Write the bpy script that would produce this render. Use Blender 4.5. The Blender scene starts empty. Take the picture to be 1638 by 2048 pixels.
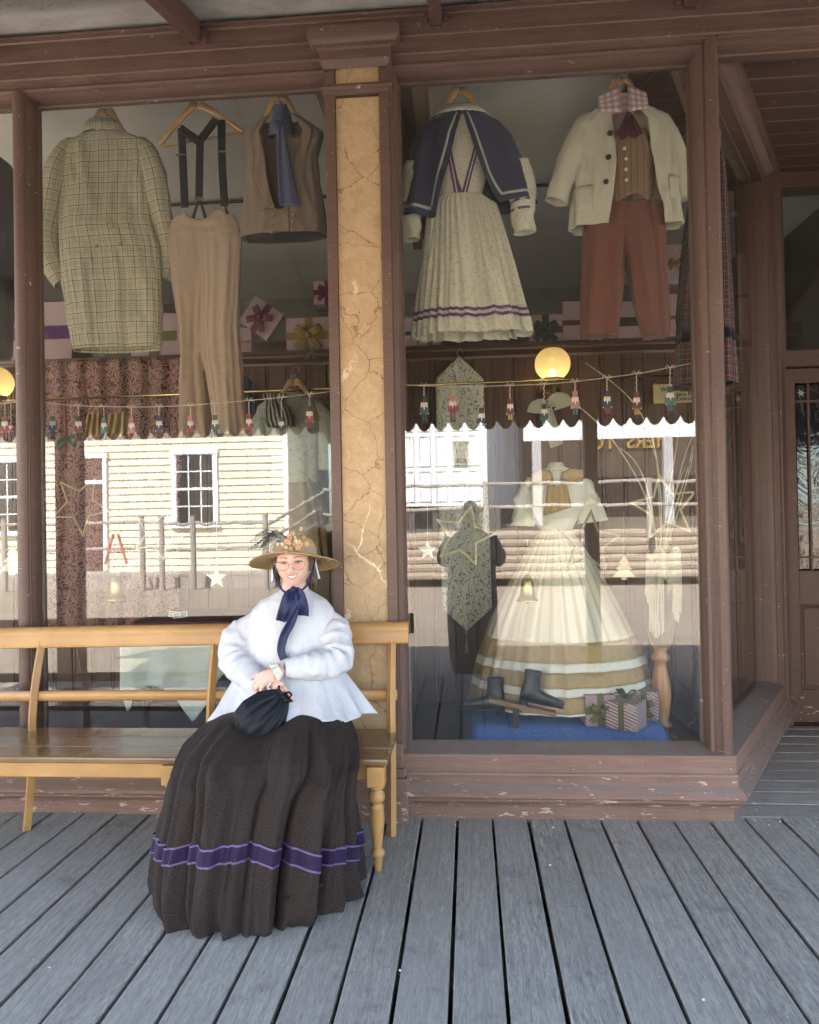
import bpy, bmesh, math, random
from mathutils import Vector, Matrix, noise, Euler
random.seed(7)
S = bpy.context.scene
COL = S.collection
V = Vector
# ------------------------------------------------------------ camera
yaw, pitch, roll = math.atan(118/1490), 0.0117, 0.018
CAM = V((0.0, -3.56, 1.42))
fwd = V((-math.sin(yaw)*math.cos(pitch), math.cos(yaw)*math.cos(pitch), math.sin(pitch)))
r0 = V((math.cos(yaw), math.sin(yaw), 0)); u0 = r0.cross(fwd)
rgt = r0*math.cos(roll) - u0*math.sin(roll); upv = u0*math.cos(roll) + r0*math.sin(roll)
cd = bpy.data.cameras.new('camera'); cam = bpy.data.objects.new('camera', cd); COL.objects.link(cam)
cam.matrix_world = Matrix(((rgt.x, upv.x, -fwd.x, CAM.x), (rgt.y, upv.y, -fwd.y, CAM.y), (rgt.z, upv.z, -fwd.z, CAM.z), (0, 0, 0, 1)))
cd.sensor_fit = 'HORIZONTAL'; cd.sensor_width = 36; cd.lens = 1490/1638*36
cd.clip_start = 0.05; cd.clip_end = 2000
S.camera = cam
def at(px, py, Y):
    d = fwd + rgt*((px-819)/1490) - upv*((py-1024)/1490)
    return CAM + d*((Y-CAM.y)/d.y)
def atz(px, py, Z):
    d = fwd + rgt*((px-819)/1490) - upv*((py-1024)/1490)
    return CAM + d*((Z-CAM.z)/d.z)
# ------------------------------------------------------------ sky, sun, exposure
SUN_EL, SUN_AZ = math.radians(47), math.radians(-22)      # azimuth measured from +Y (behind the shop) towards +X
W = bpy.data.worlds.new('World'); S.world = W; W.use_nodes = True
wn = W.node_tree.nodes; wn.clear()
sky = wn.new('ShaderNodeTexSky'); sky.sky_type = 'NISHITA'; sky.sun_disc = False
sky.sun_elevation = SUN_EL; sky.sun_rotation = SUN_AZ; sky.air_density = 1.0; sky.dust_density = 1.5
bg = wn.new('ShaderNodeBackground'); bg.inputs[1].default_value = 0.15
wo = wn.new('ShaderNodeOutputWorld')
W.node_tree.links.new(sky.outputs[0], bg.inputs[0]); W.node_tree.links.new(bg.outputs[0], wo.inputs[0])
sl = bpy.data.lights.new('sun', 'SUN'); sl.energy = 5.0; sl.angle = math.radians(0.5); sl.color = (1.0, 0.95, 0.86)
so = bpy.data.objects.new('sun', sl); COL.objects.link(so)
sdir = V((math.sin(SUN_AZ)*math.cos(SUN_EL), math.cos(SUN_AZ)*math.cos(SUN_EL), math.sin(SUN_EL)))
so.rotation_euler = sdir.to_track_quat('Z', 'Y').to_euler(); so.location = (0, 0, 30)
S.view_settings.view_transform = 'Standard'; S.view_settings.look = 'None'
S.view_settings.gamma = 1.0; S.view_settings.use_curve_mapping = False
S.view_settings.exposure = 3.2
S.cycles.caustics_reflective = False; S.cycles.caustics_refractive = False
S.cycles.max_bounces = 6; S.cycles.diffuse_bounces = 4; S.cycles.glossy_bounces = 3; S.cycles.transparent_max_bounces = 8

# ------------------------------------------------------------ geometry helpers
ORG = {}
def link(o, parent=None):
    COL.objects.link(o)
    if parent is not None: o.parent = parent
    return o
def tag(o, label=None, cat=None, group=None, kind=None):
    if label: o['label'] = label
    if cat: o['category'] = cat
    if group: o['group'] = group
    if kind: o['kind'] = kind
    return o
def thing(name, loc, label=None, cat=None, group=None, kind=None):
    o = bpy.data.objects.new(name, None); o.empty_display_size = 0.1
    o.location = loc; link(o); ORG[o.name] = V(loc)
    return tag(o, label, cat, group, kind)
class G:
    def __init__(s): s.v = []; s.f = []; s.uv = []; s.mi = []; s.m = 0
    def add(s, vs, fs, uvs=None):
        b = len(s.v); s.v += [V(p) for p in vs]
        for i, f in enumerate(fs):
            s.f.append([b+k for k in f]); s.mi.append(s.m)
            s.uv.append(uvs[i] if uvs else None)
        return s
    def box(s, x0, x1, y0, y1, z0, z1):
        return s.add([(x0,y0,z0),(x1,y0,z0),(x1,y1,z0),(x0,y1,z0),(x0,y0,z1),(x1,y0,z1),(x1,y1,z1),(x0,y1,z1)],
            [(0,3,2,1),(4,5,6,7),(0,1,5,4),(1,2,6,5),(2,3,7,6),(3,0,4,7)])
    def obox(s, c, size, rot=(0,0,0)):
        R = Euler(rot).to_matrix(); h = V(size)/2; c = V(c)
        vs = [c + R @ V((h.x*a, h.y*b, h.z*d)) for a, b, d in ((-1,-1,-1),(1,-1,-1),(1,1,-1),(-1,1,-1),(-1,-1,1),(1,-1,1),(1,1,1),(-1,1,1))]
        return s.add(vs, [(0,3,2,1),(4,5,6,7),(0,1,5,4),(1,2,6,5),(2,3,7,6),(3,0,4,7)])
    def loft(s, rings, closed=True, cap0=False, cap1=False, uvo=(0,0)):
        n = len(rings[0]); b = len(s.v)
        for r in rings: s.v += [V(p) for p in r]
        m = n if closed else n-1
        # metre uvs
        us = [0.0]
        mid = rings[len(rings)//2]
        for k in range(m): us.append(us[-1] + (V(mid[(k+1) % n]) - V(mid[k])).length)
        vv = [0.0]
        for i in range(1, len(rings)):
            vv.append(vv[-1] + sum((V(rings[i][k])-V(rings[i-1][k])).length for k in range(0, n, max(1, n//8)))/len(range(0, n, max(1, n//8))))
        for i in range(len(rings)-1):
            for k in range(m):
                k2 = (k+1) % n
                s.f.append([b+i*n+k, b+i*n+k2, b+(i+1)*n+k2, b+(i+1)*n+k]); s.mi.append(s.m)
                s.uv.append([(uvo[0]+us[k], uvo[1]+vv[i]), (uvo[0]+us[k+1], uvo[1]+vv[i]), (uvo[0]+us[k+1], uvo[1]+vv[i+1]), (uvo[0]+us[k], uvo[1]+vv[i+1])])
        if cap0: s.f.append([b+k for k in range(n)][::-1]); s.mi.append(s.m); s.uv.append(None)
        if cap1: s.f.append([b+(len(rings)-1)*n+k for k in range(n)]); s.mi.append(s.m); s.uv.append(None)
        return s
    def tube(s, pts, r, n=8, cap=True, flat=1.0, up=None):
        pts = [V(p) for p in pts]; rings = []
        T0 = (pts[1]-pts[0]).normalized()
        ref = V(up) if up else (V((0,0,1)) if abs(T0.z) < .9 else V((0,1,0)))
        N = (ref - T0*ref.dot(T0)).normalized()
        for i, p in enumerate(pts):
            T = (pts[min(i+1, len(pts)-1)] - pts[max(i-1, 0)]).normalized()
            N = (N - T*N.dot(T)).normalized(); B = T.cross(N)
            rr = r[i] if isinstance(r, (list, tuple)) else r
            ra, rb = rr if isinstance(rr, (list, tuple)) else (rr, rr*flat)
            rings.append([p + B*(ra*math.cos(2*math.pi*k/n)) + N*(rb*math.sin(2*math.pi*k/n)) for k in range(n)])
        return s.loft(rings, True, cap, cap)
    def lathe(s, prof, c=(0,0,0), n=24, axis=None, cap=False):
        R = axis if axis is not None else Matrix.Identity(3); c = V(c)
        rings = [[c + R @ V((r*math.cos(2*math.pi*k/n), r*math.sin(2*math.pi*k/n), z)) for k in range(n)] for r, z in prof]
        return s.loft(rings, True, cap, cap)
    def ball(s, c, r, n=12, m=8, R=None):
        r = r if isinstance(r, (list, tuple)) else (r, r, r); R = R or Matrix.Identity(3)
        rings = []
        for i in range(m+1):
            ph = -math.pi/2 + math.pi*i/m
            cr = max(math.cos(ph), .02)
            rings.append([V(c) + R @ V((r[0]*cr*math.cos(2*math.pi*k/n), r[1]*cr*math.sin(2*math.pi*k/n), r[2]*math.sin(ph))) for k in range(n)])
        return s.loft(rings, True, True, True)
    def sweep(s, prof, path, closed=False):
        """profile of (out, z) swept along a plan path; out is to the right of the path"""
        P2 = [V((p[0], p[1])) for p in path]; n = len(P2); rings = []
        for i in range(n):
            ds = []
            if i > 0: ds.append((P2[i]-P2[i-1]).normalized())
            if i < n-1: ds.append((P2[i+1]-P2[i]).normalized())
            ns = [V((d.y, -d.x)) for d in ds]
            m = ns[0] if len(ns) == 1 else (ns[0]+ns[1])/(1+ns[0].dot(ns[1]))
            rings.append([V((P2[i].x+m.x*o, P2[i].y+m.y*o, z)) for o, z in prof])
        return s.loft(rings, False)
    def frame(s, prof, x0, x1, z0, z1, y0=0.0, mat=None):
        """profile (inset, depth y) swept round a rectangle in the XZ plane, mitred corners"""
        cs = [(x0, z0, 1, 1), (x1, z0, -1, 1), (x1, z1, -1, -1), (x0, z1, 1, -1)]
        rings = [[V((x+sx*o, y0+y, z+sz*o)) for o, y in prof] for x, z, sx, sz in cs]; rings.append(rings[0])
        if mat: rings = [[mat @ p for p in r] for r in rings]
        return s.loft(rings, False)
    def build(s, name, mat, parent=None, smooth=False, loc=None, bevel=0.0, solid=0.0, sub=0, world=True, thick_off=0.0, auto=None):
        org = V((0,0,0))
        if parent is not None and world: org = ORG.get(parent.name, V((0,0,0)))
        if loc is not None and parent is None: org = V(loc)
        me = bpy.data.meshes.new(name)
        me.from_pydata([tuple(p-org) for p in s.v], [], s.f)
        if any(u is not None for u in s.uv):
            ul = me.uv_layers.new(name='UVMap'); li = 0; data = []
            for f, u in zip(s.f, s.uv):
                for k in range(len(f)):
                    data += list(u[k]) if u else [0.0, 0.0]
            ul.data.foreach_set('uv', data)
        mats = mat if isinstance(mat, (list, tuple)) else [mat]
        for m in mats: me.materials.append(m)
        if len(mats) > 1: me.polygons.foreach_set('material_index', s.mi)
        if smooth: me.polygons.foreach_set('use_smooth', [True]*len(me.polygons))
        if auto:
            me.polygons.foreach_set('use_smooth', [True]*len(me.polygons)); me.set_sharp_from_angle(angle=math.radians(auto))
        me.validate()
        o = bpy.data.objects.new(name, me); link(o, parent)
        ORG[o.name] = org
        if parent is None and loc is not None: o.location = loc
        if solid:
            md = o.modifiers.new('solid', 'SOLIDIFY'); md.thickness = solid; md.offset = thick_off
        if sub:
            md = o.modifiers.new('sub', 'SUBSURF'); md.levels = sub; md.render_levels = sub
        if bevel:
            md = o.modifiers.new('bevel', 'BEVEL'); md.width = bevel; md.segments = 2; md.limit_method = 'ANGLE'; md.harden_normals = False
        return o
def ribbon(g, pts, width, side, n_across=4, taper=None, curl=0.0):
    """flat strip along pts, width vector direction side (a vector or a list)"""
    pts = [V(p) for p in pts]; rings = []
    for i, p in enumerate(pts):
        sd = V(side[i] if isinstance(side, list) else side).normalized()
        w = width*(taper[i] if taper else 1)
        T = (pts[min(i+1, len(pts)-1)] - pts[max(i-1, 0)]).normalized(); nn = T.cross(sd)
        rings.append([p + sd*(w*(k/n_across-.5)) + nn*(curl*math.sin(math.pi*k/n_across)) for k in range(n_across+1)])
    g.loft(rings, False); return g
def smooth_path(pts, n):
    """Catmull-Rom through points"""
    pts = [V(p) for p in pts]; out = []
    m = len(pts)-1
    for i in range(n+1):
        t = i/n*m; k = min(int(t), m-1); f = t-k
        p0, p1, p2, p3 = pts[max(k-1,0)], pts[k], pts[k+1], pts[min(k+2, m)]
        out.append(0.5*((2*p1) + (p2-p0)*f + (2*p0-5*p1+4*p2-p3)*f*f + (3*p1-p0-3*p2+p3)*f**3))
    return out
def interp(tab, t):
    """piecewise linear (smoothstep free) interpolation in [(t, a, b...)]"""
    if t <= tab[0][0]: return list(tab[0][1:])
    for a, b in zip(tab, tab[1:]):
        if t <= b[0]:
            f = (t-a[0])/(b[0]-a[0]); return [x+(y-x)*f for x, y in zip(a[1:], b[1:])]
    return list(tab[-1][1:])
def nz(x, y=0.0, z=0.0): return noise.noise(V((x, y, z)))
def rg(x, y=0.0, z=0.0): return 1-2.6*abs(noise.noise(V((x, y, z))))

# ------------------------------------------------------------ material helpers
class N:
    def __init__(s, name):
        s.m = bpy.data.materials.new(name); s.m.use_nodes = True; s.t = s.m.node_tree; s.n = s.t.nodes
        s.p = s.n['Principled BSDF']; s.out = s.n['Material Output']
    def new(s, k, **kw):
        x = s.n.new(k)
        for a, b in kw.items(): setattr(x, a, b)
        return x
    def L(s, a, b): s.t.links.new(a, b)
    def put(s, sock, v):
        if isinstance(v, (int, float)): sock.default_value = v
        elif isinstance(v, (tuple, list)):
            sock.default_value = tuple(v) + ((1.0,) if len(v) == 3 and len(sock.default_value) == 4 else ())
        else: s.L(v, sock)
    def math(s, op, a, b=None, clamp=False):
        x = s.new('ShaderNodeMath', operation=op); x.use_clamp = clamp; s.put(x.inputs[0], a)
        if b is not None: s.put(x.inputs[1], b)
        return x.outputs[0]
    def mix(s, f, a, b, mode='MIX'):
        x = s.new('ShaderNodeMix', data_type='RGBA', blend_type=mode); s.put(x.inputs[0], f); s.put(x.inputs[6], a); s.put(x.inputs[7], b)
        return x.outputs[2]
    def coord(s, kind='Object', scale=(1,1,1), loc=None, rot=(0,0,0), rnd=False):
        c = s.new('ShaderNodeTexCoord').outputs[kind]
        m = s.new('ShaderNodeMapping'); s.L(c, m.inputs[0]); m.inputs[3].default_value = scale; m.inputs[2].default_value = rot
        if loc: m.inputs[1].default_value = loc
        if rnd:
            oi = s.new('ShaderNodeObjectInfo').outputs['Random']
            v = s.new('ShaderNodeVectorMath', operation='SCALE'); v.inputs[0].default_value = (37.0, 91.0, 53.0); s.L(oi, v.inputs['Scale'])
            s.L(v.outputs[0], m.inputs[1])
        return m.outputs[0]
    def noise(s, vec, scale=5, detail=4, rough=.55, dist=0.0, out=0):
        x = s.new('ShaderNodeTexNoise'); s.L(vec, x.inputs['Vector']); x.inputs['Scale'].default_value = scale
        x.inputs['Detail'].default_value = detail; x.inputs['Roughness'].default_value = rough; x.inputs['Distortion'].default_value = dist
        return x.outputs[out]
    def voronoi(s, vec, scale=5, feature='F1', out=0, rand=1.0):
        x = s.new('ShaderNodeTexVoronoi', feature=feature); s.L(vec, x.inputs['Vector']); x.inputs['Scale'].default_value = scale
        x.inputs['Randomness'].default_value = rand
        return x.outputs[out]
    def wave(s, vec, scale=5, dist=2, detail=2, dscale=1.0, typ='BANDS', direction='X'):
        x = s.new('ShaderNodeTexWave', wave_type=typ); s.L(vec, x.inputs['Vector']); x.inputs['Scale'].default_value = scale
        if typ == 'BANDS': x.bands_direction = direction
        x.inputs['Distortion'].default_value = dist; x.inputs['Detail'].default_value = detail; x.inputs['Detail Scale'].default_value = dscale
        return x.outputs[1]
    def ramp(s, f, stops, interp='LINEAR'):
        x = s.new('ShaderNodeValToRGB'); x.color_ramp.interpolation = interp; s.L(f, x.inputs[0])
        e = x.color_ramp.elements
        while len(e) < len(stops): e.new(0.5)
        for k, (p, c) in enumerate(stops):
            e[k].position = p; e[k].color = (c, c, c, 1) if isinstance(c, (int, float)) else tuple(c)+(1,)
        return x.outputs[0]
    def sep(s, vec):
        x = s.new('ShaderNodeSeparateXYZ'); s.L(vec, x.inputs[0]); return x.outputs
    def stripe(s, u, period, off, width):
        """1 inside a stripe of given width (fraction of the period)"""
        return s.math('LESS_THAN', s.math('FRACT', s.math('ADD', s.math('DIVIDE', u, period), 100+off)), width)
    def bump(s, h, strength=.3, dist=.01, prev=None):
        b = s.new('ShaderNodeBump'); s.L(h, b.inputs['Height']); b.inputs['Strength'].default_value = strength; b.inputs['Distance'].default_value = dist
        if prev is not None: s.L(prev, b.inputs['Normal'])
        return b.outputs[0]
    def random(s): return s.new('ShaderNodeObjectInfo').outputs['Random']
    def finish(s, col, rough=.6, spec=.5, metal=0.0, normal=None, coat=0.0, sheen=0.0, emis=None, estr=0.0, alpha=None, trans=0.0, sss=0.0):
        p = s.p; s.put(p.inputs['Base Color'], col); s.put(p.inputs['Roughness'], rough); s.put(p.inputs['Metallic'], metal)
        s.put(p.inputs['Specular IOR Level'], spec); p.inputs['Coat Weight'].default_value = coat; p.inputs['Coat Roughness'].default_value = .15
        p.inputs['Sheen Weight'].default_value = sheen
        if sss: p.inputs['Subsurface Weight'].default_value = sss; p.inputs['Subsurface Radius'].default_value = (.012, .004, .002)
        if normal is not None: s.L(normal, p.inputs['Normal'])
        if emis is not None: s.put(p.inputs['Emission Color'], emis); p.inputs['Emission Strength'].default_value = estr
        if trans: p.inputs['Transmission Weight'].default_value = trans
        return s.m
MATS = {}
def plain(name, col, rough=.6, var=.15, scale=8.0, bumpy=.15, bscale=60.0, metal=0.0, spec=.5, coat=0.0, coordk='Object', sheen=0.0, sss=0.0):
    if name in MATS: return MATS[name]
    n = N(name); c = n.coord(coordk)
    f = n.noise(c, scale, 5, .6)
    lo = tuple(x*(1-var) for x in col); hi = tuple(min(1, x*(1+var)) for x in col)
    cc = n.mix(n.ramp(f, [(.3, 0.0), (.7, 1.0)]), lo, hi)
    nm = n.bump(n.noise(c, bscale, 3, .6), bumpy, .004) if bumpy else None
    MATS[name] = n.finish(cc, rough, spec, metal, nm, coat, sheen, sss=sss); return MATS[name]
def brown_paint(name='brown_paint', k=1.0):
    n = N(name); c = n.coord('Object'); g = n.new('ShaderNodeNewGeometry')
    f = n.noise(c, 3, 6, .6); base = n.mix(n.ramp(f, [(.3, 0.0), (.75, 1.0)]), (.090, .050, .037), (.132, .075, .056))
    # brush streaks
    st = n.noise(n.coord('Object', (1.5, 60, 60)), 4, 3, .6)
    base = n.mix(n.ramp(st, [(.42, 0.0), (.75, .5)]), base, (.19, .122, .095))
    if k != 1.0: base = n.mix(1.0, base, (k, k*1.02, k*1.02), 'MULTIPLY')
    # settled dust on ledges
    up = n.sep(g.outputs['Normal'])[2]
    dn = n.noise(c, 14, 5, .65)
    dust = n.math('MULTIPLY', n.ramp(up, [(.55, 0.0), (.8, 1.0)]), n.ramp(dn, [(.25, .15), (.65, .9)]))
    base = n.mix(dust, base, (.21, .185, .165))
    # chips down to the bare primer, on the low mouldings
    z = n.sep(n.new('ShaderNodeNewGeometry').outputs['Position'])[2]
    low = n.ramp(z, [(.10, 1.0), (.30, .35)])
    chipn = n.noise(n.coord('Object', (14, 30, 45)), 1.0, 5, .62)
    thr = n.math('SUBTRACT', chipn, n.math('MULTIPLY', n.math('SUBTRACT', 1.0, low), .12))
    chip = n.ramp(thr, [(.605, 0.0), (.625, 1.0)])
    base = n.mix(chip, base, (.46, .37, .29))
    fleck = n.ramp(n.noise(c, 70, 2, .5), [(.73, 0.0), (.76, .7)])
    base = n.mix(fleck, base, (.38, .33, .28))
    h = n.math('ADD', n.math('MULTIPLY', st, .5), n.math('MULTIPLY', chip, -.8))
    nm = n.bump(h, .25, .004)
    return n.finish(base, n.ramp(f, [(.3, .42), (.7, .62)]), .45, 0, nm)
def deck_wood(name='weathered_deck_wood', rz=0.0):
    n = N(name); _c = n.coord; n.coord = lambda kind='Object', scale=(1,1,1), **k: _c(kind, (scale[1], scale[0], scale[2]) if rz else scale, **k)
    c = n.coord('Object', (1, 1, 1), rnd=True)
    long = n.coord('Object', (58, 5.0, 16), rnd=True)
    g1 = n.noise(long, 1.6, 8, .62, .6); g2 = n.noise(n.coord('Object', (190, 17, 50), rnd=True), 1.5, 5, .65)
    knots = n.wave(n.coord('Object', (6, .35, 2), rnd=True), 1.4, 9, 3, 1.6)
    pat = n.noise(c, 2.2, 5, .6)
    col = n.mix(n.ramp(g1, [(.28, 0.0), (.72, 1.0)]), (.32, .282, .235), (.68, .612, .52))
    col = n.mix(n.ramp(g2, [(.30, .85), (.52, 0.0)]), col, (.06, .052, .044))
    col = n.mix(n.ramp(knots, [(.80, 0.0), (1.0, .30)]), col, (.14, .13, .125))
    col = n.mix(n.ramp(pat, [(.42, 0.0), (.72, .5)]), col, (.215, .185, .155))
    col = n.mix(n.ramp(n.noise(c, 1.1, 3, .5), [(.5, 0.0), (.75, .35)]), col, (.46, .42, .36))
    rd = n.random(); col = n.mix(n.math('MULTIPLY', rd, .45), col, (.44, .40, .345)); col = n.mix(n.math('MULTIPLY', n.math('FRACT', n.math('MULTIPLY', rd, 7.31)), .40), col, (.25, .224, .19))
    col = n.mix(n.ramp(n.noise(c, 6, 6, .7), [(.58, 0.0), (.70, .45)]), col, (.16, .14, .12))
    h = n.math('ADD', n.math('MULTIPLY', g2, 1.0), n.math('MULTIPLY', g1, .8))
    return n.finish(col, .8, .25, 0, n.bump(h, .55, .004))
def ochre_paint(name, glossy=False):
    n = N(name); c = n.coord('Object'); f = n.noise(c, 5, 5, .6)
    st = n.noise(n.coord('Object', (2.0, 70, 70)), 3, 4, .6)
    col = n.mix(n.ramp(f, [(.3, 0.0), (.7, 1.0)]), (.38, .195, .06), (.49, .275, .095))
    col = n.mix(n.ramp(st, [(.5, 0.0), (.85, .25)]), col, (.56, .35, .15))
    col = n.mix(n.ramp(n.noise(c, 26, 4, .7), [(.66, 0.0), (.74, .6)]), col, (.20, .115, .05))
    return n.finish(col, .24 if glossy else .42, .5, 0, n.bump(st, .25, .003), .3 if glossy else .1)
def seat_varnish():
    n = N('worn_seat_varnish'); c = n.coord('Object'); st = n.noise(n.coord('Object', (1.3, 30, 30)), 3, 6, .6)
    col = n.mix(n.ramp(st, [(.3, 0.0), (.7, 1.0)]), (.16, .085, .03), (.30, .175, .065))
    col = n.mix(n.ramp(n.noise(c, 4, 5, .6), [(.5, 0.0), (.7, .6)]), col, (.12, .075, .04))
    return n.finish(col, n.ramp(n.noise(c, 7, 4, .6), [(.3, .14), (.7, .3)]), .6, 0, n.bump(st, .12, .003), .5)
def marble_paint():
    n = N('marbled_ochre_paint'); c = n.coord('Object')
    f = n.noise(c, 7, 8, .68, 1.2); f2 = n.noise(c, 45, 6, .7, 2.0)
    col = n.mix(n.ramp(f, [(.28, 0.0), (.72, 1.0)]), (.37, .235, .115), (.51, .355, .19))
    col = n.mix(n.ramp(f2, [(.45, 0.0), (.68, .55)]), col, (.57, .44, .29))
    wc = n.mix(.12, c, n.noise(c, 5, 5, .65, 0, 1), 'ADD')
    e = n.voronoi(wc, 4.6, 'DISTANCE_TO_EDGE'); ww = n.noise(c, 2.5, 2)
    vein = n.math('MULTIPLY', n.ramp(e, [(.0015, 1.0), (.012, 0.0)]), n.ramp(ww, [(.34, 0.0), (.46, 1.0)]))
    col = n.mix(n.math('MULTIPLY', vein, .85), col, (.15, .075, .045))
    wc2 = n.mix(.16, n.coord('Object', (1, 1, .8), (3.3, 1.2, 5.1)), n.noise(c, 6, 5, .65, 0, 1), 'ADD')
    e2 = n.voronoi(wc2, 2.3, 'DISTANCE_TO_EDGE')
    v2 = n.math('MULTIPLY', n.ramp(e2, [(.003, 1.0), (.013, 0.0)]), n.ramp(n.noise(c, 3.1, 2), [(.52, 0.0), (.60, .9)]))
    col = n.mix(v2, col, (.80, .68, .48))
    return n.finish(col, .5, .4, 0, n.bump(f2, .12, .003))
def glass_mat(name='shop_window_glass', ior=1.82, wob=.006):
    n = N(name); fr = n.new('ShaderNodeFresnel'); n.L(n.math('ADD', ior, n.math('MULTIPLY', n.new('ShaderNodeNewGeometry').outputs['Backfacing'], 1/ior-ior)), fr.inputs[0])
    tr = n.new('ShaderNodeBsdfTransparent'); tr.inputs[0].default_value = (.93, .95, .93, 1)
    gl = n.new('ShaderNodeBsdfGlossy'); gl.inputs['Roughness'].default_value = 0.0; gl.inputs[0].default_value = (1, 1, 1, 1)
    b = n.bump(n.noise(n.coord('Object'), 1.3, 2, .4), wob, .05); n.L(b, gl.inputs['Normal'])
    mx = n.new('ShaderNodeMixShader'); n.L(fr.outputs[0], mx.inputs[0]); n.L(tr.outputs[0], mx.inputs[1]); n.L(gl.outputs[0], mx.inputs[2])
    # faint dust film
    df = n.new('ShaderNodeBsdfDiffuse'); df.inputs[0].default_value = (.6, .58, .52, 1)
    m2 = n.new('ShaderNodeMixShader'); n.L(n.ramp(n.noise(n.coord('Object'), 9, 6, .7), [(.35, .008), (.8, .026)]), m2.inputs[0])
    n.L(mx.outputs[0], m2.inputs[1]); n.L(df.outputs[0], m2.inputs[2]); n.L(m2.outputs[0], n.out.inputs[0])
    return n.m
def wood(name, c1, c2, rough=.45, axis='Z', coat=0.0, scale=1.0):
    if name in MATS: return MATS[name]
    n = N(name); sc = {'X': (1.2, 22, 22), 'Y': (22, 1.2, 22), 'Z': (22, 22, 1.2)}[axis]
    f = n.noise(n.coord('Object', tuple(x*scale for x in sc), rnd=True), 2, 7, .62, .5)
    col = n.mix(n.ramp(f, [(.3, 0.0), (.7, 1.0)]), c1, c2)
    col = n.mix(n.math('MULTIPLY', n.random(), .25), col, tuple(x*.6 for x in c1))
    MATS[name] = n.finish(col, rough, .4, 0, n.bump(f, .15, .003), coat); return MATS[name]
def cloth(name, c1, c2=None, scale=90.0, rough=.85, mott=.12, bumpy=.25, sheen=.15, coordk='UV', wr=6.0, wrs=.25):
    """woven cloth: fine thread mottling, soft creases"""
    if name in MATS: return MATS[name]
    c2 = c2 or tuple(x*(1-mott*1.5) for x in c1)
    n = N(name); c = n.coord(coordk)
    f = n.noise(c, scale, 4, .7); g = n.noise(c, scale*.12, 4, .6)
    col = n.mix(n.ramp(f, [(.35, 0.0), (.65, 1.0)]), c2, c1)
    col = n.mix(n.math('MULTIPLY', g, mott), col, tuple(x*.5 for x in c1))
    nm = n.bump(n.noise(c, wr, 4, .55, .8), wrs, .03); nm = n.bump(f, bumpy, .002, nm)
    MATS[name] = n.finish(col, rough, .2, 0, nm, 0, sheen); return MATS[name]
BP = brown_paint(); BPF = brown_paint('faded_and_lit_brown_paint', 1.75); DECK = deck_wood(); DECKX = deck_wood('weathered_recess_wood', math.pi/2); OCH = ochre_paint('ochre_bench_paint'); SEAT = seat_varnish(); MARB = marble_paint(); GLASS = glass_mat()  # BPF: lighter brown for fading plus brighter light near the ground, in its colour
# ============================================================ GROUND AND STREET
def ground_mat():
    n = N('gravel_street'); c = n.coord('Object')
    f = n.noise(c, .35, 6, .6); p = n.noise(c, 18, 5, .75)
    col = n.mix(n.ramp(f, [(.3, 0.0), (.7, 1.0)]), (.36, .30, .235), (.46, .395, .32))
    col = n.mix(n.ramp(p, [(.35, .55), (.6, 0.0)]), col, (.22, .18, .145))
    tr = n.wave(n.coord('Object', (.03, 1, 1)), .35, 3, 3, 1.2, 'BANDS', 'Y')
    col = n.mix(n.ramp(tr, [(.6, 0.0), (.95, .35)]), col, (.27, .23, .18))
    return n.finish(col, .95, .2, 0, n.bump(p, .6, .03))
g = G(); g.add([(-300,-300,-.25),(300,-300,-.25),(300,300,-.25),(-300,300,-.25)], [(0,1,2,3)])
tag(g.build('ground', ground_mat()), 'pale gravel street in the sun', 'street', kind='structure')

# ============================================================ DECK
deck = thing('deck', (0,0,0), 'weathered grey timber boardwalk in front of the shop', 'boardwalk', kind='structure')
PITCH = .1675; GAP = .014; XG = -.248
def board_mesh(name, L, w, axis, mat=None):
    g = G(); c = .003
    pr = [(-w/2, -.03), (w/2, -.03), (w/2, -c), (w/2-c, 0), (-w/2+c, 0), (-w/2, -c)]
    if axis == 'Y': rings = [[V((x, y, z)) for x, z in pr] for y in (-L/2, L/2)]
    else: rings = [[V((y, x, z)) for x, z in pr] for y in (L/2, -L/2)]
    for r in rings: r.reverse()
    g.loft(rings, True, True, True); me = g.build(name, mat or DECK).data
    return me
def place_boards(names, me0, posns, name):
    for i, (p, rz) in enumerate(posns):
        o = bpy.data.objects.new(name, me0); o.location = p; o.rotation_euler = rz; link(o, names)
tmp = board_mesh('deck_board', 3.20, PITCH-GAP, 'Y'); bpy.data.objects.remove(bpy.data.objects['deck_board'])
pos = []
for k in range(-29, 31):
    x = XG + PITCH*(k+.5)
    pos.append(((x+random.uniform(-.0012,.0012), -1.53+random.uniform(-.005,.005), random.uniform(-.0025,.0015)), (0, random.uniform(-.006,.006), random.uniform(-.0006,.0006))))
place_boards(deck, tmp, pos, 'deck_board')
tmp = board_mesh('recess_board', 3.4, .1585, 'X', DECKX); bpy.data.objects.remove(bpy.data.objects['recess_board'])
place_boards(deck, tmp, [((2.95+random.uniform(-.01,.01), .155+.1655*k, -.0015+random.uniform(-.0015,.001)), (random.uniform(-.006,.006), 0, 0)) for k in range(11)], 'deck_board')
g = G()
for y in (-3.02, -2.4, -1.8, -1.2, -.6, -.05): g.box(-5.1, 4.9, y-.03, y+.03, -.16, -.034)
g.build('joist', plain('old_joist_wood', (.07, .06, .05)), deck)
g = G()
for k in range(-29, 31):
    for y in (-2.4, -1.8, -1.2, -.6, -.12):
        for s in (-1, 1):
            x = XG + PITCH*(k+.5) + s*.052 + random.uniform(-.006,.006); yy = y+random.uniform(-.008,.008)
            a = random.uniform(0, 3)
            g.add([(x+.0045*math.cos(a+q*math.pi/3), yy+.0045*math.sin(a+q*math.pi/3), .0022) for q in range(6)], [tuple(range(6))])
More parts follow.
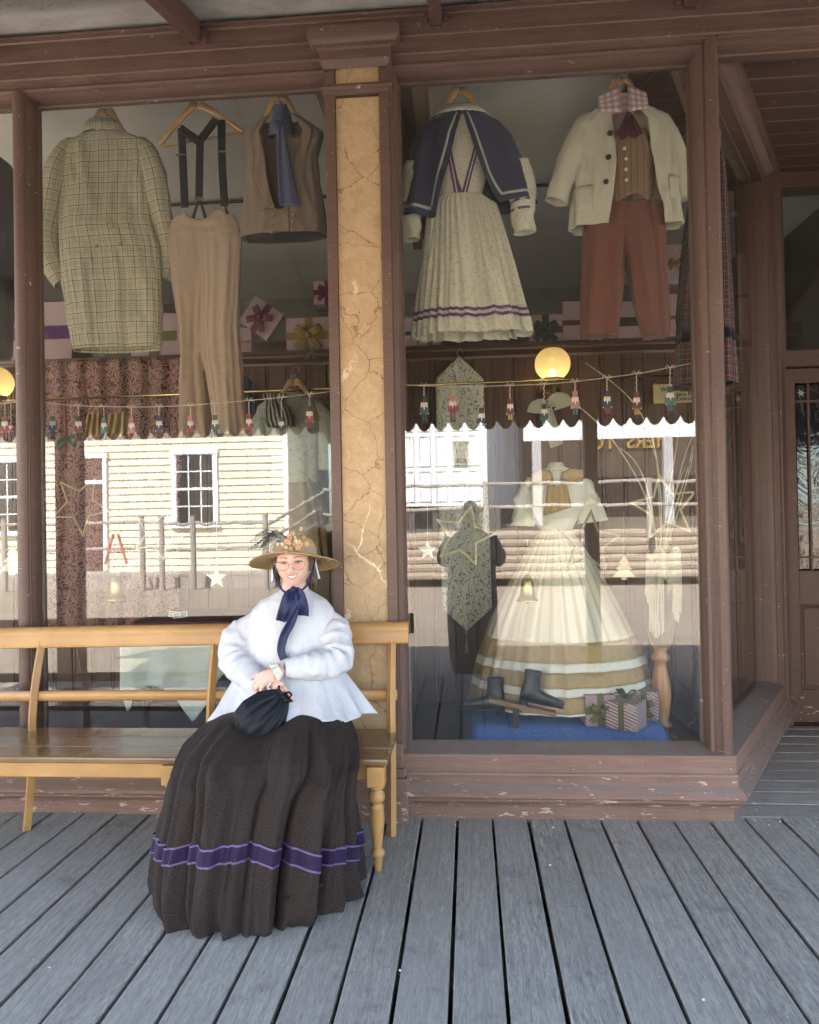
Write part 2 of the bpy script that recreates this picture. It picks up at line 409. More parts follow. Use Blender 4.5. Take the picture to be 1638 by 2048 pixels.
tag(g.build('nail_heads', plain('nail_steel', (.55, .54, .52), .35, metal=.7), deck), kind='stuff')
# small pale pebbles on the boards by the plinth
g = G()
for i in range(46):
    x = random.choice([random.uniform(-.3, 1.35), random.uniform(1.2, 1.5), random.uniform(-2, 2)]); y = random.choice([random.uniform(-.1, 0), random.uniform(-.12, 0), random.uniform(-1.5, 0)]) if x < 1.25 else random.uniform(-.05, .25)
    r = random.uniform(.002, .0055); g.ball((x, y, r*.6), (r, r*.8, r*.7), 6, 4)
tag(g.build('grit', plain('pale_grit', (.6, .57, .5)), None, loc=(0,0,0)), 'scattered pale grit on the boards by the plinth', 'grit', kind='stuff')

# ============================================================ VERANDAH
def canvas_mat():
    n = N('stained_ceiling_canvas'); c = n.coord('Object')
    f = n.noise(c, 2.2, 8, .7); h = n.noise(c, 60, 4, .75)
    col = n.mix(n.ramp(f, [(.35, 0.0), (.6, 1.0)]), (.33, .305, .28), (.56, .54, .50))
    y = n.sep(c)[1]
    grime = n.math('MULTIPLY', n.ramp(n.math('ADD', n.math('SUBTRACT', 3.0, y), n.math('MULTIPLY', n.math('SUBTRACT', f, .5), .35)), [(.30, 0.0), (.42, 1.0)]), n.ramp(h, [(.3, 1.0), (.65, .55)]))
    col = n.mix(grime, col, (.17, .155, .145))
    return n.finish(col, .9, .2, 0, n.bump(h, .25, .004))
CANV = canvas_mat()
ver = thing('verandah', (0,-3.0,0), 'shop verandah with canvas ceiling, brown rafters and square posts', 'verandah')
ZW, ZE, YE = 3.845, 2.96, -3.15
def roofz(y): return ZW + (ZE-ZW)*(y+.1)/(YE+.1)
g = G(); rows = []
xs = [-5.0+.1*i for i in range(101)]
for j in range(24):
    y = -.02 - 3.13*j/23
    rows.append([V((x, y, roofz(y) - .022*abs(math.sin((x+1.27)/1.16*math.pi))*min(1, j/6) + .006*nz(x*3, y*3))) for x in xs])
g.loft(rows, False); g.build('ceiling_canvas', CANV, ver, smooth=True)
g = G(); g.add([(-5.3,.03,ZW+.18),(5.3,.03,ZW+.18),(5.3,YE-.1,ZE+.13),(-5.3,YE-.1,ZE+.13)], [(0,1,2,3)])
g.build('iron_roof', plain('galvanised_iron', (.42, .43, .44), .5, metal=.4), ver, solid=.01)
for X in (-3.59, -2.43, -1.27, -.11, 1.05, 2.21, 3.37):
    g = G(); hw = .028
    for y0, y1 in ((-.085, YE),):
        vs = []
        for y in (y0, y1):
            z = roofz(y)-.02
            vs += [(X-hw,y,z-.085 if y > -1 else z-.12),(X+hw,y,z-.085 if y > -1 else z-.12),(X+hw,y,z+.02),(X-hw,y,z+.02)]
        g.add(vs, [(0,1,2,3),(7,6,5,4),(0,4,5,1),(1,5,6,2),(2,6,7,3),(3,7,4,0)])
    g.build('rafter', BP, ver, bevel=.004)
    for s in (-1, 1):
        g = G()
        g.box(X+s*.042-.013, X+s*.042+.013, -.094, -.078, 3.735, 3.80)
        rb = g.build('rafter_bracket', BP, ver)
        g = G(); g.ball((X+s*.042, -.096, 3.765), .008, 8, 6); g.build('bolt', BP, rb)
# scalloped valance hung from the eaves
g = G(); pit = .15; x = -5.4; top = []; bot = []
NX = int(10.8/pit*12)
for i in range(NX+1):
    x = -5.4 + i*pit/12; ph = ((x+.02)/pit) % 1.0
    z = 2.25 + .085*(abs(2*ph-1)**2.2)
    bot.append(V((x, YE, z))); top.append(V((x, YE, 3.0)))
g.loft([bot, top], False)
g.build('scalloped_valance', plain('dark_valance_paint', (.035, .022, .018)), ver, solid=.02)
g = G(); g.box(-5.3, 5.3, -3.10, -2.98, 2.86, 3.02); g.build('eaves_beam', BP, ver, bevel=.004)
for (xa, xb) in ((1.04, 1.155), (-3.875, -3.64), (4.1, 4.22)):
    g = G(); g.box(xa, xb, -3.08, -2.96, -.25, 2.86)
    g.box(xa-.02, xb+.02, -3.10, -2.94, -.25, .0); g.box(xa-.02, xb+.02, -3.10, -2.94, 2.3, 2.36)
    g.build('post', BP, ver, bevel=.006)

# ============================================================ SHOPFRONT
shop = thing('shopfront', (0,0,0), 'brown painted timber shopfront with tall display windows and a recessed door', 'shopfront')
C0 = V((1.208, 0)); C1 = V((2.03, 1.48))          # splayed return window, sill line
plinth_path = [(-5.2, 0), (1.208, 0), (2.03, 1.48), (2.145, 1.70)]
prof = [(-.13,.337),(-.10,.331),(0,.306),(.003,.300),(.003,.226),(.012,.222),(.014,.212),(.012,.206),(.012,.172),(.016,.168),(.028,.158),(.042,.145),(.050,.134),(.051,.120),(.044,.110),(.026,.106),(.026,.094),(.014,.082),(.006,.072),(.004,.063),(-.006,.058),(-.014,.056),(-.016,-.02)]
prof.reverse()
g = G(); g.sweep(prof, plinth_path); g.build('plinth', BPF, shop, auto=25)
# entablature over the windows
ent = [(-.12,3.600),(-.07,3.600),(-.066,3.608),(-.05,3.610),(-.05,3.624),(-.03,3.632),(-.026,3.650),(-.012,3.654),(-.010,3.664),(0,3.667),(.004,3.675),(.036,3.677),(.036,3.730),(.040,3.736),(.078,3.737),(.078,3.800),(.084,3.806),(.108,3.808),(.110,3.815),(.06,3.86),(.0,3.90),(.0,4.02),(-.12,4.02)]
g = G(); g.sweep(ent, [(-5.2, 0), (4.6, 0)]); g.build('fascia', BP, shop, auto=25)
g = G(); g.box(-5.2, 5.2, .0, .12, 4.0, 4.9); g.box(-5.2, 5.2, .1, 7.6, 4.0, 4.12); g.build('unseen_shade_parapet', BP, shop)  # unseen upper wall and roof slab, added to cast shade and block light
# pilaster with marbled panels
PX0, PX1 = -.655, -.345
g = G(); g.box(PX0, -.607, -.02, .12, .30, 3.70); g.box(-.393, PX1, -.02, .12, .30, 3.70); g.box(-.607, -.393, .008, .12, .30, 3.72)
g.build('pilaster', BP, shop, bevel=.003)
g = G(); g.box(-.605, -.395, -.001, .007, .36, 3.475); g.build('marbled_panel', MARB, shop)
g = G(); g.box(-.605, -.395, -.002, .007, 3.532, 3.66); g.build('marbled_panel', MARB, shop)
g = G(); g.sweep([(0,3.478),(.012,3.480),(.02,3.486),(.022,3.495),(.03,3.499),(.032,3.506),(.03,3.513),(.022,3.516),(.02,3.524),(0,3.530)], [(-.64,.02),(-.64,-.02),(-.36,-.02),(-.36,.02)])
g.build('neck_moulding', BP, shop, auto=25)
cp = [(0,3.595),(.006,3.600),(.012,3.612),(.020,3.628),(.020,3.672),(.026,3.676),(.03,3.680),(.05,3.686),(.062,3.698),(.068,3.712),(.068,3.762),(.06,3.768),(0,3.790)]
g = G(); g.sweep(cp, [(PX0+.005,.05),(PX0+.005,-.045),(PX1-.005,-.045),(PX1-.005,.05)])
g.add([(PX0-.06,-.10,3.768),(PX1+.06,-.10,3.768),(PX1,-.02,3.80),(PX0,-.02,3.80)], [(0,1,2,3)])
g.build('capital', BP, shop, auto=25)
g = G(); g.box(PX0-.02, PX1+.035, -.055, .02, -.01, .205); g.box(PX0-.005, PX1+.022, -.036, .02, .205, .245); g.box(PX0+.005, PX1+.012, -.026, .02, .245, .36)
g.build('pilaster_base', BPF, shop, bevel=.004)
# window frames (moulded) : left bay two lights, right bay one light
fp = [(0.0,.02),(.0,-.0),(.012,-.004),(.02,.006),(.034,.010),(.040,.022),(.044,.040),(.046,.085),(.056,.09),(.056,.115)]
fp = [(o, .025+y) for o, y in fp]
def wframe(x0, x1, z0, z1, parent):
    g = G(); g.frame(fp, x0, x1, z0, z1); return g.build('window_frame', BP, parent, auto=25)
YG = .10
def pane(x0, x1, z0, z1):
    g = G(); g.add([(x0,YG,z0),(x1,YG,z0),(x1,YG,z1),(x0,YG,z1)], [(0,1,2,3)]); return g.build('window_glass', GLASS, shop)
wframe(-.355, 1.145, .277, 3.645, shop); pane(-.305, 1.095, .32, 3.60)
wframe(-2.235, -.615, .277, 3.645, shop); pane(-2.185, -.665, .32, 3.60)
wframe(-4.2, -2.235, .277, 3.645, shop); pane(-4.15, -2.285, .32, 3.60)
# rounded corner post and the mullion
g = G(); prm = [V((math.cos(a)*.03, math.sin(a)*.03)) for a in [math.pi+math.pi*i/10 for i in range(11)]]
for (cx, cy) in ((-2.236, .03),):
    rings = [[V((cx+p.x, cy+p.y*.8, z)) for p in prm] for z in (.31, 3.625)]; g.loft(rings, False)
g.box(-2.27, -2.20, .03, .13, .31, 3.62)
g.build('mullion', BP, shop, auto=30)
g = G(); pts = [(1.14,.12),(1.14,.028),(1.15,.022),(1.158,.008),(1.17,.002),(1.188,.002),(1.199,.010),(1.205,.022),(1.208,.04),(1.225,.075),(1.20,.12)]
g.loft([[V((x, y, z)) for x, y in pts] for z in (.305, 3.66)], True, True, True); g.build('corner_post', BP, shop, auto=30)
# corner braces behind the glass heads
for xa, xb in ((1.04, 1.12), (-.74, -.655)):
    g = G(); g.add([(xa,.13,3.62),(xb,.13,3.62),(xb,.13,3.36),(xa,.20,3.62),(xb,.20,3.62),(xb,.20,3.36)], [(0,2,1),(3,4,5),(0,1,4,3),(1,2,5,4),(2,0,3,5)]); g.build('corner_brace', BP, shop)
# splayed return window : frame, glass
sd = V((C1.x-C0.x, C1.y-C0.y, 0)); SL = sd.length; sd.normalize(); sn = V((sd.y, -sd.x, 0))
MS = Matrix(((sd.x, -sn.x, 0, C0.x), (sd.y, -sn.y, 0, C0.y), (0, 0, 1, 0), (0, 0, 0, 1)))   # local x along the splay, y inward
g = G(); g.frame(fp, .0, SL, .277, 3.655, 0, MS); g.build('window_frame', BP, shop, auto=25)
g = G(); g.add([MS @ V(p) for p in ((.05,YG,.32),(SL-.05,YG,.32),(SL-.05,YG,3.61),(.05,YG,3.61))], [(0,1,2,3)]); g.build('window_glass', GLASS, shop)
rp = [(-.06,3.610),(-.05,3.612),(-.03,3.640),(-.012,3.655),(0,3.664),(.008,3.676),(.02,3.680),(.026,3.70),(.026,3.75)]
g = G(); g.sweep(rp, [(C0.x+.003, C0.y+.0), (C1.x, C1.y), (2.09, 1.60)]); g.build('return_cornice', BP, shop, auto=25)
# back jamb of the return window and the door frame
jp = [(-.11,0),(-.0,0),(.012,.02),(.02,.025),(.028,.05),(.02,.06),(.03,.075),(.03,.11),(.0,.12),(.0,.15)]
g = G()
for zz in ((.10, 3.75),):
    base = MS @ V((SL-.01, 0, 0))
    pts = [base + sd*b + sn*a for a, b in jp]
    g.loft([[V((p.x, p.y, z)) for p in pts] for z in zz], False)
g.build('jamb_moulding', BP, shop, auto=25)
YD = 1.75; DX0 = 2.105
g = G(); g.box(DX0-.05, 2.155, YD-.10, YD+.12, -.01, 3.76); g.box(3.10, 3.2, YD-.10, YD+.12, -.01, 3.76)
g.box(2.155, 3.10, YD-.07, YD+.1, 2.42, 2.53); g.box(2.155, 3.10, YD-.06, YD+.1, 3.65, 3.76); g.box(2.155, 2.185, YD-.05, YD+.08, 2.53, 3.65)
g.build('door_frame', BP, shop, bevel=.004)
g = G(); g.add([(2.185,YD,2.53),(3.10,YD,2.53),(3.10,YD,3.65),(2.185,YD,3.65)], [(0,1,2,3)]); g.build('transom_glass', glass_mat('transom_glass', 1.5), shop)
# door
door = G(); s0, s1 = 2.157, 3.098
door.box(s0, 2.245, YD-.02, YD+.025, 0, 2.415); door.box(s1-.09, s1, YD-.02, YD+.025, 0, 2.415)
door.box(2.245, s1-.09, YD-.02, YD+.025, 0, .215); door.box(2.245, s1-.09, YD-.02, YD+.025, .80, 1.03); door.box(2.245, s1-.09, YD-.02, YD+.025, 2.315, 2.415)
door.box(2.60, 2.68, YD-.02, YD+.025, .215, .80)
dob = door.build('door', BP, shop, bevel=.003)
for xa, xb in ((2.245, 2.60), (2.68, s1-.09)):
    g = G(); g.box(xa, xb, YD+.004, YD+.015, .215, .80); g.build('door_panel', BP, dob)
    g = G(); g.frame([(0,0),(.0,-.022),(.01,-.028),(.02,-.018),(.03,-.012),(.03,.004)], xa, xb, .215, .80, YD); g.build('panel_moulding', BP, dob, auto=25)
def etched():
    n = N('etched_dark_glass'); c = n.coord('Object'); f = n.noise(c, 3.5, 4, .6, 1.0)
    w = n.wave(n.coord('Object', (1, 1, 1)), 5, 9, 3, 1.5)
    m = n.math('MULTIPLY', n.ramp(w, [(.78, 0.0), (.86, 1.0)]), n.ramp(f, [(.45, 0.0), (.6, .6)]))
    col = n.mix(m, (.010, .009, .011), (.16, .165, .18))
    return n.finish(col, .06, .7, 0, n.bump(f, .2, .03))
ETCH = etched()
xs_ = [2.252, 2.335, 2.42, 2.62, 2.82, 2.91, s1-.097]; zs_ = [1.035, 1.12, 2.19, 2.31]
for i in range(len(xs_)-1):
    for j in range(3):
        g = G(); g.box(xs_[i]+.006, xs_[i+1]-.006, YD+.002, YD+.008, zs_[j]+.006, zs_[j+1]-.006); pn = g.build('pane', ETCH, dob)
        if j == 2 and i % 2 == 0:
            g = G(); cx, cz = (xs_[i]+xs_[i+1])/2, (zs_[j]+zs_[j+1])/2
            for q in range(12):
                a = q*math.pi/6; r = .034 if q % 2 == 0 else .02
                g.add([(cx+r*math.cos(a), YD-.001, cz+r*math.sin(a)), (cx+.004*math.cos(a+1.57), YD-.001, cz+.004*math.sin(a+1.57)), (cx-.004*math.cos(a+1.57), YD-.001, cz-.004*math.sin(a+1.57))], [(0,1,2)])
            g.build('etched_star', plain('etched_star_white', (.62, .62, .62)), dob)
g = G()
for x in xs_[1:-1]: g.box(x-.007, x+.007, YD-.012, YD+.012, 1.03, 2.315)
for z in zs_[1:-1]: g.box(2.245, s1-.09, YD-.011, YD+.013, z-.007, z+.007)
g.build('glazing_bar', BP, dob)
# recess soffit boards
for k in range(12):
    y = .085 + .1525*k
    g = G(); g.box(1.0, 4.4, y, y+.148, 3.752+random.uniform(-.001,.001), 3.775); g.build('soffit_board', BP, shop, bevel=.006)
g = G(); g.box(.9, 4.5, .05, 2.0, 3.775, 3.80); g.box(3.2, 3.3, YD-.1, YD+.1, 0, 3.76); g.box(3.3, 4.6, -.0, YD+.1, 0, 3.75); g.build('recess_wall', BP, shop)

# ============================================================ SHOP INTERIOR
inter = thing('shop_interior', (0,0,0), 'dim shop interior behind the display windows', 'interior', kind='structure')
PANEL = wood('stained_panelling', (.055, .026, .014), (.125, .062, .032), .42, 'Z')
YB = 1.60; ZS = 2.62
x = -4.6; k = 0
while x < 1.95:
    g = G(); w = .145; c = .006
    pr = [(x+.001, YB+.02), (x+.001, YB+.006), (x+c, YB), (x+.020, YB), (x+.024, YB+.004), (x+.028, YB), (x+w-c, YB), (x+w-.001, YB+.006), (x+w-.001, YB+.02)]
    g.loft([[V((a, b, z)) for a, b in pr] for z in (.15, ZS-.03)], False); g.build('panel_board', PANEL, inter); x += w
DK = wood('dark_shelf_wood', (.045, .022, .014), (.09, .045, .028), .35, 'X', .2)
g = G(); g.sweep([(-.02,ZS-.09),(.01,ZS-.09),(.014,ZS-.075),(.03,ZS-.06),(.05,ZS-.045),(.055,ZS-.03),(.07,ZS-.028),(.07,ZS),(-.5,ZS)], [(-4.6, YB), (1.96, YB)]); g.build('shelf', DK, inter, auto=25)
g = G(); pl_ = [(-4.6,.13),(1.17,.13),(1.93,1.50),(1.93,YB),(-4.6,YB)]; g.loft([[V((x, y, z)) for x, y in pl_] for z in (.10,.16)], True, True, True); g.build('display_floor', wood('display_floor_wood', (.05,.032,.024), (.10,.065,.045), .5, 'X'), inter)
WALLG = plain('shop_ceiling_paint', (.80, .79, .74), .8, .06, 2)
g = G(); g.box(-5.2, 3.3, .12, 4.7, 3.92, 3.98); g.build('shop_ceiling', WALLG, inter)
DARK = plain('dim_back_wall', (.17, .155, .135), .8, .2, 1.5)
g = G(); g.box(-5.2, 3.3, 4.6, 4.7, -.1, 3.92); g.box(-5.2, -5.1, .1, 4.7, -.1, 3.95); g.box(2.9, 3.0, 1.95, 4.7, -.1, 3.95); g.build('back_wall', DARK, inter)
g = G(); g.box(-5.2, 3.3, 1.62, 4.7, -.1, 0); g.build('shop_floor', PANEL, inter)
g = G(); g.box(-5.1, 2.9, 3.1, 3.2, 2.95, 3.08); g.box(-5.1, 2.9, 2.35, 2.4, 2.62, 2.68); g.build('picture_rail', DK, inter)
g = G(); g.tube([(-5.1,1.98,3.88),(2.9,1.98,3.88)], .012, 8); g.build('ceiling_rod', plain('dark_iron', (.03,.03,.03), .4, metal=.6), inter)
OAK = wood('golden_oak', (.16, .095, .045), (.27, .165, .085), .5, 'Y')
for xa, xb, m in ((-.40, -.33, OAK), (-.31,-.25, DK), (-.245, -.19, OAK)):
    g = G(); g.box(xa, xb, .16, 2.4, 3.60, 3.92); g.build('partition_rail', m, inter)
g = G(); g.box(-.55, -.45, .13, 1.2, .15, 3.6); g.build('partition_post', DK, inter)
# end return of the display behind the splayed window
g = G(); g.add([(1.9,YB,.15),(2.0,1.55,.15),(2.0,1.55,3.9),(1.9,YB,3.9)], [(0,1,2,3)]); g.box(1.95, 2.12, 1.62, 1.95, -.1, 3.92); g.build('return_wall', BP, inter)
# ============================================================ ACROSS THE STREET (seen mirrored in the panes)
def R(px, py, Yv):
    p = at(px, py, Yv); return V((p.x, 2*YG - p.y, p.z))          # true place of something seen mirrored in the pane
WB = plain('cream_weatherboard_paint', (.80, .75, .58), .6, .06, 2.0)
WH = plain('white_building_paint', (.82, .84, .86), .55, .04, 1.5)
GREY = wood('grey_bush_timber', (.34, .31, .28), (.52, .48, .44), .9, 'X')
GREYV = wood('grey_post_timber', (.32, .29, .26), (.48, .44, .40), .9, 'Z')
DKP = plain('dark_pane', (.03, .03, .035), .15, .3, 2, 0)
cot = thing('weatherboard_cottage', (-12, -18, -.25), 'cream weatherboard cottage across the street with a white sash window', 'cottage')
HY = -17.8
zb = -.1
for k in range(22):
    z = .02 + .213*k; g = G()
    g.add([(-21,HY+.055,z),(-5.38,HY+.055,z),(-5.38,HY+.008,z+.222),(-21,HY+.008,z+.222),(-21,HY,z),(-5.38,HY,z),(-5.38,HY,z+.222),(-21,HY,z+.222)], [(0,1,2,3),(5,4,7,6),(0,4,5,1),(1,5,6,2),(3,2,6,7),(0,3,7,4)])
    g.build('weatherboard', WB, cot)
g = G(); g.box(-21, -5.39, HY-7, HY-.01, -.2, 4.75); g.build('cottage_wall', WB, cot)
g = G(); g.box(-5.40, -5.26, HY-.05, HY+.06, -.1, 4.75); g.build('corner_board', WH, cot)
g = G(); g.add([(-21.4,HY+.5,4.55),(-4.9,HY+.5,4.55),(-4.9,HY-3.5,6.9),(-21.4,HY-3.5,6.9)], [(0,1,2,3)]); g.add([(-21.4,HY-7.5,4.55),(-4.9,HY-7.5,4.55),(-4.9,HY-3.5,6.9),(-21.4,HY-3.5,6.9)], [(3,2,1,0)])
g.build('cottage_roof', plain('rusty_iron_roof', (.30, .24, .20)), cot, solid=.06)
def sash(cx, w, z0, z1, parent, cols=3, rows=4):
    f = G(); t = .14; y = HY+.07
    f.box(cx-w/2-t, cx-w/2, HY, y+.04, z0-.02, z1); f.box(cx+w/2, cx+w/2+t, HY, y+.04, z0-.02, z1); f.box(cx-w/2-t-.04, cx+w/2+t+.04, HY, y+.06, z1, z1+.16); f.box(cx-w/2-t-.05, cx+w/2+t+.05, HY, y+.10, z0-.12, z0-.02)
    win = f.build('window', WH, parent)
    for i in range(cols):
        for j in range(rows):
            xa = cx-w/2+w*i/cols; za = z0+(z1-z0)*j/rows; g = G(); g.box(xa+.02, xa+w/cols-.02, HY+.066, HY+.072, za+.02, za+(z1-z0)/rows-.02); g.build('pane', DKP, win)
    g = G()
    for i in range(cols+1): g.box(cx-w/2+w*i/cols-.02, cx-w/2+w*i/cols+.02, HY+.05, HY+.085, z0, z1)
    for j in range(rows+1): g.box(cx-w/2, cx+w/2, HY+.05, HY+.087, z0+(z1-z0)*j/rows-.02, z0+(z1-z0)*j/rows+.02)
    g.box(cx-w/2, cx+w/2, HY+.05, HY+.092, (z0+z1)/2-.04, (z0+z1)/2+.04)
    g.build('glazing_bar', WH, win)
sash(-8.07, 1.12, 1.45, 3.5, cot); sash(-14.1, 1.3, 1.3, 3.4, cot)
d = G(); d.box(-11.95, -11.83, HY, HY+.12, .1, 3.5); d.box(-10.88, -10.76, HY, HY+.12, .1, 3.5); d.box(-12, -10.72, HY, HY+.13, 3.45, 3.6); d.box(-11.83, -10.88, HY, HY+.10, 2.68, 2.8); do = d.build('door_frame', WH, cot)
g = G(); g.box(-11.83, -10.88, HY+.066, HY+.075, .1, 3.45); g.build('door', plain('dim_doorway', (.10, .06, .05)), do)
# raised boardwalk and post and rail fence in front of the cottage
g = G(); g.box(-21, -4.4, HY+.05, -15.3, -.25, .05); g.build('cottage_walk', GREY, None, loc=(-12,-16,-.25))
tag(bpy.data.objects['cottage_walk'], 'raised timber walk in front of the cottage', 'boardwalk', kind='structure')
def wob(a, b, n, amp, seed):
    a, b = V(a), V(b); return [a.lerp(b, i/n) + V((0, amp*nz(i*.7+seed, 3), amp*nz(i*.7+seed, 9))) for i in range(n+1)]
def fence(name, label, posts, rails):
    t = thing(name, (posts[0][0], posts[0][1], -.25), label, 'fence')
    for i, (x, y, z0, z1, r) in enumerate(posts):
        g = G(); g.tube([(x, y, z0), (x+.01, y, (z0+z1)/2), (x, y, z1)], [r, r*.95, r*.9], 8); g.build('post', GREYV, t, smooth=False)
    for i, (a, b) in enumerate(rails):
        g = G(); g.tube(wob(a, b, 14, .07, i*7.3), .043, 7); g.build('rail', GREY, t)
    return t
zA = R(385, 1040, 15.0).z; zB = R(385, 1095, 15.0).z
px_posts = [8, 283, 322, 385, 530]
fence('post_and_rail_fence', 'rough grey bush timber fence in front of the cottage', [(R(p, 1040, 15).x, -14.8, -.25, zA+.12, .08) for p in px_posts],
      [((-12.9,-14.8,zA-.05), (R(322,1040,15).x,-14.8,zA-.02)), ((R(322,1040,15).x,-14.8,zA-.08), (R(530,1040,15).x,-14.8,zA-.10)), ((-12.9,-14.8,zB), (R(322,1040,15).x,-14.8,zB)), ((R(322,1040,15).x,-14.8,zB-.05), (R(530,1040,15).x,-14.8,zB)),
       (R(535,1050,15), R(645,985,17)), (R(535,1085,15), R(645,1012,17)), (R(535,1110,15), R(645,1040,17))])
# A-frame board
abr = thing('sandwich_board', R(232,1128,14.6), 'red-brown A-frame board standing on the far boardwalk', 'sandwich board')
p0 = R(232,1128,14.6); g = G()
for s in (-1, 1):
    g.tube([p0+V((s*.28,0,0)), p0+V((s*.06,0,.75))], .035, 6)
g.tube([p0+V((-.17,0,.3)), p0+V((.17,0,.3))], .03, 6); g.build('frame', plain('red_brown_paint', (.42,.16,.09)), abr)
# white panelled hall with poster
wx0, wx1 = R(806,900,16).x - .6, R(972,900,16).x; wy = -15.8; wz0 = R(900,1012,16).z
hall = thing('white_hall', ((wx0+wx1)/2, wy, -.25), 'white panelled building across the street with a notice on its doors', 'building')
g = G(); g.box(wx0, wx1, wy-3.6, wy, wz0, 6.2); g.build('hall_wall', WH, hall)
for i in range(6):
    for j in range(4):
        xa = wx0+.15+i*(wx1-wx0-.2)/6; xb = xa+(wx1-wx0-.2)/6-.12; za = wz0+.12+j*.93; zb_ = za+.82
        g = G(); g.frame([(0,.001),(0,.03),(.03,.03),(.05,.001)], xa, xb, za, min(zb_, 6), wy); g.build('panel', WH, hall)
q = R(1050, 1000, 19.7); g = G(); g.add([(wx1,wy,wz0),(q.x,-19.5,wz0),(q.x,-19.5,6.2),(wx1,wy,6.2)], [(0,1,2,3)]); g.build('hall_side_wall', WH, hall, solid=.05)
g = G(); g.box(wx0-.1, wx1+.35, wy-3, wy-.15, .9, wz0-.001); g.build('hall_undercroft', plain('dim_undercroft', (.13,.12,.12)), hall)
for i in range(4):
    xa = wx0+.25+i*.62; g = G(); g.box(xa, xa+.45, wy-.15, wy-.12, wz0-.55, wz0-.1); g.build('low_window', DKP, hall)
def text(name, body, size, mat, loc, rot, parent, ext=.002, align='CENTER', sx=1.0, font_bold=False):
    cu = bpy.data.curves.new(name, 'FONT'); cu.body = body; cu.size = size; cu.extrude = ext; cu.align_x = align; cu.align_y = 'CENTER'
    if font_bold: cu.offset = size*.018
    o = bpy.data.objects.new(name, cu); COL.objects.link(o)
    dg = bpy.context.evaluated_depsgraph_get(); me = bpy.data.meshes.new_from_object(o.evaluated_get(dg)); bpy.data.objects.remove(o); bpy.data.curves.remove(cu)
    me.materials.clear(); me.materials.append(mat)
    m = bpy.data.objects.new(name, me); link(m, parent); m.rotation_euler = rot; m.scale = (sx, 1, 1)
    m.location = V(loc) - (ORG.get(parent.name, V((0,0,0))) if parent else V((0,0,0))); return m
pp = (R(908,885,16)+R(935,930,16))/2
g = G(); g.box(pp.x-.19, pp.x+.19, wy, wy+.04, pp.z-.34, pp.z+.34); pst = g.build('notice', plain('buff_paper', (.36,.345,.28), .8, .05), hall)
INK = plain('dark_ink', (.025,.022,.02), .7, .1, 8, 0)
for i, (b, sz, dz) in enumerate((('TAT', .17, .23), ('TAT', .13, .07), ('TAT', .11, -.06))):
    text('notice_lettering', b, sz, INK, (pp.x, wy+.045, pp.z+dz), (math.pi/2, 0, math.pi), pst, font_bold=True, sx=1.25)
g = G(); g.box(pp.x-.13, pp.x+.13, wy+.041, wy+.046, pp.z-.17, pp.z-.13); g.box(pp.x-.14, pp.x+.14, wy+.041, wy+.046, pp.z-.25, pp.z-.19); g.box(pp.x-.17, pp.x+.17, wy+.041, wy+.046, pp.z-.33, pp.z-.30); g.build('notice_lettering', INK, pst)
# log retaining wall with rail on top
lw = thing('log_retaining_wall', (3, -14.8, -.25), 'sawn log retaining wall along the far side of the street', 'wall')
LOG = wood('split_log_timber', (.36, .29, .225), (.56, .47, .38), .9, 'X', 0, .5)
for k in range(6):
    z = -.05 + .195*k
    for (xa, xb) in ((-3.9, -.6), (-.58, 2.7), (2.72, 6.1), (6.12, 12)):
        g = G(); pts = wob((xa,-14.8+.03*nz(k*3.1, xa),z+.09), (xb,-14.8+.03*nz(k*2.1, xb),z+.09), 8, .03, k*3+xa)
        g.tube(pts, [(.09+.012*nz(i*1.3+k*5, xa), .108) for i in range(9)], 8); g.build('log', LOG, lw)
zr = [R(900,970,14.6).z, R(900,1018,14.6).z, R(1300,1062,14.6).z]
fence('rail_fence', 'grey bush timber rail fence on top of the log wall', [(R(p,990,14.6).x, -14.5, .9, zr[0]+.08, .085) for p in (972, 1300)] + [(8.0,-14.5,.9,zr[0]+.08,.1)],
      [((-3.6,-14.5,zr[0]-.05), (R(972,990,14.6).x,-14.5,zr[0])), ((R(972,990,14.6).x,-14.5,zr[0]), (11,-14.5,zr[0]-.02)), ((-3.6,-14.5,zr[1]-.1), (R(972,990,14.6).x,-14.5,zr[1]+.05)), ((R(972,990,14.6).x,-14.5,zr[1]+.03), (11,-14.5,zr[1]))])
# earth bank behind the log wall
g = G(); g.add([(-4.2,-14.9,1.05),(14,-14.9,1.05),(14,-40,3.5),(-4.2,-40,3.5)], [(0,1,2,3)]); tag(g.build('bank', plain('dry_earth', (.17,.14,.10), .9, .3, 1.0, .5, 10)), 'dry earth bank behind the log wall', 'bank', kind='structure')
# dark timber store with gilt lettering, white fascia
st = thing('timber_store', (5, -19, 1), 'dark timber store with a white fascia and gilt lettering', 'store')
ft = R(1100, 852, 17); fb = R(1100, 880, 17)
g = G(); g.box(R(1046,870,17).x, 10, -16.85, -16.75, fb.z-.02, ft.z+.7); g.build('fascia', WH, st)
g = G(); g.box(1.9, 10.5, -22, -18.6, 1.0, 6); g.build('store_wall', plain('dark_timber_wall', (.075,.055,.042), .8, .4, 3), st)
for p in (1072, 1335):
    q = R(p, 900, 17); g = G(); g.box(q.x-.12, q.x+.12, -16.9, -16.7, 1.2, fb.z); g.build('post', plain('pale_grey_post', (.5,.5,.5)), st)
GOLD = plain('gilt', (.55,.38,.12), .35, .2, 8, .1, metal=.3)
q = R(1260, 885, 18.7); text('lettering', 'MERS  TO', .55, GOLD, (q.x, -18.55, q.z), (math.pi/2, 0, math.pi), st, ext=.02, font_bold=True)
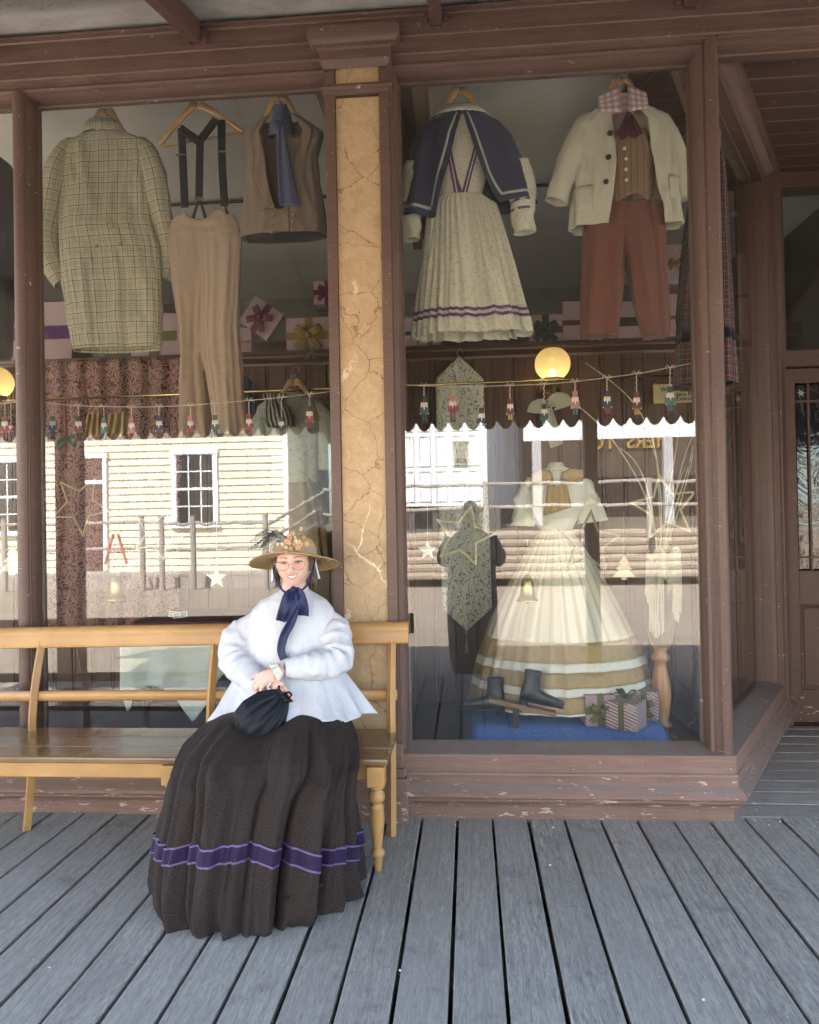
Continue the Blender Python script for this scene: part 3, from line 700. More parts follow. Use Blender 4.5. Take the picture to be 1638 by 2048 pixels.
# trees behind
def tree(name, loc, h, rad, label, seed, leafc):
    rnd = random.Random(seed); t = thing(name, loc, label, 'tree', 'trees behind the buildings across the street')
    base = V(loc); g = G()
    g.tube([base, base+V((.1,0,h*.35)), base+V((.25,.1,h*.7))], [.28, .2, .09], 8)
    for i in range(6):
        a = rnd.uniform(0, 6.28); z = h*rnd.uniform(.35, .6); g.tube([base+V((.1,0,z)), base+V((math.cos(a)*rad*.4, math.sin(a)*rad*.4, z+h*.12)), base+V((math.cos(a)*rad*.75, math.sin(a)*rad*.75, z+h*.18))], [.1,.06,.03], 6)
    g.build('trunk', plain('gum_bark', (.22,.18,.15), .9), t)
    g = G(); cl = []
    for i in range(34):
        a = rnd.uniform(0, 6.28); rr = rad*math.sqrt(rnd.random()); z = h*(.45+.55*rnd.random()); rr *= 1.1-.6*abs(z/h-.68)*2
        cl.append((base+V((math.cos(a)*rr, math.sin(a)*rr, z)), rad*rnd.uniform(.16, .3)))
    for c, r in cl:
        for k in range(95):
            d = V((rnd.gauss(0,1), rnd.gauss(0,1), rnd.gauss(0,.7))).normalized()*r*rnd.random()**.4
            p = c+d; s = rnd.uniform(.09, .2); u = V((rnd.gauss(0,1), rnd.gauss(0,1), rnd.gauss(0,1))).normalized(); w = u.orthogonal().normalized()
            g.add([p-u*s, p+w*s*.4, p+u*s, p-w*s*.4], [(0,1,2,3)])
    g.build('crown', leafc, t)
LEAF1 = plain('gum_leaves', (.045,.06,.028), .6, .4, .6); LEAF2 = plain('dark_leaves', (.03,.045,.022), .6, .4, .6)
for i, (x, y, h, r_) in enumerate(((-3.2,-24,9,3.0), (-.8,-29,11,3.6), (2.5,-27,10,3.4), (6.5,-30,12,4.2), (11,-28,10,3.8), (-24,-26,11,4))):
    tree('gum_tree', (x, y, -.25 if x < -4 else 1.5), h, r_, ['gum tree beside the cottage', 'tall gum tree behind the white building', 'dark leafy tree behind the timber store', 'broad dark tree behind the store', 'rounded dark tree at the far right across the street', 'gum tree at the far left behind the cottage'][i], 20+i, LEAF1 if i % 2 == 0 else LEAF2)
# ============================================================ GARMENTS IN THE WINDOWS
PI = math.pi
def mm(px, Y): return px*(Y+3.56)/1490.0
def surf(tab, Yc, dep, fold=None, pw=.72):
    """closed cloth surface from an outline table (t, left px, right px, py); angle 0 faces the street"""
    def P(th, t, off=0.0):
        l, r, y = interp(tab, t); a = at(l, y, Yc); b = at(r, y, Yc); c = (a+b)/2; w = (b.x-a.x)/2; d = dep(t) if callable(dep) else dep
        s, k = math.sin(th), math.cos(th)
        s2 = math.copysign(abs(s)**pw, s); k2 = math.copysign(abs(k)**pw, k)
        f = off + (fold(th, t) if fold else 0.0)
        return V((c.x + s2*w + s*f*.6, Yc - k2*d - k*f, at((l+r)/2, y, Yc-.8*d).z))
    return P
def grid(g, P, th0, th1, nth, t0, t1, nt, off=0.0, closed=False, wav=None):
    rows = []
    for j in range(nt+1):
        t = t0+(t1-t0)*j/nt
        rows.append([P((th0(t) if callable(th0) else th0) + ((th1(t) if callable(th1) else th1)-(th0(t) if callable(th0) else th0))*i/nth, t, off) for i in range(nth+(0 if closed else 1))])
        if wav: rows[-1] = [p + wav(k/nth, t) for k, p in enumerate(rows[-1])]
    g.loft(rows, closed); return g
def folds(amp, ks, seed=0, pw=1.0, t0=0.0):
    ph = [(k, random.Random(seed*31+i).uniform(0, 6.28), random.Random(seed*57+i).uniform(.6, 1.3)) for i, k in enumerate(ks)]
    def f(th, t):
        q = max(0.0, (t-t0)/(1-t0))**pw
        return amp*q*sum(a*math.sin(k*th+p+.6*math.sin(2*t+p)) for k, p, a in ph)/len(ph) + .006*nz(math.cos(th)*3, math.sin(th)*3+seed, t*6) + amp*.55*(.3+.7*q)*(rg(math.cos(th)*2.6+seed, math.sin(th)*2.6, t*1.1)-.35)
    return f
def sleeve(g, pts, Yc, widths, dep=.75, n=20, m=18, seed=0, wr=.006, yoff=None):
    ctr = smooth_path([at(x, y, Yc+(yoff[i] if yoff else 0)) for i, (x, y) in enumerate(pts)], m)
    rs = []
    for i in range(m+1):
        w = interp([(k/(len(widths)-1), x) for k, x in enumerate(widths)], i/m)[0]; r = mm(w, Yc)/2
        rs.append((r, r))
    T = [(ctr[min(i+1, m)]-ctr[max(i-1, 0)]).normalized() for i in range(m+1)]; rings = []
    for i in range(m+1):
        B = T[i].cross(V((0,1,0))).normalized(); Nn = V((0,1,0))
        rings.append([ctr[i] + B*(math.cos(2*PI*k/n)*(rs[i][0]+wr*nz(i*.55+seed, math.cos(2*PI*k/n)*1.5, math.sin(2*PI*k/n)*1.5)+wr*.6*(rg(i*.22+seed, math.cos(2*PI*k/n)*1.2, math.sin(2*PI*k/n)*1.2)-.4))) + Nn*(math.sin(2*PI*k/n)*(rs[i][0]*dep+wr*nz(i*.5, seed+math.cos(2*PI*k/n)*1.5, 7+math.sin(2*PI*k/n)*1.5))) for k in range(n)])
    g.loft(rings, True, True, False); return g
HW = wood('hanger_beech', (.40, .22, .09), (.58, .36, .16), .35, 'X', .3)
STEEL = plain('hook_steel', (.55, .55, .55), .25, .05, 5, 0, metal=1.0)
def hanger(neck, lt, rt, Y, hook_top, label, bar=False, group='wooden clothes hangers in the windows'):
    c = at(neck[0], neck[1], Y); a = at(lt[0], lt[1], Y); b = at(rt[0], rt[1], Y)
    t = thing('wooden_hanger', c, label, 'hanger', group)
    path = smooth_path([a, a.lerp(c, .5)+V((0,-.01,.012)), c+V((-.03,-.012,-.004)), c, c+V((.03,-.012,-.004)), c.lerp(b, .5)+V((0,-.01,.012)), b], 24)
    g = G(); rs = []
    for i in range(25):
        u = abs(i/24-.5)*2; h = .013 + .022*max(0, 1-u*1.5); rs.append((.012, h))
    g.tube(path, rs, 10); g.build('yoke', HW, t, smooth=True)
    h = at(hook_top[0], hook_top[1], Y); g = G()
    pts = smooth_path([c+V((0,0,.01)), c+V((0,0,.05)), c.lerp(h, .6)+V((-.022,0,0)), h+V((-.012,0,.02)), h+V((.012,0,.045)), h+V((.034,0,.03)), h+V((.038,0,.005))], 24); g.tube(pts, .0022, 6); g.build('hook', STEEL, t, smooth=True)
    if bar:
        g = G(); g.tube([a+V((.02,0,-.005)), b+V((-.02,0,-.005))], .007, 8); g.build('bar', HW, t, smooth=True)
    return t
def plaid(name, base, layers, rot=0.0, rough=.85):
    n = N(name); c = n.coord('UV', rot=(0,0,rot)); s = n.sep(c); wob_ = n.noise(n.coord('UV'), 30, 2, .5)
    col = n.mix(n.ramp(n.noise(c, 260, 3, .7), [(.35, 0.0), (.65, 1.0)]), tuple(x*.82 for x in base), base)
    for ax, per, off, wd, cc, al in layers:
        u = n.math('ADD', s[ax], n.math('MULTIPLY', n.math('SUBTRACT', wob_, .5), .004))
        col = n.mix(n.math('MULTIPLY', n.stripe(u, per, off, wd), al), col, cc)
    cr = n.noise(n.coord('UV'), 7, 4, .55, .8)
    nm = n.bump(cr, .3, .03); nm = n.bump(n.noise(c, 300, 2, .6), .2, .001, nm)
    return n.finish(col, rough, .2, 0, nm, 0, .15)
def buttons(parent, pts, Y, r, mat, name='button'):
    for (x, y) in pts:
        c = at(x, y, Y); g = G(); g.lathe([(.0005, .004), (r*.6, .0045), (r*.85, .006), (r, .003), (r, -.003)], c, 14, Matrix.Rotation(PI/2, 3, 'X')); g.build(name, mat, parent, smooth=True)

# ---- checked tail coat seen from the back
COATM = plaid('checked_wool', (.46, .42, .275), [(0, .060, 0, .10, (.16,.185,.19), .75), (1, .060, 0, .10, (.16,.185,.19), .75), (0, .060, .30, .08, (.17,.085,.02), .95), (1, .060, .30, .08, (.17,.085,.02), .95), (0, .060, .55, .04, (.22,.20,.12), .8), (1, .060, .55, .04, (.22,.20,.12), .8), (0, .030, .1, .5, (.40,.40,.34), .25), (1, .030, .1, .5, (.40,.40,.34), .25), (0,.06,.80,.05,(.25,.15,.05),.9), (1,.06,.80,.05,(.25,.15,.05),.9)])
YC = .42
coat = thing('tail_coat', at(212, 700, YC), 'checked olive wool tail coat hung back to front in the left window', 'coat')
tab = [(0, 168, 250, 262), (.06, 128, 296, 280), (.12, 122, 303, 310), (.22, 124, 300, 360), (.40, 120, 304, 440), (.50, 122, 318, 490), (.62, 128, 322, 550), (.85, 140, 322, 640), (1.0, 150, 321, 694)]
def coat_fold(th, t):
    f = .016*(rg(math.cos(th)*2.2, math.sin(th)*2.2, t*2.2)-.4)*(.4+.6*t) + .007*(rg(math.cos(th)*5+t*2, math.sin(th)*5, t*5+3)-.4) + .006*nz(th*2.5, t*9) + .006*nz(th*6, t*16) + .004*math.sin(9*th+5*t)*max(0, t-.4)
    if math.cos(th) > 0 and t > .52:                   # back vent pleats
        x = math.sin(th)
        for c0 in (-.28, .20):
            d = (x-c0)/.07
            if abs(d) < 1: f -= .022*(1-abs(d))*min(1, (t-.52)/.06) if d > 0 else 0
    return f
P = surf(tab, YC, lambda t: .052+.022*min(1, t*2.5), coat_fold)
g = G(); grid(g, P, -PI, PI, 120, 0, 1, 80, closed=True); g.build('coat_body', COATM, coat, smooth=True, solid=.004)
g = G(); sleeve(g, [(160,290),(136,300),(114,350),(99,420),(92,480),(104,528),(126,568)], YC, [24, 46, 58, 56, 52, 46, 38], .8, seed=3, wr=.012, yoff=[0,0,0,-.02,-.03,0,.02]); g.build('sleeve', COATM, coat, smooth=True)
g = G(); sleeve(g, [(266,288),(288,298),(308,350),(321,420),(333,470),(338,520),(330,560)], YC, [24, 44, 54, 48, 42, 38, 32], .8, seed=8, wr=.012, yoff=[0,0,0,0,.02,.04,.05]); g.build('sleeve', COATM, coat, smooth=True)
g = G(); rows = []
for j, (py, w, d, dz) in enumerate(((268, 92, .082, 0), (258, 84, .088, 0), (248, 74, .075, 0), (247, 70, .055, 0), (262, 60, .04, 0))):
    c = at(209, py, YC); hw = mm(w, YC)/2
    rows.append([V((c.x+hw*math.sin(a), YC-d*math.cos(a), c.z-.018*(1-math.cos(a))*.5 - .012*math.cos(a)**2*(1 if j < 2 else 0))) for a in [-PI*.75+1.5*PI*i/24 for i in range(25)]])
g.loft(rows, False); g.build('collar', COATM, coat, smooth=True, solid=.003)
buttons(coat, [(192, 491), (240, 487)], YC-.085, .011, COATM)
hanger((213, 226), (152, 300), (272, 296), YC, (216, 205), 'wooden hanger inside the checked tail coat')
# ---- braces and trousers
TAN = cloth('tan_wool', (.34, .235, .165), (.26, .175, .12), 220, .9, .15)
tr = thing('trousers', at(412, 860, YC), 'tan high-backed wool trousers on black braces in the left window', 'trousers')
hip = surf([(0, 348, 470, 428), (.3, 337, 481, 455), (.6, 336, 484, 480), (1, 360, 465, 575)], YC, lambda t: .055-.035*max(0, (t-.5)/.5)**1.5, folds(.006, [3, 5, 7], 4))
def wai(u, t): 
    th = -PI+2*PI*u
    if math.cos(th) < 0: return V((0,0,0))
    x = math.sin(th); return V((0, 0, (.03*math.exp(-((abs(x)-.45)/.28)**2) - .035*math.exp(-(x/.10)**2))*max(0, 1-t*4)))
TANO = cloth('tan_wool_cloth', (.40, .285, .205), (.31, .215, .15), 220, .9, .15, coordk='Object', wr=9, wrs=.35)
def capped(g, P, t0, t1, nth, nt, wav=None):
    rows = []
    for j in range(nt+1):
        t = t0+(t1-t0)*j/nt; rows.append([P(-PI+2*PI*k/nth, t) + (wav(k/nth, t) if wav else V((0,0,0))) for k in range(nth)])
    g.loft(rows, True, True, True)
def fuse(o, vox, it=3):
    md = o.modifiers.new('remesh', 'REMESH'); md.mode = 'VOXEL'; md.voxel_size = vox; md.use_smooth_shade = True
    md = o.modifiers.new('smooth', 'SMOOTH'); md.factor = .5; md.iterations = it
g = G(); capped(g, hip, 0, 1, 72, 24, wai)
for tb, sd_ in (([(0, 338, 420, 470), (.2, 345, 413, 560), (.4, 360, 406, 650), (.55, 363, 403, 710), (.8, 361, 411, 800), (1, 358, 418, 872)], 5), ([(0, 400, 484, 470), (.2, 404, 480, 560), (.4, 403, 477, 650), (.55, 406, 482, 710), (.8, 421, 488, 800), (1, 427, 493, 868)], 9)):
    capped(g, surf(tb, YC, lambda t: .052-.008*t, folds(.034, [2, 3, 5], sd_, .6)), 0, 1, 56, 60)
fuse(g.build('trouser_cloth', TANO, tr, smooth=True), .007)
BLK = cloth('black_webbing', (.010, .010, .013), (.007, .007, .009), 300, .7, sheen=.0)
def strap(pts, w, name='brace_strap', dy=0.0, mat=BLK, parent=tr):
    g = G(); ribbon(g, smooth_path([at(x, y, YC+d+dy) for x, y, d in pts], 14), mm(w, YC), [V((1,0,0))]*15 if abs(pts[0][0]-pts[-1][0]) < 25 else [V((.72,0,.69 if pts[-1][0] < pts[0][0] else -.69))]*15, 3); return g.build(name, mat, parent, smooth=True, solid=.003)
strap([(363, 256, -.02), (366, 330, -.04), (370, 415, -.060)], 16); strap([(443, 240, -.02), (444, 320, -.04), (449, 412, -.060)], 16)
strap([(400, 283, -.05), (399, 340, -.06), (398, 398, -.066)], 16)
def diag(a, b):
    g = G(); pa, pb = at(*a, YC-.045), at(*b, YC-.07); d = (pb-pa).normalized(); s = V((0,1,0)).cross(d); ribbon(g, [pa.lerp(pb, i/6) for i in range(7)], mm(17, YC), s, 3); g.build('brace_strap', BLK, tr, smooth=True, solid=.003)
diag((359, 256), (399, 284)); diag((433, 238), (398, 284))
for x, y in ((362, 310), (444, 304), (398, 396)):
    c = at(x, y, YC-.058 if x != 398 else YC-.072); g = G(); g.box(c.x-.024, c.x+.024, c.y-.006, c.y+.001, c.z-.005, c.z+.005); g.build('buckle', STEEL, tr)
LEA = plain('black_leather', (.02, .018, .018), .4, .2, 20, .2)
for (a, b) in (((396,402), (386,437)), ((401,402), (411,436)), ((450,412),(455,428))):
    g = G(); g.tube([at(*a, YC-.072), at(*b, YC-.074)], [.006, .010], 8, flat=.4); g.build('brace_tab', LEA, tr)
hanger((396, 214), (318, 290), (488, 264), YC, (390, 194), 'wooden hanger with a bar carrying the black braces', bar=True)
# ---- waistcoat with cravat
WAI = cloth('brown_flecked_wool', (.25, .185, .14), (.185, .135, .10), 240, .9, .15)
wc = thing('waistcoat', at(566, 478, YC), 'brown double-breasted waistcoat with lapels in the left window', 'waistcoat')
wt = [(0, 532, 592, 222), (.07, 515, 615, 240), (.15, 490, 646, 262), (.30, 500, 634, 310), (.45, 494, 638, 350), (.7, 487, 648, 415), (1, 482, 655, 466)]
wf = lambda th, t: .010*(rg(math.cos(th)*2.5, math.sin(th)*2.5, t*2)-.4)+.004*nz(th*4, t*9, 5)
Pw = surf(wt, YC, lambda t: .045+.035*min(1, t*1.5), wf)
vth = lambda t: max(.03, .55*(1-t/.78)) if t < .78 else .03
g = G(); grid(g, Pw, vth, lambda t: 2*PI-vth(t), 110, .03, 1, 50); g.build('waistcoat_body', WAI, wc, smooth=True, solid=.004)
g = G(); grid(g, Pw, lambda t: -.38-.1*t, .12, 20, .72, 1.06, 12, off=.006); g.build('front_overlap', WAI, wc, smooth=True, solid=.003)
for s in (-1, 1):
    g = G(); grid(g, Pw, (lambda t: s*vth(t)), (lambda t: s*(vth(t)+.42*math.sin(PI*min(1, (t+.1)/.85))*.9+.02)), 10, .05, .76, 26, off=.010); g.build('lapel', WAI, wc, smooth=True, solid=.003)
LIN = cloth('dark_lining', (.03, .028, .03), None, 100, .6)
g = G(); grid(g, surf([(0,500,640,440),(1,495,648,474)], YC+.015, .045), -PI, PI, 40, 0, 1, 6, closed=True); g.build('lining', LIN, wc, smooth=True)
BRASS = plain('old_brass', (.36, .25, .12), .35, .2, 20, .1, metal=.8)
buttons(wc, [(546,413),(546,430),(545,447),(544,464)], YC-.098, .009, BRASS); buttons(wc, [(586,430),(585,444),(584,460)], YC-.098, .009, BRASS)
SLATE = cloth('slate_blue_satin', (.085, .10, .17), (.07, .08, .14), 60, .45, .1, .1, .1)
cr = thing('cravat', at(578, 415, YC-.1), 'slate blue satin cravat hanging over the brown waistcoat', 'cravat')
g = G(); c = at(563, 232, YC)
for k in range(3):
    rows = []
    for j in range(7):
        u = j/6; z = c.z+.06-.05*k-.075*u
        rows.append([V((c.x+(.040+.012*k+.01*u)*math.sin(a), YC-.005-(.045+.012*k+.012*math.sin(PI*u))*math.cos(a), z-.02*math.cos(a)+.006*nz(a*3, u*4, k))) for a in [-PI+2*PI*i/28 for i in range(28)]])
    g.loft(rows, True)
g.build('neck_wrap', SLATE, cr, smooth=True)
g = G(); pts = smooth_path([at(x, y, YC-.098) for x, y in ((563,252),(566,300),(573,360),(580,413))], 16); rows = []
for i, p in enumerate(pts):
    w = interp([(0,.030),(.15,.045),(.6,.085),(1,.115)], i/16)[0]; rows.append([p+V((w*(k/8-.5), -.006*math.sin(k*1.2+i*.15)-.008, -.012*(k/8-.5)*(1 if i == 16 else 0))) for k in range(9)])
g.loft(rows, False); g.build('tail', SLATE, cr, smooth=True, solid=.003)
hanger((560, 200), (506, 280), (628, 276), YC, (558, 184), 'wooden hanger inside the brown waistcoat')
# ---- charcoal coat cut by the left edge
CHAR = cloth('charcoal_wool', (.030, .032, .040), (.022, .024, .03), 200, .9)
cc_ = thing('charcoal_coat', at(-60, 700, YC), 'charcoal coat cut off by the left edge of the window', 'coat')
P = surf([(0,-60,-10,290),(.08,-110,16,312),(.2,-125,27,370),(.6,-120,29,520),(.75,-115,29,560),(1,-110,22,706)], YC, .12, folds(.008,[3,5],6)); g = G(); grid(g, P, -PI, PI, 60, 0, .72, 40, closed=True); g.build('coat_body', CHAR, cc_, smooth=True, solid=.004)
g = G(); grid(g, surf([(0,-100,26,550),(1,-95,22,706)], YC+.01, .08, folds(.008,[3],3)), -PI, PI, 40, 0, 1, 16, closed=True); g.build('trouser_leg', cloth('black_wool', (.016,.016,.018), None, 200), cc_, smooth=True)
# ---- girl's sprigged dress
def sprig(name, base, ink, sc=55, thr=.62):
    n = N(name); c = n.coord('UV'); v = n.voronoi(c, sc, 'F1'); f = n.noise(c, sc*3.2, 3, .65)
    m = n.math('MULTIPLY', n.ramp(v, [(.28, 1.0), (.48, 0.0)]), n.ramp(f, [(.48, 0.0), (.56, 1.0)]))
    col = n.mix(n.math('MULTIPLY', m, .75), base, ink); col = n.mix(n.math('MULTIPLY', n.noise(c, 9, 3), .25), col, tuple(x*.72 for x in base))
    nm = n.bump(n.noise(c, 9, 4, .55, .8), .25, .03)
    return n.finish(col, .85, .2, 0, nm, 0, .1)
SPR = sprig('sprigged_cream_cotton', (.60, .57, .44), (.22, .20, .14)); PUR = cloth('mauve_ribbon', (.16, .06, .15), None, 120, .6); LIL = cloth('pale_lilac_cotton', (.55, .50, .47), None, 120)
dr = thing('girls_dress', at(945, 668, YC), 'cream sprigged girl\'s dress with mauve ribbon bands under the navy cape', 'dress')
bt = [(0, 895, 945, 232), (.15, 870, 975, 250), (.3, 862, 985, 290), (1, 876, 964, 388)]
Pb = surf(bt, YC, .075, folds(.003,[3],2)); g = G(); grid(g, Pb, -PI, PI, 56, 0, 1, 20, closed=True); g.build('bodice', SPR, dr, smooth=True)
for sgn in (-1, 1):
    for q in (0, 1):
        g = G(); grid(g, Pb, lambda t: sgn*(.55-.40*t-.12*q)+(0), lambda t: sgn*(.55-.40*t-.12*q)+.07, 3, .30, 1.0, 14, off=.004); g.build('mauve_ribbon', PUR, dr, smooth=True)
def sk(th, t): return (.046*(rg(math.cos(th)*4.2, math.sin(th)*4.2, t*.5)-.45)+.026*(rg(math.cos(th)*9, math.sin(th)*9, 4+t*.6)-.45))*(.25+.75*t)*min(1, t*5)+.012*math.sin(38*th+3*math.sin(3*th))*max(0,1-t*1.6)*min(1,t*8)
Ps = surf([(0, 876, 964, 386), (.1, 858, 990, 404), (.35, 848, 1018, 490), (.7, 836, 1046, 590), (1, 828, 1066, 664)], YC, lambda t: .06+.05*t, sk, .8)
g = G()
for t0, t1, m_ in ((0, .80, 0), (.80, .825, 1), (.825, .85, 2), (.85, .875, 1), (.875, 1, 0)):
    g.m = m_; grid(g, Ps, -PI, PI, 220, t0, t1, 40 if t1 == .8 else (8 if t0 == .875 else 2), closed=True)
g.build('skirt', [SPR, PUR, LIL], dr, smooth=True, solid=.003)
for pts, ws, yo in (([(832,330),(823,390),(820,440),(822,480)], [52,50,46,38], -.01), ([(1030,330),(1046,380),(1045,430),(1048,466)], [56,54,48,40], -.01)):
    sl_ = G(); sleeve(sl_, pts, YC+yo, ws, .8, 24, 20, seed=pts[0][0], wr=.012); so_ = sl_.build('sleeve', SPR, dr, smooth=True)
    for q, u in enumerate((.55, .68)):
        c = V(at(*pts[0], YC+yo)).lerp(at(*pts[-1], YC+yo), u); c.x = smooth_path([at(x, y, YC+yo) for x, y in pts], 50)[int(50*u)].x
        g = G(); r_ = mm(50-6*u, YC)/2+.003; g.loft([[V((c.x+r_*math.sin(a), YC+yo-r_*.83*math.cos(a), c.z+z+.006*math.sin(a))) for a in [2*PI*i/24 for i in range(24)]] for z in (-.007, .007)], True); g.build('mauve_ribbon', PUR, so_, smooth=True)
WHC = cloth('white_lace_cotton', (.64, .62, .54), None, 90, .85)
g = G(); rows = []
for j, (r_, z) in enumerate(((.046, .050), (.056, .058), (.088, .040), (.118, .012), (.145, -.016))):
    c = at(918, 218, YC-.06); rows.append([V((c.x+r_*math.sin(a)*1.1, YC-.01-r_*.8*math.cos(a), c.z+z-.022*math.cos(a)-(.006*abs(math.sin(a*14)) if j == 4 else 0))) for a in [-PI+2*PI*i/80 for i in range(81)]])
g.loft(rows, False); g.build('lace_collar', WHC, dr, smooth=True, solid=.003)
hanger((920, 184), (846, 285), (996, 278), YC, (915, 165), 'wooden hanger inside the navy cape and sprigged dress')
NAVY = cloth('navy_wool_cape', (.045, .052, .095), (.032, .038, .070), 220, .9, .12)
cp_ = thing('cape', at(930, 415, YC), 'short navy wool cape with silver braid edging over the sprigged dress', 'cape')
ct = [(0, 885, 962, 222), (.12, 846, 1000, 238), (.25, 826, 1022, 262), (.5, 815, 1044, 312), (.75, 808, 1058, 352), (1, 803, 1070, 388)]
gl_ = [(0, -.03, .04), (.12, -.03, .06), (.35, -.15, .14), (.65, -.31, .25), (1, -.48, .45)]
cf = lambda th, t: .022*t*(rg(math.cos(th)*2.4, math.sin(th)*2.4, t*.8)-.4)+.030*t*t*math.sin(7*th+1.0+t)+.012*t*math.sin(13*th) + .004*nz(th*2, t*5)
Pc = surf(ct, YC, lambda t: .085+.075*t, cf, .9)
lowz = lambda u, t: V((0,0,-.035*max(0, (t-.6)/.4)*(1 if u < .22 or u > .78 else 0)*1.0))
tl = lambda t: interp(gl_, t)[0]; trr = lambda t: interp(gl_, t)[1]
_Pc = Pc
def Pc(th, t, off=0.0):
    p = _Pc(th, t, off); x = (th-.3)/(2*PI-.8)
    p.z -= t**2*(.11*max(0, 1-(1-x)/.30)**1 + .05*max(0, 1-x/.22)); return p
g = G(); grid(g, Pc, trr, lambda t: 2*PI+tl(t), 150, 0, 1, 44); g.build('cape_cloth', NAVY, cp_, smooth=True, solid=.005)
BRD = cloth('silver_braid', (.52, .54, .50), (.34, .36, .34), 260, .6, .2)
def strip(Pf, tha, thb, ta, tb, n, nw, off, name, mat, parent):
    g = G(); grid(g, Pf, tha, thb, n, ta, tb, nw, off=off); return g.build(name, mat, parent, smooth=True, solid=.002)
strip(Pc, lambda t: trr(t)+.09, lambda t: trr(t)+.135, .05, .93, 2, 40, .006, 'braid', BRD, cp_); strip(Pc, lambda t: tl(t)-.135, lambda t: tl(t)-.09, .05, .93, 2, 40, .006, 'braid', BRD, cp_)
strip(Pc, lambda t: trr(1)+.09, lambda t: 2*PI+tl(1)-.09, .905, .935, 150, 2, .006, 'braid', BRD, cp_)
# ---- boy's cream jacket outfit
CRM = cloth('cream_canvas_cotton', (.56, .52, .40), (.49, .45, .34), 160, .85, .14, .25)
jk = thing('boys_jacket', at(1235, 445, YC), 'cream cotton jacket with large dark buttons in the right window', 'jacket')
jt = [(0, 1205, 1278, 205), (.07, 1178, 1308, 218), (.16, 1152, 1342, 240), (.3, 1150, 1348, 290), (.6, 1146, 1352, 360), (1, 1138, 1364, 446)]
def jf(th, t): return .020*(rg(math.cos(th)*2.4+7, math.sin(th)*2.4, t*1.6)-.4)*(.35+.65*t) + .007*(rg(math.cos(th)*6-t*2, math.sin(th)*6, t*4+3)-.4) + .008*t*math.sin(6*th+.5)+.006*t*math.sin(11*th)+.004*nz(th*2, t*6, 3)
Pj = surf(jt, YC, lambda t: .060+.034*min(1, t*1.4), jf)
jl = [(0, -.30, .30), (.2, -.14, .32), (.45, -.12, .40), (.7, -.16, .48), (1, -.24, .60)]
g = G(); grid(g, Pj, lambda t: interp(jl, t)[1], lambda t: 2*PI+interp(jl, t)[0], 130, 0, 1, 56); g.build('jacket_body', CRM, jk, smooth=True, solid=.005)
g = G(); sleeve(g, [(1196,236),(1172,248),(1150,300),(1129,350),(1112,404)], YC, [20, 42, 52, 47, 44], .8, 24, 22, seed=12, wr=.009, yoff=[.01,0,-.01,-.02,-.03]); g.build('sleeve', CRM, jk, smooth=True)
g = G(); sleeve(g, [(1298,234),(1322,248),(1346,300),(1361,350),(1371,398)], YC, [20, 42, 48, 40, 33], .8, 24, 22, seed=17, wr=.009); g.build('sleeve', CRM, jk, smooth=True)
for (x0, x1, y0, y1) in ((1147, 1186, 366, 418), (1328, 1358, 352, 402)):
    g = G(); rows = []
    for j in range(6):
        y = y0+(y1-y0)*j/5; t_ = .6+.4*(y-360)/86
        l, r, _ = interp(jt, t_); row = []
        for i in range(8):
            x = x0+(x1-x0)*i/7; sx = max(-.995, min(.995, ((x-(l+r)/2)/((r-l)/2)))); th = math.copysign(math.asin(min(1, abs(sx)**(1/.85))), sx); row.append(Pj(th, t_, .006))
        rows.append(row)
    g.loft(rows, False); g.build('pocket', CRM, jk, smooth=True, solid=.004)
BTN = plain('dark_horn_button', (.03, .022, .02), .3, .2, 20, 0)
buttons(jk, [(1220,266),(1217,314),(1212,363)], YC-.108, .014, BTN)
wv = thing('boys_waistcoat', at(1258, 400, YC-.05), 'brown striped waistcoat under the cream jacket', 'waistcoat')
STRW = plaid('brown_stripe_wool', (.20, .125, .07), [(0, .011, 0, .28, (.32,.22,.13), .8), (0, .033, .3, .12, (.09,.05,.03), .8)])
Pv = surf([(0,1225,1290,250),(.3,1210,1308,300),(1,1215,1306,388)], YC-.010, .062, folds(.003,[3],4)); g = G(); grid(g, Pv, -1.3, 1.3, 40, .05, 1, 20, wav=lambda u, t: V((0,0,-.040*max(0,(t-.8)/.2)*(1-abs(abs(u-.5)-.22)/.25))))
g.build('front', STRW, wv, smooth=True, solid=.003)
buttons(wv, [(1247,277),(1249,297),(1252,318),(1252,339),(1253,360)], YC-.082, .0085, plain('bone_button', (.62,.56,.44), .35, .1, 20, 0))
bs = thing('checked_shirt', at(1240, 230, YC-.05), 'pink gingham shirt collar showing above the cream jacket', 'shirt')
GING = plaid('pink_gingham', (.72, .66, .62), [(0, .034, 0, .5, (.42,.16,.16), .55), (1, .034, 0, .5, (.42,.16,.16), .55)])
g = G(); rows = []
c = at(1242, 211, YC)
for s in (-1, 1):
    rows = []
    for j in range(7):
        u = j/6; rows.append([c + V((s*(.020+.105*k), -.070-.035*u+.035*k, .070-.03*u-.13*u*(1-k*.45)-.03*k)) for k in [i/8 for i in range(9)]])
    g.loft(rows, False)
g.build('collar_points', GING, bs, smooth=True, solid=.004)
g = G(); g.loft([[V((c.x+.066*math.sin(a), YC-.02-.055*math.cos(a), c.z+z-.02*math.cos(a))) for a in [2*PI*i/30 for i in range(30)]] for z in (-.06, .0, .045)], True); g.build('collar_stand', GING, bs, smooth=True)
MAR = cloth('maroon_silk', (.10, .022, .035), (.07, .015, .025), 60, .5, .2, .15)
nk = thing('neckerchief', at(1253, 262, YC-.1), 'maroon silk neckerchief tied at the gingham collar', 'neckerchief')
g = G()
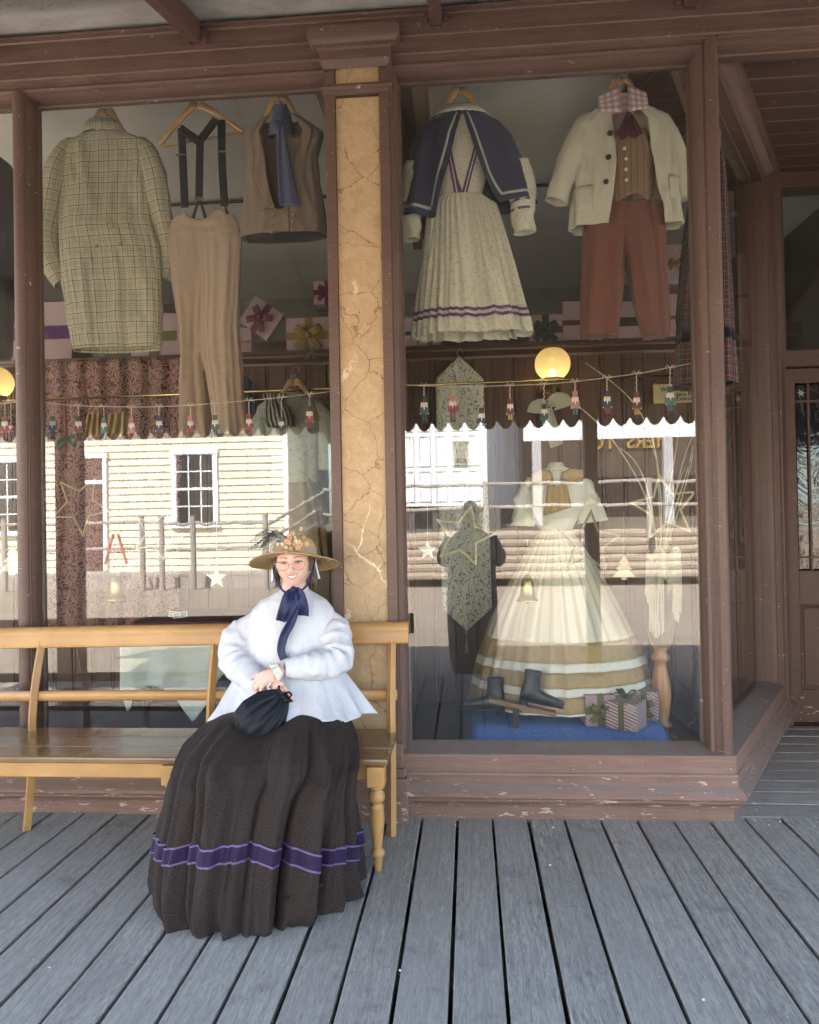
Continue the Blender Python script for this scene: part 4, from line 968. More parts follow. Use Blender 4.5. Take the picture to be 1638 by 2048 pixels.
for s in (-1, 1):
    rows = []; a0 = at(1256, 226, YC-.10)
    for j in range(10):
        u = j/9; rows.append([a0+V((s*.004+(.006+.05*u)*(k/8-.5)*1.6+s*.022*u, -.012*math.sin(k*1.7+s)-.01*math.sin(PI*u), -.125*u+.012*math.sin(k*1.1)*u)) for k in range(9)])
    g.loft(rows, False)
g.ball(at(1256, 228, YC-.11), (.014,.012,.012)); g.build('tied_ends', MAR, nk, smooth=True, solid=.002)
RUST = cloth('rust_brown_wool', (.19, .075, .050), (.14, .055, .038), 200, .9, .12)
bp_ = thing('boys_knickerbockers', at(1248, 665, YC), 'rust brown knickerbockers hanging below the cream jacket', 'trousers')
RUSTO = cloth('rust_wool_cloth', (.19, .075, .050), (.14, .055, .038), 200, .9, .12, coordk='Object', wr=9, wrs=.35)
g = G()
for tb, sd_ in (([(0,1172,1262,400),(.3,1166,1252,480),(.7,1162,1248,590),(.92,1164,1240,650),(1,1166,1236,670)], 21), ([(0,1230,1325,400),(.3,1248,1330,480),(.5,1256,1332,540),(.8,1272,1337,620),(.94,1284,1338,655),(1,1288,1336,670)], 26)):
    capped(g, surf(tb, YC+.015, lambda t: .058, folds(.030,[2,3,5],sd_,.6)), 0, 1, 72, 50, lambda u, t: V((.0,0,.008*math.sin(u*2*PI*16)*max(0,(t-.93)/.07))))
fuse(g.build('breeches_cloth', RUSTO, bp_, smooth=True), .007)
hanger((1242, 163), (1180, 262), (1312, 256), YC, (1238, 150), 'wooden hanger inside the cream jacket')
# ---- tartan dress in the splayed end of the window
TART = plaid('red_tartan', (.12, .026, .024), [(0,.052,0,.30,(.03,.055,.05),.75),(1,.052,0,.30,(.03,.055,.05),.75),(0,.052,.12,.05,(.26,.23,.19),.7),(1,.052,.12,.05,(.26,.23,.19),.7),(0,.052,.5,.10,(.05,.03,.05),.7),(1,.052,.5,.10,(.05,.03,.05),.7),(0,.052,.75,.035,(.22,.19,.15),.6),(1,.052,.75,.035,(.22,.19,.15),.6)])
tt = thing('tartan_skirt', at(1420, 780, .60), 'red tartan dress hanging at the splayed corner of the right window', 'dress')
YT = .60
tf = folds(.028,[7,11,16],31,.5)
Pt = surf([(0,1402,1440,300),(.12,1384,1448,350),(.4,1366,1456,500),(.62,1356,1462,630),(.63,1358,1460,632),(1,1350,1468,764)], YT, lambda t: .10+.06*t, tf, .9)
g = G(); g.m = 0; grid(g, Pt, -PI, PI, 130, 0, .70, 50, closed=True); g.m = 1; grid(g, Pt, -PI, PI, 130, .70, .76, 3, closed=True); g.m = 0; grid(g, Pt, -PI, PI, 130, .76, 1, 14, closed=True)
g.build('tartan_cloth', [TART, cloth('black_velvet_band', (.012,.010,.018), None, 100)], tt, smooth=True, solid=.003)
hanger((1424, 262), (1400, 330), (1446, 330), YT, (1432, 240), 'wooden hanger holding the tartan dress')
# ============================================================ BENCH
bench = thing('bench', (-1.7, -.33, 0), 'long ochre painted timber bench with a railed back and turned front legs', 'bench')
BX0, BX1 = -3.05, -.345
for k, (ya, yb) in enumerate(((-.555, -.405), (-.401, -.255), (-.251, -.105))):
    g = G(); g.box(BX0, BX1, ya, yb, .428+(.001 if k == 1 else 0), .456-(.0015 if k == 2 else 0)); g.build('seat_board', SEAT, bench, bevel=.008 if k == 0 else .003)
g = G(); g.box(BX0+.03, -.42, -.535, -.512, .365, .427); g.build('apron', OCH, bench, bevel=.004)
g = G(); g.box(-.40, -.375, -.50, -.14, .365, .427); g.build('apron', OCH, bench, bevel=.004)
rp_ = [(-.072,.842),(-.085,.846),(-.088,.862),(-.080,.882),(-.083,.905),(-.082,.925),(-.070,.940),(-.052,.944),(-.036,.936),(-.034,.86),(-.045,.842)]
g = G(); g.loft([[V((x, y, z+dz)) for y, z in rp_][::-1] for x, dz in ((BX0-.04,-.025),(-2.2,-.012),(-1.2,-.002),(-.6,.0),(-.292,.002))], True, True, True); g.build('top_rail', OCH, bench, auto=40)
g = G(); g.tube([(BX0, -.118, .600),(-1.7,-.118,.612),(BX1, -.118, .616)], [(.016, .025)]*3, 12); g.build('middle_rail', OCH, bench, smooth=True)
for X in (-2.965, -2.092, -1.222, -.372):
    g = G(); pr = smooth_path([V((X,-.205,.0)), V((X,-.170,.22)), V((X,-.150,.42)), V((X,-.152,.50)), V((X,-.125,.66)), V((X,-.062,.86))], 18)
    g.tube(pr, [(.022, .026)]*19, 4, up=(0,-1,0)); g.build('upright', OCH, bench, bevel=.003)
def turned_leg(X, Y):
    g = G(); g.box(X-.036, X+.036, Y-.028, Y+.042, .345, .427); lg = g.build('leg', OCH, bench, bevel=.003)
    pr = [(.026,.345),(.030,.340),(.030,.334),(.022,.330),(.021,.326),(.029,.318),(.033,.306),(.033,.294),(.029,.282),(.021,.276),(.020,.270),(.030,.264),(.030,.256),(.027,.248),(.030,.225),(.030,.205),(.027,.17),(.021,.12),(.018,.092),(.019,.088),(.027,.082),(.030,.072),(.028,.062),(.021,.056),(.019,.050),(.016,.02),(.013,.0)]
    g = G(); g.lathe(pr, (X, Y+.006, 0), 20); g.build('turning', OCH, lg, smooth=True)
turned_leg(-.394, -.539); turned_leg(-1.25, -.539); turned_leg(-2.95, -.539)

# ============================================================ SEATED PERSON
SKIN = plain('skin', (.70, .44, .36), .5, .08, 30, .06, 200, sss=.08)
lady = thing('person', (-.82, -.45, 0), 'person seated on the bench in white blouse, long dark brown skirt and straw hat', 'person')
HC = V((-.772, -.315, 1.250))                                  # head centre
HR = Matrix.Rotation(math.radians(4), 3, 'Z') @ Matrix.Rotation(math.radians(-2.5), 3, 'Y') @ Matrix.Rotation(math.radians(4), 3, 'X')
def gs(a, s): return math.exp(-(a/s)**2)
def head_pt(th, ph):
    """th 0 = face front (-Y), ph -90..90"""
    x = math.cos(ph)*math.sin(th); y = -math.cos(ph)*math.cos(th); z = math.sin(ph)
    X, Y, Z = x*.080, y*.094, z*.114
    fr = max(0, -y)
    if z > 0: Z *= 1-.10*z
    if z < 0:
        k = (-z)**1.4; X *= 1-.20*k; Y = Y*(1-.10*k) - .012*k*fr
    X *= 1+.05*gs(Z+.03, .05)                                  # full cheeks
    if fr > 0:
        f = fr**.5
        Y -= f*(.021*gs(X, .0105)*gs(Z+.030, .017) + .012*gs(X, .0085)*gs(Z+.008, .024) + .005*gs(abs(X)-.0125, .007)*gs(Z+.034, .010))
        Y += f*.0065*gs(abs(X)-.031, .016)*gs(Z-.004, .012)
        Y -= f*.004*gs(abs(X)-.030, .022)*gs(Z-.026, .009)
        Y -= f*.0065*gs(abs(X)-.041, .018)*gs(Z+.036, .018)
        Y += f*.003*gs(X, .03)*gs(Z+.046, .005)
        Y -= f*.004*gs(X, .026)*gs(Z+.062, .013); Y += f*.0035*gs(X, .02)*gs(Z+.078, .007); Y -= f*.008*gs(X, .022)*gs(Z+.100, .017)
    return HC + HR @ V((X, Y, Z))
g = G(); rows = [[head_pt(2*PI*k/96, -PI/2+.02+(PI-.04)*j/72) for k in range(96)] for j in range(73)]; g.loft(rows, True, True, True)
g.tube([(-.785,-.275,1.02),(-.783,-.285,1.08),(-.778,-.30,1.15),(-.775,-.30,1.2)], [.062,.054,.053,.05], 20)
# ears
for s in (-1, 1): g.ball(HC + HR @ V((s*.074, .012, -.006)), (.008, .017, .028), 10, 8, HR)
# trunk, hips, legs
g.loft([[V((-.80+w*math.cos(a), y+d*math.sin(a), z)) for a in [2*PI*k/28 for k in range(28)]] for z, w, d, y in ((.46,.17,.12,-.27),(.56,.185,.13,-.27),(.70,.165,.12,-.25),(.85,.165,.12,-.25),(.97,.175,.115,-.255),(1.05,.165,.085,-.265),(1.09,.09,.06,-.275))], True, True, True)
for s in (-1, 1):
    x = -.83+s*.12
    g.tube([(x,-.28,.53),(x+s*.02,-.55,.535),(x+s*.02,-.72,.50),(x+s*.02,-.74,.40),(x+s*.01,-.77,.20),(x,-.75,.06)], [.06,.055,.045,.045,.04,.035], 16)
    g.tube([(x,-.72,.045),(x,-.82,.045),(x,-.93,.03)], [(.035,.035),(.038,.03),(.03,.022)], 12)
# arms
ER = at(462, 1322, -.34); WR = at(540, 1372, -.52); EL = at(690, 1318, -.36); WL = at(570, 1335, -.52)
g.tube(smooth_path([(-.935,-.275,1.0), (-1.01,-.29,.93), ER, ER.lerp(WR, .55), WR], 16), [.045-.019*i/16 for i in range(17)], 14)
g.tube(smooth_path([(-.655,-.275,1.0), (-.590,-.29,.93), EL, EL.lerp(WL, .55), WL], 16), [.045-.019*i/16 for i in range(17)], 14)
# hands: palm, four unequal bent fingers, thumb from the side of the palm
def finger(pts, r): g.tube(smooth_path(pts, 10), [r*(1-.28*i/10) for i in range(11)], 10); g.ball(pts[-1], r*.74, 10, 8)
def q(x, y, Y): return at(x, y, Y)
# upper hand (viewer's right arm), laid over the other wrist
g.tube(smooth_path([q(566,1336,-.53), q(550,1345,-.545), q(528,1357,-.555), q(516,1364,-.555)], 10), [(.024+.012*i/10, .017+.003*math.sin(i/10*PI)) for i in range(11)], 16, up=(0,-1,.3))
for (a, b, c_, r_) in (((522,1349,-.560),(511,1351,-.556),(504,1358,-.540),.0085), ((516,1358,-.565),(508,1366,-.560),(508,1380,-.550),.0092), ((519,1365,-.568),(512,1377,-.566),(517,1389,-.556),.0095), ((526,1370,-.570),(522,1384,-.570),(527,1394,-.560),.0090)):
    finger([q(*a), q(*b), q(*c_)], r_)
finger([q(545,1342,-.555), q(530,1345,-.562), q(514,1350,-.562)], .009)
# lower hand (viewer's left arm), gripping the pouch cord, forefinger pointing down to the right
g.tube(smooth_path([q(540,1372,-.535), q(552,1374,-.56), q(562,1380,-.575)], 8), [(.024+.010*i/8, .018) for i in range(9)], 16, up=(0,-1,.3))
for (a, b, c_, r_) in (((541,1380,-.578),(541,1392,-.592),(546,1398,-.575),.0090), ((550,1378,-.582),(552,1392,-.598),(556,1398,-.578),.0095), ((559,1376,-.584),(564,1390,-.600),(566,1397,-.578),.0095), ((568,1374,-.582),(577,1386,-.592),(587,1401,-.588),.0092)):
    finger([q(*a), q(*b), q(*c_)], r_)
finger([q(548,1376,-.55), q(556,1390,-.555), q(566,1396,-.56)], .0095)
bod = g.build('body', SKIN, lady, smooth=True)
md = bod.modifiers.new('remesh', 'REMESH'); md.mode = 'VOXEL'; md.voxel_size = .0038; md.use_smooth_shade = True
md = bod.modifiers.new('smooth', 'SMOOTH'); md.factor = .5; md.iterations = 2
def hp(x, z, off=0.0):
    """point on the face surface: local x, z of the head -> front surface point"""
    ph = math.asin(max(-.99, min(.99, z/.114))); best = None
    for i in range(90):
        th = -1.2+2.4*i/89; p = head_pt(th, ph); l = HR.transposed() @ (p-HC)
        if best is None or abs(l.x-x) < best[0]: best = (abs(l.x-x), l)
    l = best[1]; return HC + HR @ V((x, l.y-off, l.z))
EYEW = plain('eye_white', (.75,.72,.70), .2, .03, 5, 0); IRIS = plain('grey_iris', (.07,.065,.06), .15, .2, 80, 0); LASH = plain('dark_lash', (.05,.03,.022), .7, .1, 8, 0)
LIP = plain('lip', (.52,.25,.21), .4, .1, 40, .05); TEETH = plain('teeth', (.78,.74,.66), .25, .03, 20, 0); BROW = plain('brow_hair', (.14,.085,.06), .8, .2, 90, .2)
for s in (-1, 1):
    c = hp(s*.031, .004, -.0065); g = G(); g.ball(c, .0108, 14, 10); ey = g.build('eye', EYEW, lady, smooth=True)
    ic = c + HR @ V((0, -.0092, .0004)); g = G(); g.ball(ic, (.0046, .0028, .0046), 12, 8); g.build('iris', IRIS, ey, smooth=True)
    g = G(); g.tube([hp(s*.031+dx, .004+.0055*(1-(dx/.0145)**2), .0022) for dx in [-.0145+.029*i/10 for i in range(11)]], [.0012+.0008*math.sin(PI*i/10) for i in range(11)], 6); g.build('upper_lid', LASH, ey, smooth=True)
    g = G(); g.tube([hp(s*.031+dx, .004-.0052*(1-(dx/.0135)**2), .0012) for dx in [-.0135+.027*i/8 for i in range(9)]], [.0009]*9, 6); g.build('lower_lid', LIP, ey, smooth=True)
    g = G(); g.tube([hp(s*(.014+.034*u), .0245+.006*math.sin(PI*u*.8)-.003*u, .001) for u in [i/10 for i in range(11)]], [(.0010+.0018*math.sin(PI*min(1, u/10+.15)), .0028*(1-.06*u)) for u in range(11)], 6); g.build('eyebrow', BROW, lady, smooth=True)
mw = .027
g = G(); g.tube([hp(dx, -.0505+.0095*(dx/mw)**2+.0008*math.cos(dx*220), .0012) for dx in [-mw+2*mw*i/14 for i in range(15)]], [(.0012+.0022*math.sin(PI*i/14), .0012+.0026*math.sin(PI*i/14)) for i in range(15)], 8); g.build('upper_lip', LIP, lady, smooth=True)
g = G(); g.tube([hp(dx, -.0655+.0245*(dx/mw)**2, .0012) for dx in [-mw+2*mw*i/14 for i in range(15)]], [(.001+.003*math.sin(PI*i/14), .001+.0034*math.sin(PI*i/14)) for i in range(15)], 8); g.build('lower_lip', LIP, lady, smooth=True)
g = G(); rows = []
for j in range(4):
    row = []
    for i in range(15):
        dx = -.023+.046*i/14; zt = -.0508+.0095*(dx/mw)**2; zb2 = -.0640+.0245*(dx/mw)**2; row.append(hp(dx, zt+(zb2-zt)*j/3, .0014))
    rows.append(row)
g.loft(rows, False); g.build('teeth', TEETH, lady, smooth=True)
# spectacles
WIRE = plain('gold_wire', (.55,.42,.27), .25, .05, 5, 0, metal=.9)
spec = thing('spectacles', HC+HR@V((0,-.1,.0)), 'thin wire-rimmed spectacles with faintly pink lenses on the seated person', 'spectacles')
nl = N('pink_lens'); tr_ = nl.new('ShaderNodeBsdfTransparent'); tr_.inputs[0].default_value = (.97,.86,.84,1); gl2 = nl.new('ShaderNodeBsdfGlossy'); gl2.inputs['Roughness'].default_value = .03; mxs = nl.new('ShaderNodeMixShader'); mxs.inputs[0].default_value = .02
nl.L(tr_.outputs[0], mxs.inputs[1]); nl.L(gl2.outputs[0], mxs.inputs[2]); nl.L(mxs.outputs[0], nl.out.inputs[0])
for s in (-1, 1):
    loop = []
    for i in range(32):
        a = 2*PI*i/32; cx, cz = math.cos(a), math.sin(a)
        loop.append(HC + HR @ V((s*.0335+.0255*math.copysign(abs(cx)**.75, cx), -.1045+.006*abs(cx)*(1 if s*cx > 0 else 0), -.006+.0195*math.copysign(abs(cz)**.8, cz))))
    g = G(); g.tube(loop+[loop[0]], .0018, 6); g.build('rim', WIRE, spec, smooth=True)
    g = G(); g.add(loop, [list(range(32))]); g.build('lens', nl.m, spec)
    g = G(); g.tube([HC+HR@V((s*.059,-.099,.004)), HC+HR@V((s*.074,-.085,.006)), HC+HR@V((s*.079,.005,.008))], .0011, 6); g.build('temple', WIRE, spec, smooth=True)
g = G(); g.tube([HC+HR@V((-.009,-.1055,-.001)), HC+HR@V((0,-.110,.003)), HC+HR@V((.009,-.1055,-.001))], .0011, 6); g.build('bridge', WIRE, spec, smooth=True)
# hair
HAIR = wood('grey_brown_hair', (.06,.040,.028), (.20,.145,.105), .55, 'Z', 0, 6.0)
g = G(); rr_ = random.Random(4)
rows = []
for j in range(14):
    ph = -.35+(PI/2+.30)*j/13
    rows.append([HC + HR @ V(((HR.transposed()@(head_pt(th, ph)-HC)).x*1.09, (HR.transposed()@(head_pt(th, ph)-HC)).y*1.06+.004, (HR.transposed()@(head_pt(th, ph)-HC)).z*1.04)) for th in [.95+(2*PI-1.9)*k/40 for k in range(41)]])
g.loft(rows, False)
for i in range(70):
    s = rr_.choice((-1, 1)); y0 = rr_.uniform(-.03, .07); x0 = s*(.074+rr_.uniform(0,.008)); ln = rr_.uniform(.07, .125)
    p0 = HC+HR@V((x0*.96, y0-.01, .05)); p1 = HC+HR@V((x0*1.06, y0, -.01)); p2 = HC+HR@V((x0*1.05+s*rr_.uniform(-.004,.010), y0+.012, .04-ln)); p3 = p2+V((s*rr_.uniform(-.006,.012), .008, -rr_.uniform(.02,.045)))
    g.tube(smooth_path([p0,p1,p2,p3], 8), [.0042,.0046,.0048,.0046,.0042,.0036,.003,.002,.001], 5)
g.build('hair', HAIR, lady, smooth=True)
# ---- white blouse
WBL = None
nb = N('white_blouse_cotton'); cb = nb.coord('Object'); sep = nb.sep(cb)
crease = nb.noise(nb.coord('Object', (1.3,1.3,.55)), 6, 3, .5, 1.2); fine = nb.noise(cb, 160, 3, .6)
pl = nb.wave(nb.coord('Object'), 26, 0, 0, 1, 'BANDS', 'X')
tuck = nb.math('MULTIPLY', pl, nb.math('LESS_THAN', nb.math('ABSOLUTE', nb.math('SUBTRACT', nb.math('ABSOLUTE', nb.math('SUBTRACT', sep[0], .045)), .085)), .045))
n1 = nb.bump(crease, .30, .05); n1 = nb.bump(tuck, .12, .004, n1); n1 = nb.bump(fine, .12, .001, n1)
BLOUSE = nb.finish(nb.mix(nb.math('MULTIPLY', fine, .08), (.60,.60,.63), (.52,.52,.55)), .85, .2, 0, n1, 0, .0)
g = G()
def tors(a, z, w, d, yc, xc, k=0):
    wr = .006*nz(math.cos(a)*2.2, math.sin(a)*2.2+k, z*8)
    return V((xc+(w+wr)*math.cos(a), yc+(d+wr)*math.sin(a), z))
TR = [(1.128,.060,.056,-.282,-.782),(1.118,.070,.064,-.28,-.782),(1.098,.105,.080,-.278,-.785),(1.074,.150,.098,-.275,-.79),(1.035,.182,.114,-.272,-.793),(.97,.192,.138,-.275,-.797),(.90,.198,.154,-.280,-.80),(.83,.198,.152,-.28,-.803),(.76,.200,.148,-.28,-.806),(.69,.222,.162,-.29,-.81),(.63,.24,.19,-.31,-.815)]
g.loft([[tors(2*PI*k/64, *r) for k in range(64)] for r in TR], True, True, True)
def slv(ctrl, radii, seed):
    ctr = smooth_path(ctrl, 40); rings = []; Np = V((0,-1,0))
    for i, p in enumerate(ctr):
        T = (ctr[min(i+1,40)]-ctr[max(i-1,0)]).normalized(); Np = (Np-T*Np.dot(T)).normalized(); B = T.cross(Np); r = interp([(k/(len(radii)-1), x) for k, x in enumerate(radii)], i/40)[0]
        f = math.sin(PI*i/40)
        rings.append([p + (B*math.cos(a)+Np*math.sin(a))*(r + f*(.012*nz(i*.28+seed, math.cos(a)*1.3, math.sin(a)*1.3) + .009*nz(i*.75, seed+math.cos(a)*1.0, math.sin(a)*1.0+3) + .0055*gs(i-20, 7)*math.sin(i*1.9+1.5*math.sin(a+seed)))) for a in [2*PI*k/36 for k in range(36)]])
    g.loft(rings, True, True, True)
slv([(-.930,-.272,1.010), (-.995,-.285,.955), at(470,1275,-.31), at(470,1322,-.36), at(500,1352,-.43), at(524,1372,-.49), at(540,1380,-.525)], [.038,.052,.062,.070,.068,.056,.034], 2.0)
slv([(-.655,-.272,1.006), (-.594,-.285,.955), at(674,1268,-.32), at(672,1318,-.40), at(640,1330,-.46), at(604,1334,-.50), at(570,1336,-.525)], [.040,.052,.062,.070,.064,.054,.034], 9.0)
blo = g.build('blouse', BLOUSE, lady, smooth=True)
md = blo.modifiers.new('remesh', 'REMESH'); md.mode = 'VOXEL'; md.voxel_size = .0055; md.use_smooth_shade = True
md = blo.modifiers.new('smooth', 'SMOOTH'); md.factor = .5; md.iterations = 4
pts = []
for z, w, d, yc, xc in TR[1:]: pts.append(V((-.784, yc-d-.004, z)))
g = G(); ribbon(g, smooth_path(pts, 30), .026, V((1,0,0)), 3, curl=-.001); g.build('placket', BLOUSE, blo, smooth=True, solid=.003)
for z in (1.02, .95, .88, .81, .74):
    tb3 = interp([(-r[0], r[2], r[3]) for r in TR], -z); g = G(); g.ball(V((-.784, tb3[1]-tb3[0]-.007, z)), (.005,.003,.005), 10, 6); g.build('shirt_button', plain('pearl_button', (.62,.60,.56), .25, .05, 20, 0), blo, smooth=True)
# peplum spreading over the lap
def pep(a, t):
    fr = max(0, -math.sin(a)); w = .205+.135*t**.85; d = .155+.19*t if math.sin(a) < 0 else .155+.02*t
    z = .80-.235*t + fr*.055*t**2
    fl = (.020*math.sin(7*a+1.2)+.013*math.sin(12*a+.4)+.010*math.sin(17*a))*t**1.3
    dz = .010*math.sin(7*a+2.3)*t*t
    return V((-.805+.005*t+(w+fl)*math.cos(a), -.285-.0*t+(d+fl)*math.sin(a), z+dz))
g = G(); g.loft([[pep(2*PI*k/140, j/22) for k in range(140)] for j in range(23)], True); g.build('peplum', BLOUSE, blo, smooth=True, solid=.0025)
# frilled cuffs and neckband
CRF = cloth('ivory_frill', (.74,.71,.62), None, 120, .85, .1, .3)
for c, T, r in ((at(553,1342,-.545), (at(520,1362,-.56)-at(570,1335,-.52)).normalized(), .036), (at(549,1371,-.545), (at(562,1380,-.575)-at(530,1368,-.50)).normalized(), .034)):
    Nn = T.orthogonal().normalized(); B = T.cross(Nn); g = G(); rings = []
    for j in range(7):
        u = j/6; rings.append([c + T*(.030*(u-.5)) + (Nn*math.cos(a)+B*math.sin(a))*(r*(.82+.30*abs(u-.25))+.006*u*math.sin(a*11)) for a in [2*PI*k/66 for k in range(66)]])
    g.loft(rings, True); g.build('cuff_frill', CRF, blo, smooth=True, solid=.002)
g = G(); g.loft([[V((-.782+(.064+o)*math.cos(a), -.284+(.060+o)*math.sin(a), z+.012*math.sin(a)*1)) for a in [2*PI*k/40 for k in range(40)]] for z, o in ((1.098,.006),(1.118,.0),(1.137,-.002))], True); g.build('neckband', CRF, blo, smooth=True, solid=.003)
# ---- dark brown skirt
nsk = N('dark_brown_print'); csk = nsk.coord('UV'); sp = nsk.noise(csk, 210, 3, .7); mot = nsk.noise(csk, 5, 4, .6)
colsk = nsk.mix(nsk.ramp(sp, [(.42,0.0),(.62,1.0)]), (.014,.009,.007), (.050,.033,.025)); colsk = nsk.mix(nsk.math('MULTIPLY', mot, .25), colsk, (.02,.015,.015))
SKM = nsk.finish(colsk, .8, .25, 0, nsk.bump(nsk.noise(csk, 9, 4, .55, .8), .3, .03), 0, .02)
SR = [(.0,-.865,.415,-1.025,-.50),(.04,-.862,.412,-1.015,-.50),(.15,-.850,.388,-.985,-.50),(.30,-.832,.366,-.945,-.50),(.40,-.826,.362,-.915,-.50),(.455,-.822,.362,-.885,-.48),(.49,-.82,.358,-.865,-.36),(.53,-.82,.345,-.835,-.25),(.565,-.815,.312,-.79,-.20),(.59,-.812,.285,-.735,-.18),(.61,-.81,.252,-.66,-.16),(.625,-.808,.220,-.55,-.15)]
# pleats: angle offset from straight ahead, half width, depth (positive = ridge), lean with height
_r = random.Random(23); PLE = [(-1.05,.05,-.045,.05),(-.47,.045,-.060,-.12),(.17,.04,-.065,-.02),(.55,.04,-.080,.10),(1.02,.05,-.045,.1),(-.70,.22,.020,-.05),(-.02,.20,.022,-.1),(.36,.12,.024,.04),(.80,.14,.02,.1)]
_x = -1.6
while _x < 1.6:
    PLE.append((_x, _r.uniform(.024,.055), _r.choice((-1,-1,1))*_r.uniform(.008,.022), _r.uniform(-.08,.08))); _x += _r.uniform(.07,.16)
HEM = [(-1.2,-.54),(-1.285,-.60),(-1.289,-.66),(-1.20,-.82),(-1.13,-.92),(-1.04,-1.0),(-.90,-1.031),(-.75,-1.017),(-.62,-.955),(-.545,-.885),(-.47,-.76),(-.448,-.66),(-.46,-.56),(-.60,-.545),(-.85,-.54)]
HC0 = V((-.86,-.74))
_hm = sorted([((math.atan2(y-HC0.y, x-HC0.x)+PI/2+PI) % (2*PI)-PI, (V((x,y))-HC0).length) for x, y in HEM]); _hm = [(_hm[-1][0]-2*PI, _hm[-1][1])]+_hm+[(_hm[0][0]+2*PI, _hm[0][1])]
def skp(a, s, off=0.0):
    """s 0 hem .. 1 waist; a -90 deg faces the street"""
    z, xc, w, y0, y1 = interp([(i/(len(SR)-1),)+r for i, r in enumerate(SR)], s)
    yc, d = (y0+y1)/2, (y1-y0)/2
    ca, sa = math.cos(a), math.sin(a); pw = 1.0-.1*max(0, min(1, (s-.2)/.35))
    X = xc+math.copysign(abs(ca)**pw, ca)*w; Y = yc+math.copysign(abs(sa)**pw, sa)*d
    q_ = max(0, 1-s*1.12)**.7
    da = (a+PI/2+PI) % (2*PI) - PI
    rh = interp(_hm, da)[0]; bl = max(0, 1-s/.5)**1.2; X += (HC0.x+rh*ca-X)*bl; Y += (HC0.y+rh*sa-Y)*bl
    f = 0.0
    for c0, hw, A, lean in PLE:
        e_ = (da-c0-lean*s*1.6)/hw
        f += A*q_*math.exp(-abs(e_)**1.4)*(.55+.45*min(1, s/.18))
    f += (.010*math.sin(17*da+2*s)+.007*math.sin(29*da+1.3+3*s))*q_ + .030*q_*(rg(da*3.2+.6*s, s*1.6, 2)-.4) + .007*(rg(da*8, s*4, 5)-.4)*(.3+q_)
    for kx in (-1.0, -.645):
        Y -= .05*gs(X-kx, .10)*gs(z-.50, .11)*max(0, -sa); z += .022*gs(X-kx, .12)*gs(Y+.66, .16)*max(0, min(1, (z-.44)/.10))
    z -= .024*gs(X+.82, .07)*max(0, min(1, (z-.44)/.10))*gs(Y+.70, .2)
    f += off
    X += ca*f; Y += sa*f
    if z > .3: X = min(X, -.425)
    zz = z + (.016*math.sin(5*da+1)+.012*math.sin(11*da))*max(0, 1-s/.45)*s*3
    return V((X, Y, max(.004, zz)))
NA, NS = 420, 90
def sband(g, s0, s1, n, off=0.0, a0=0.0, a1=2*PI, na=NA):
    tl_ = lambda a: .055*max(0, math.cos(((a+PI/2+PI)%(2*PI)-PI)+.1))-.03 if off else 0.0
    g.loft([[skp(a0+(a1-a0)*k/na, s0+(s1-s0)*j/n+tl_(a0+(a1-a0)*k/na), off) for k in range(na)] for j in range(n+1)], True); return g
g = G(); sband(g, 0, 1, NS); skirt = g.build('skirt', SKM, lady, smooth=True, solid=.003)
VEL = cloth('purple_velvet', (.022,.006,.046), (.013,.004,.028), 40, .6, .4, .1, .12); LILE = plain('lilac_edging', (.10,.06,.16), .5, .1, 30, 0)
S0, S1 = .208, .238
g = G(); sband(g, S0, S1, 10, .009); g.build('velvet_band', VEL, skirt, smooth=True)
g = G(); sband(g, S0-.003, S0+.001, 1, .0105); sband(g, S1-.001, S1+.003, 1, .0105); g.build('band_edging', LILE, skirt, smooth=True)
# train of cloth trailing on the boards at the right
g = G(); rows = []
for j in range(15):
    u = j/14; rows.append([V((-.66+.235*v-.04*u*v+.012*math.sin(9*v+4*u), -.945+.19*v+.05*math.sin(PI*u)-.06*u*(1-v)+.02*nz(v*5,u*5), .006+.055*math.sin(PI*u)*(1-.3*v)+.022*math.sin(11*v+3*u)*(1-u)**.5*u*2+.10*u*u)) for v in [i/18 for i in range(19)]])
g.loft(rows, False); g.build('trailing_hem', SKM, skirt, smooth=True, solid=.003)
# ---- straw hat
STRAW = None
ns_ = N('plaited_straw'); cs = ns_.coord('UV'); fs = ns_.noise(cs, 160, 4, .65)
pl2 = ns_.noise(ns_.coord('UV', (60, 8, 1)), 6, 3, .6)
rw_ = ns_.math('FRACT', ns_.math('DIVIDE', ns_.sep(cs)[1], .0095)); rng_ = ns_.ramp(rw_, [(.0,1.0),(.16,0.0),(.84,0.0),(1.0,1.0)])
STRAW = ns_.finish(ns_.mix(ns_.math('MULTIPLY', rng_, .55), ns_.mix(ns_.ramp(fs, [(.3,0.0),(.7,1.0)]), (.36,.23,.10), (.60,.43,.22)), (.20,.12,.05)), .65, .3, 0, ns_.bump(pl2, .4, .003))
hat = thing('straw_hat', HC+V((0,0,.06)), 'wide-brimmed straw hat trimmed with feathers, dried flowers and cream ribbon', 'hat')
HB = HC + V((.0, .006, .008)); HM = Matrix.Rotation(math.radians(-1), 3, 'Y') @ Matrix.Rotation(math.radians(-16), 3, 'X')
def brim(r, a, dz=0.0):
    u = (r-.085)/.12
    z = .004 - .016*u*u - .012*u*abs(math.cos(a))**2
    z += .0022*math.sin(u*PI*2*10) + .004*math.sin(3*a+1)*u
    return HB + HM @ V((r*math.cos(a), (r*.98 if math.sin(a) > 0 else (.09+(r-.09)*.72))*math.sin(a), z+dz))
g = G(); g.loft([[brim(.084+.116*j/60, 2*PI*k/96) for k in range(96)] for j in range(61)], True); g.build('brim', STRAW, hat, smooth=True, solid=.003)
cr_ = [(.088,.0),(.095,.008),(.097,.022),(.095,.045),(.089,.066),(.076,.085),(.055,.096),(.02,.102),(.001,.103)]
g = G(); rings = []
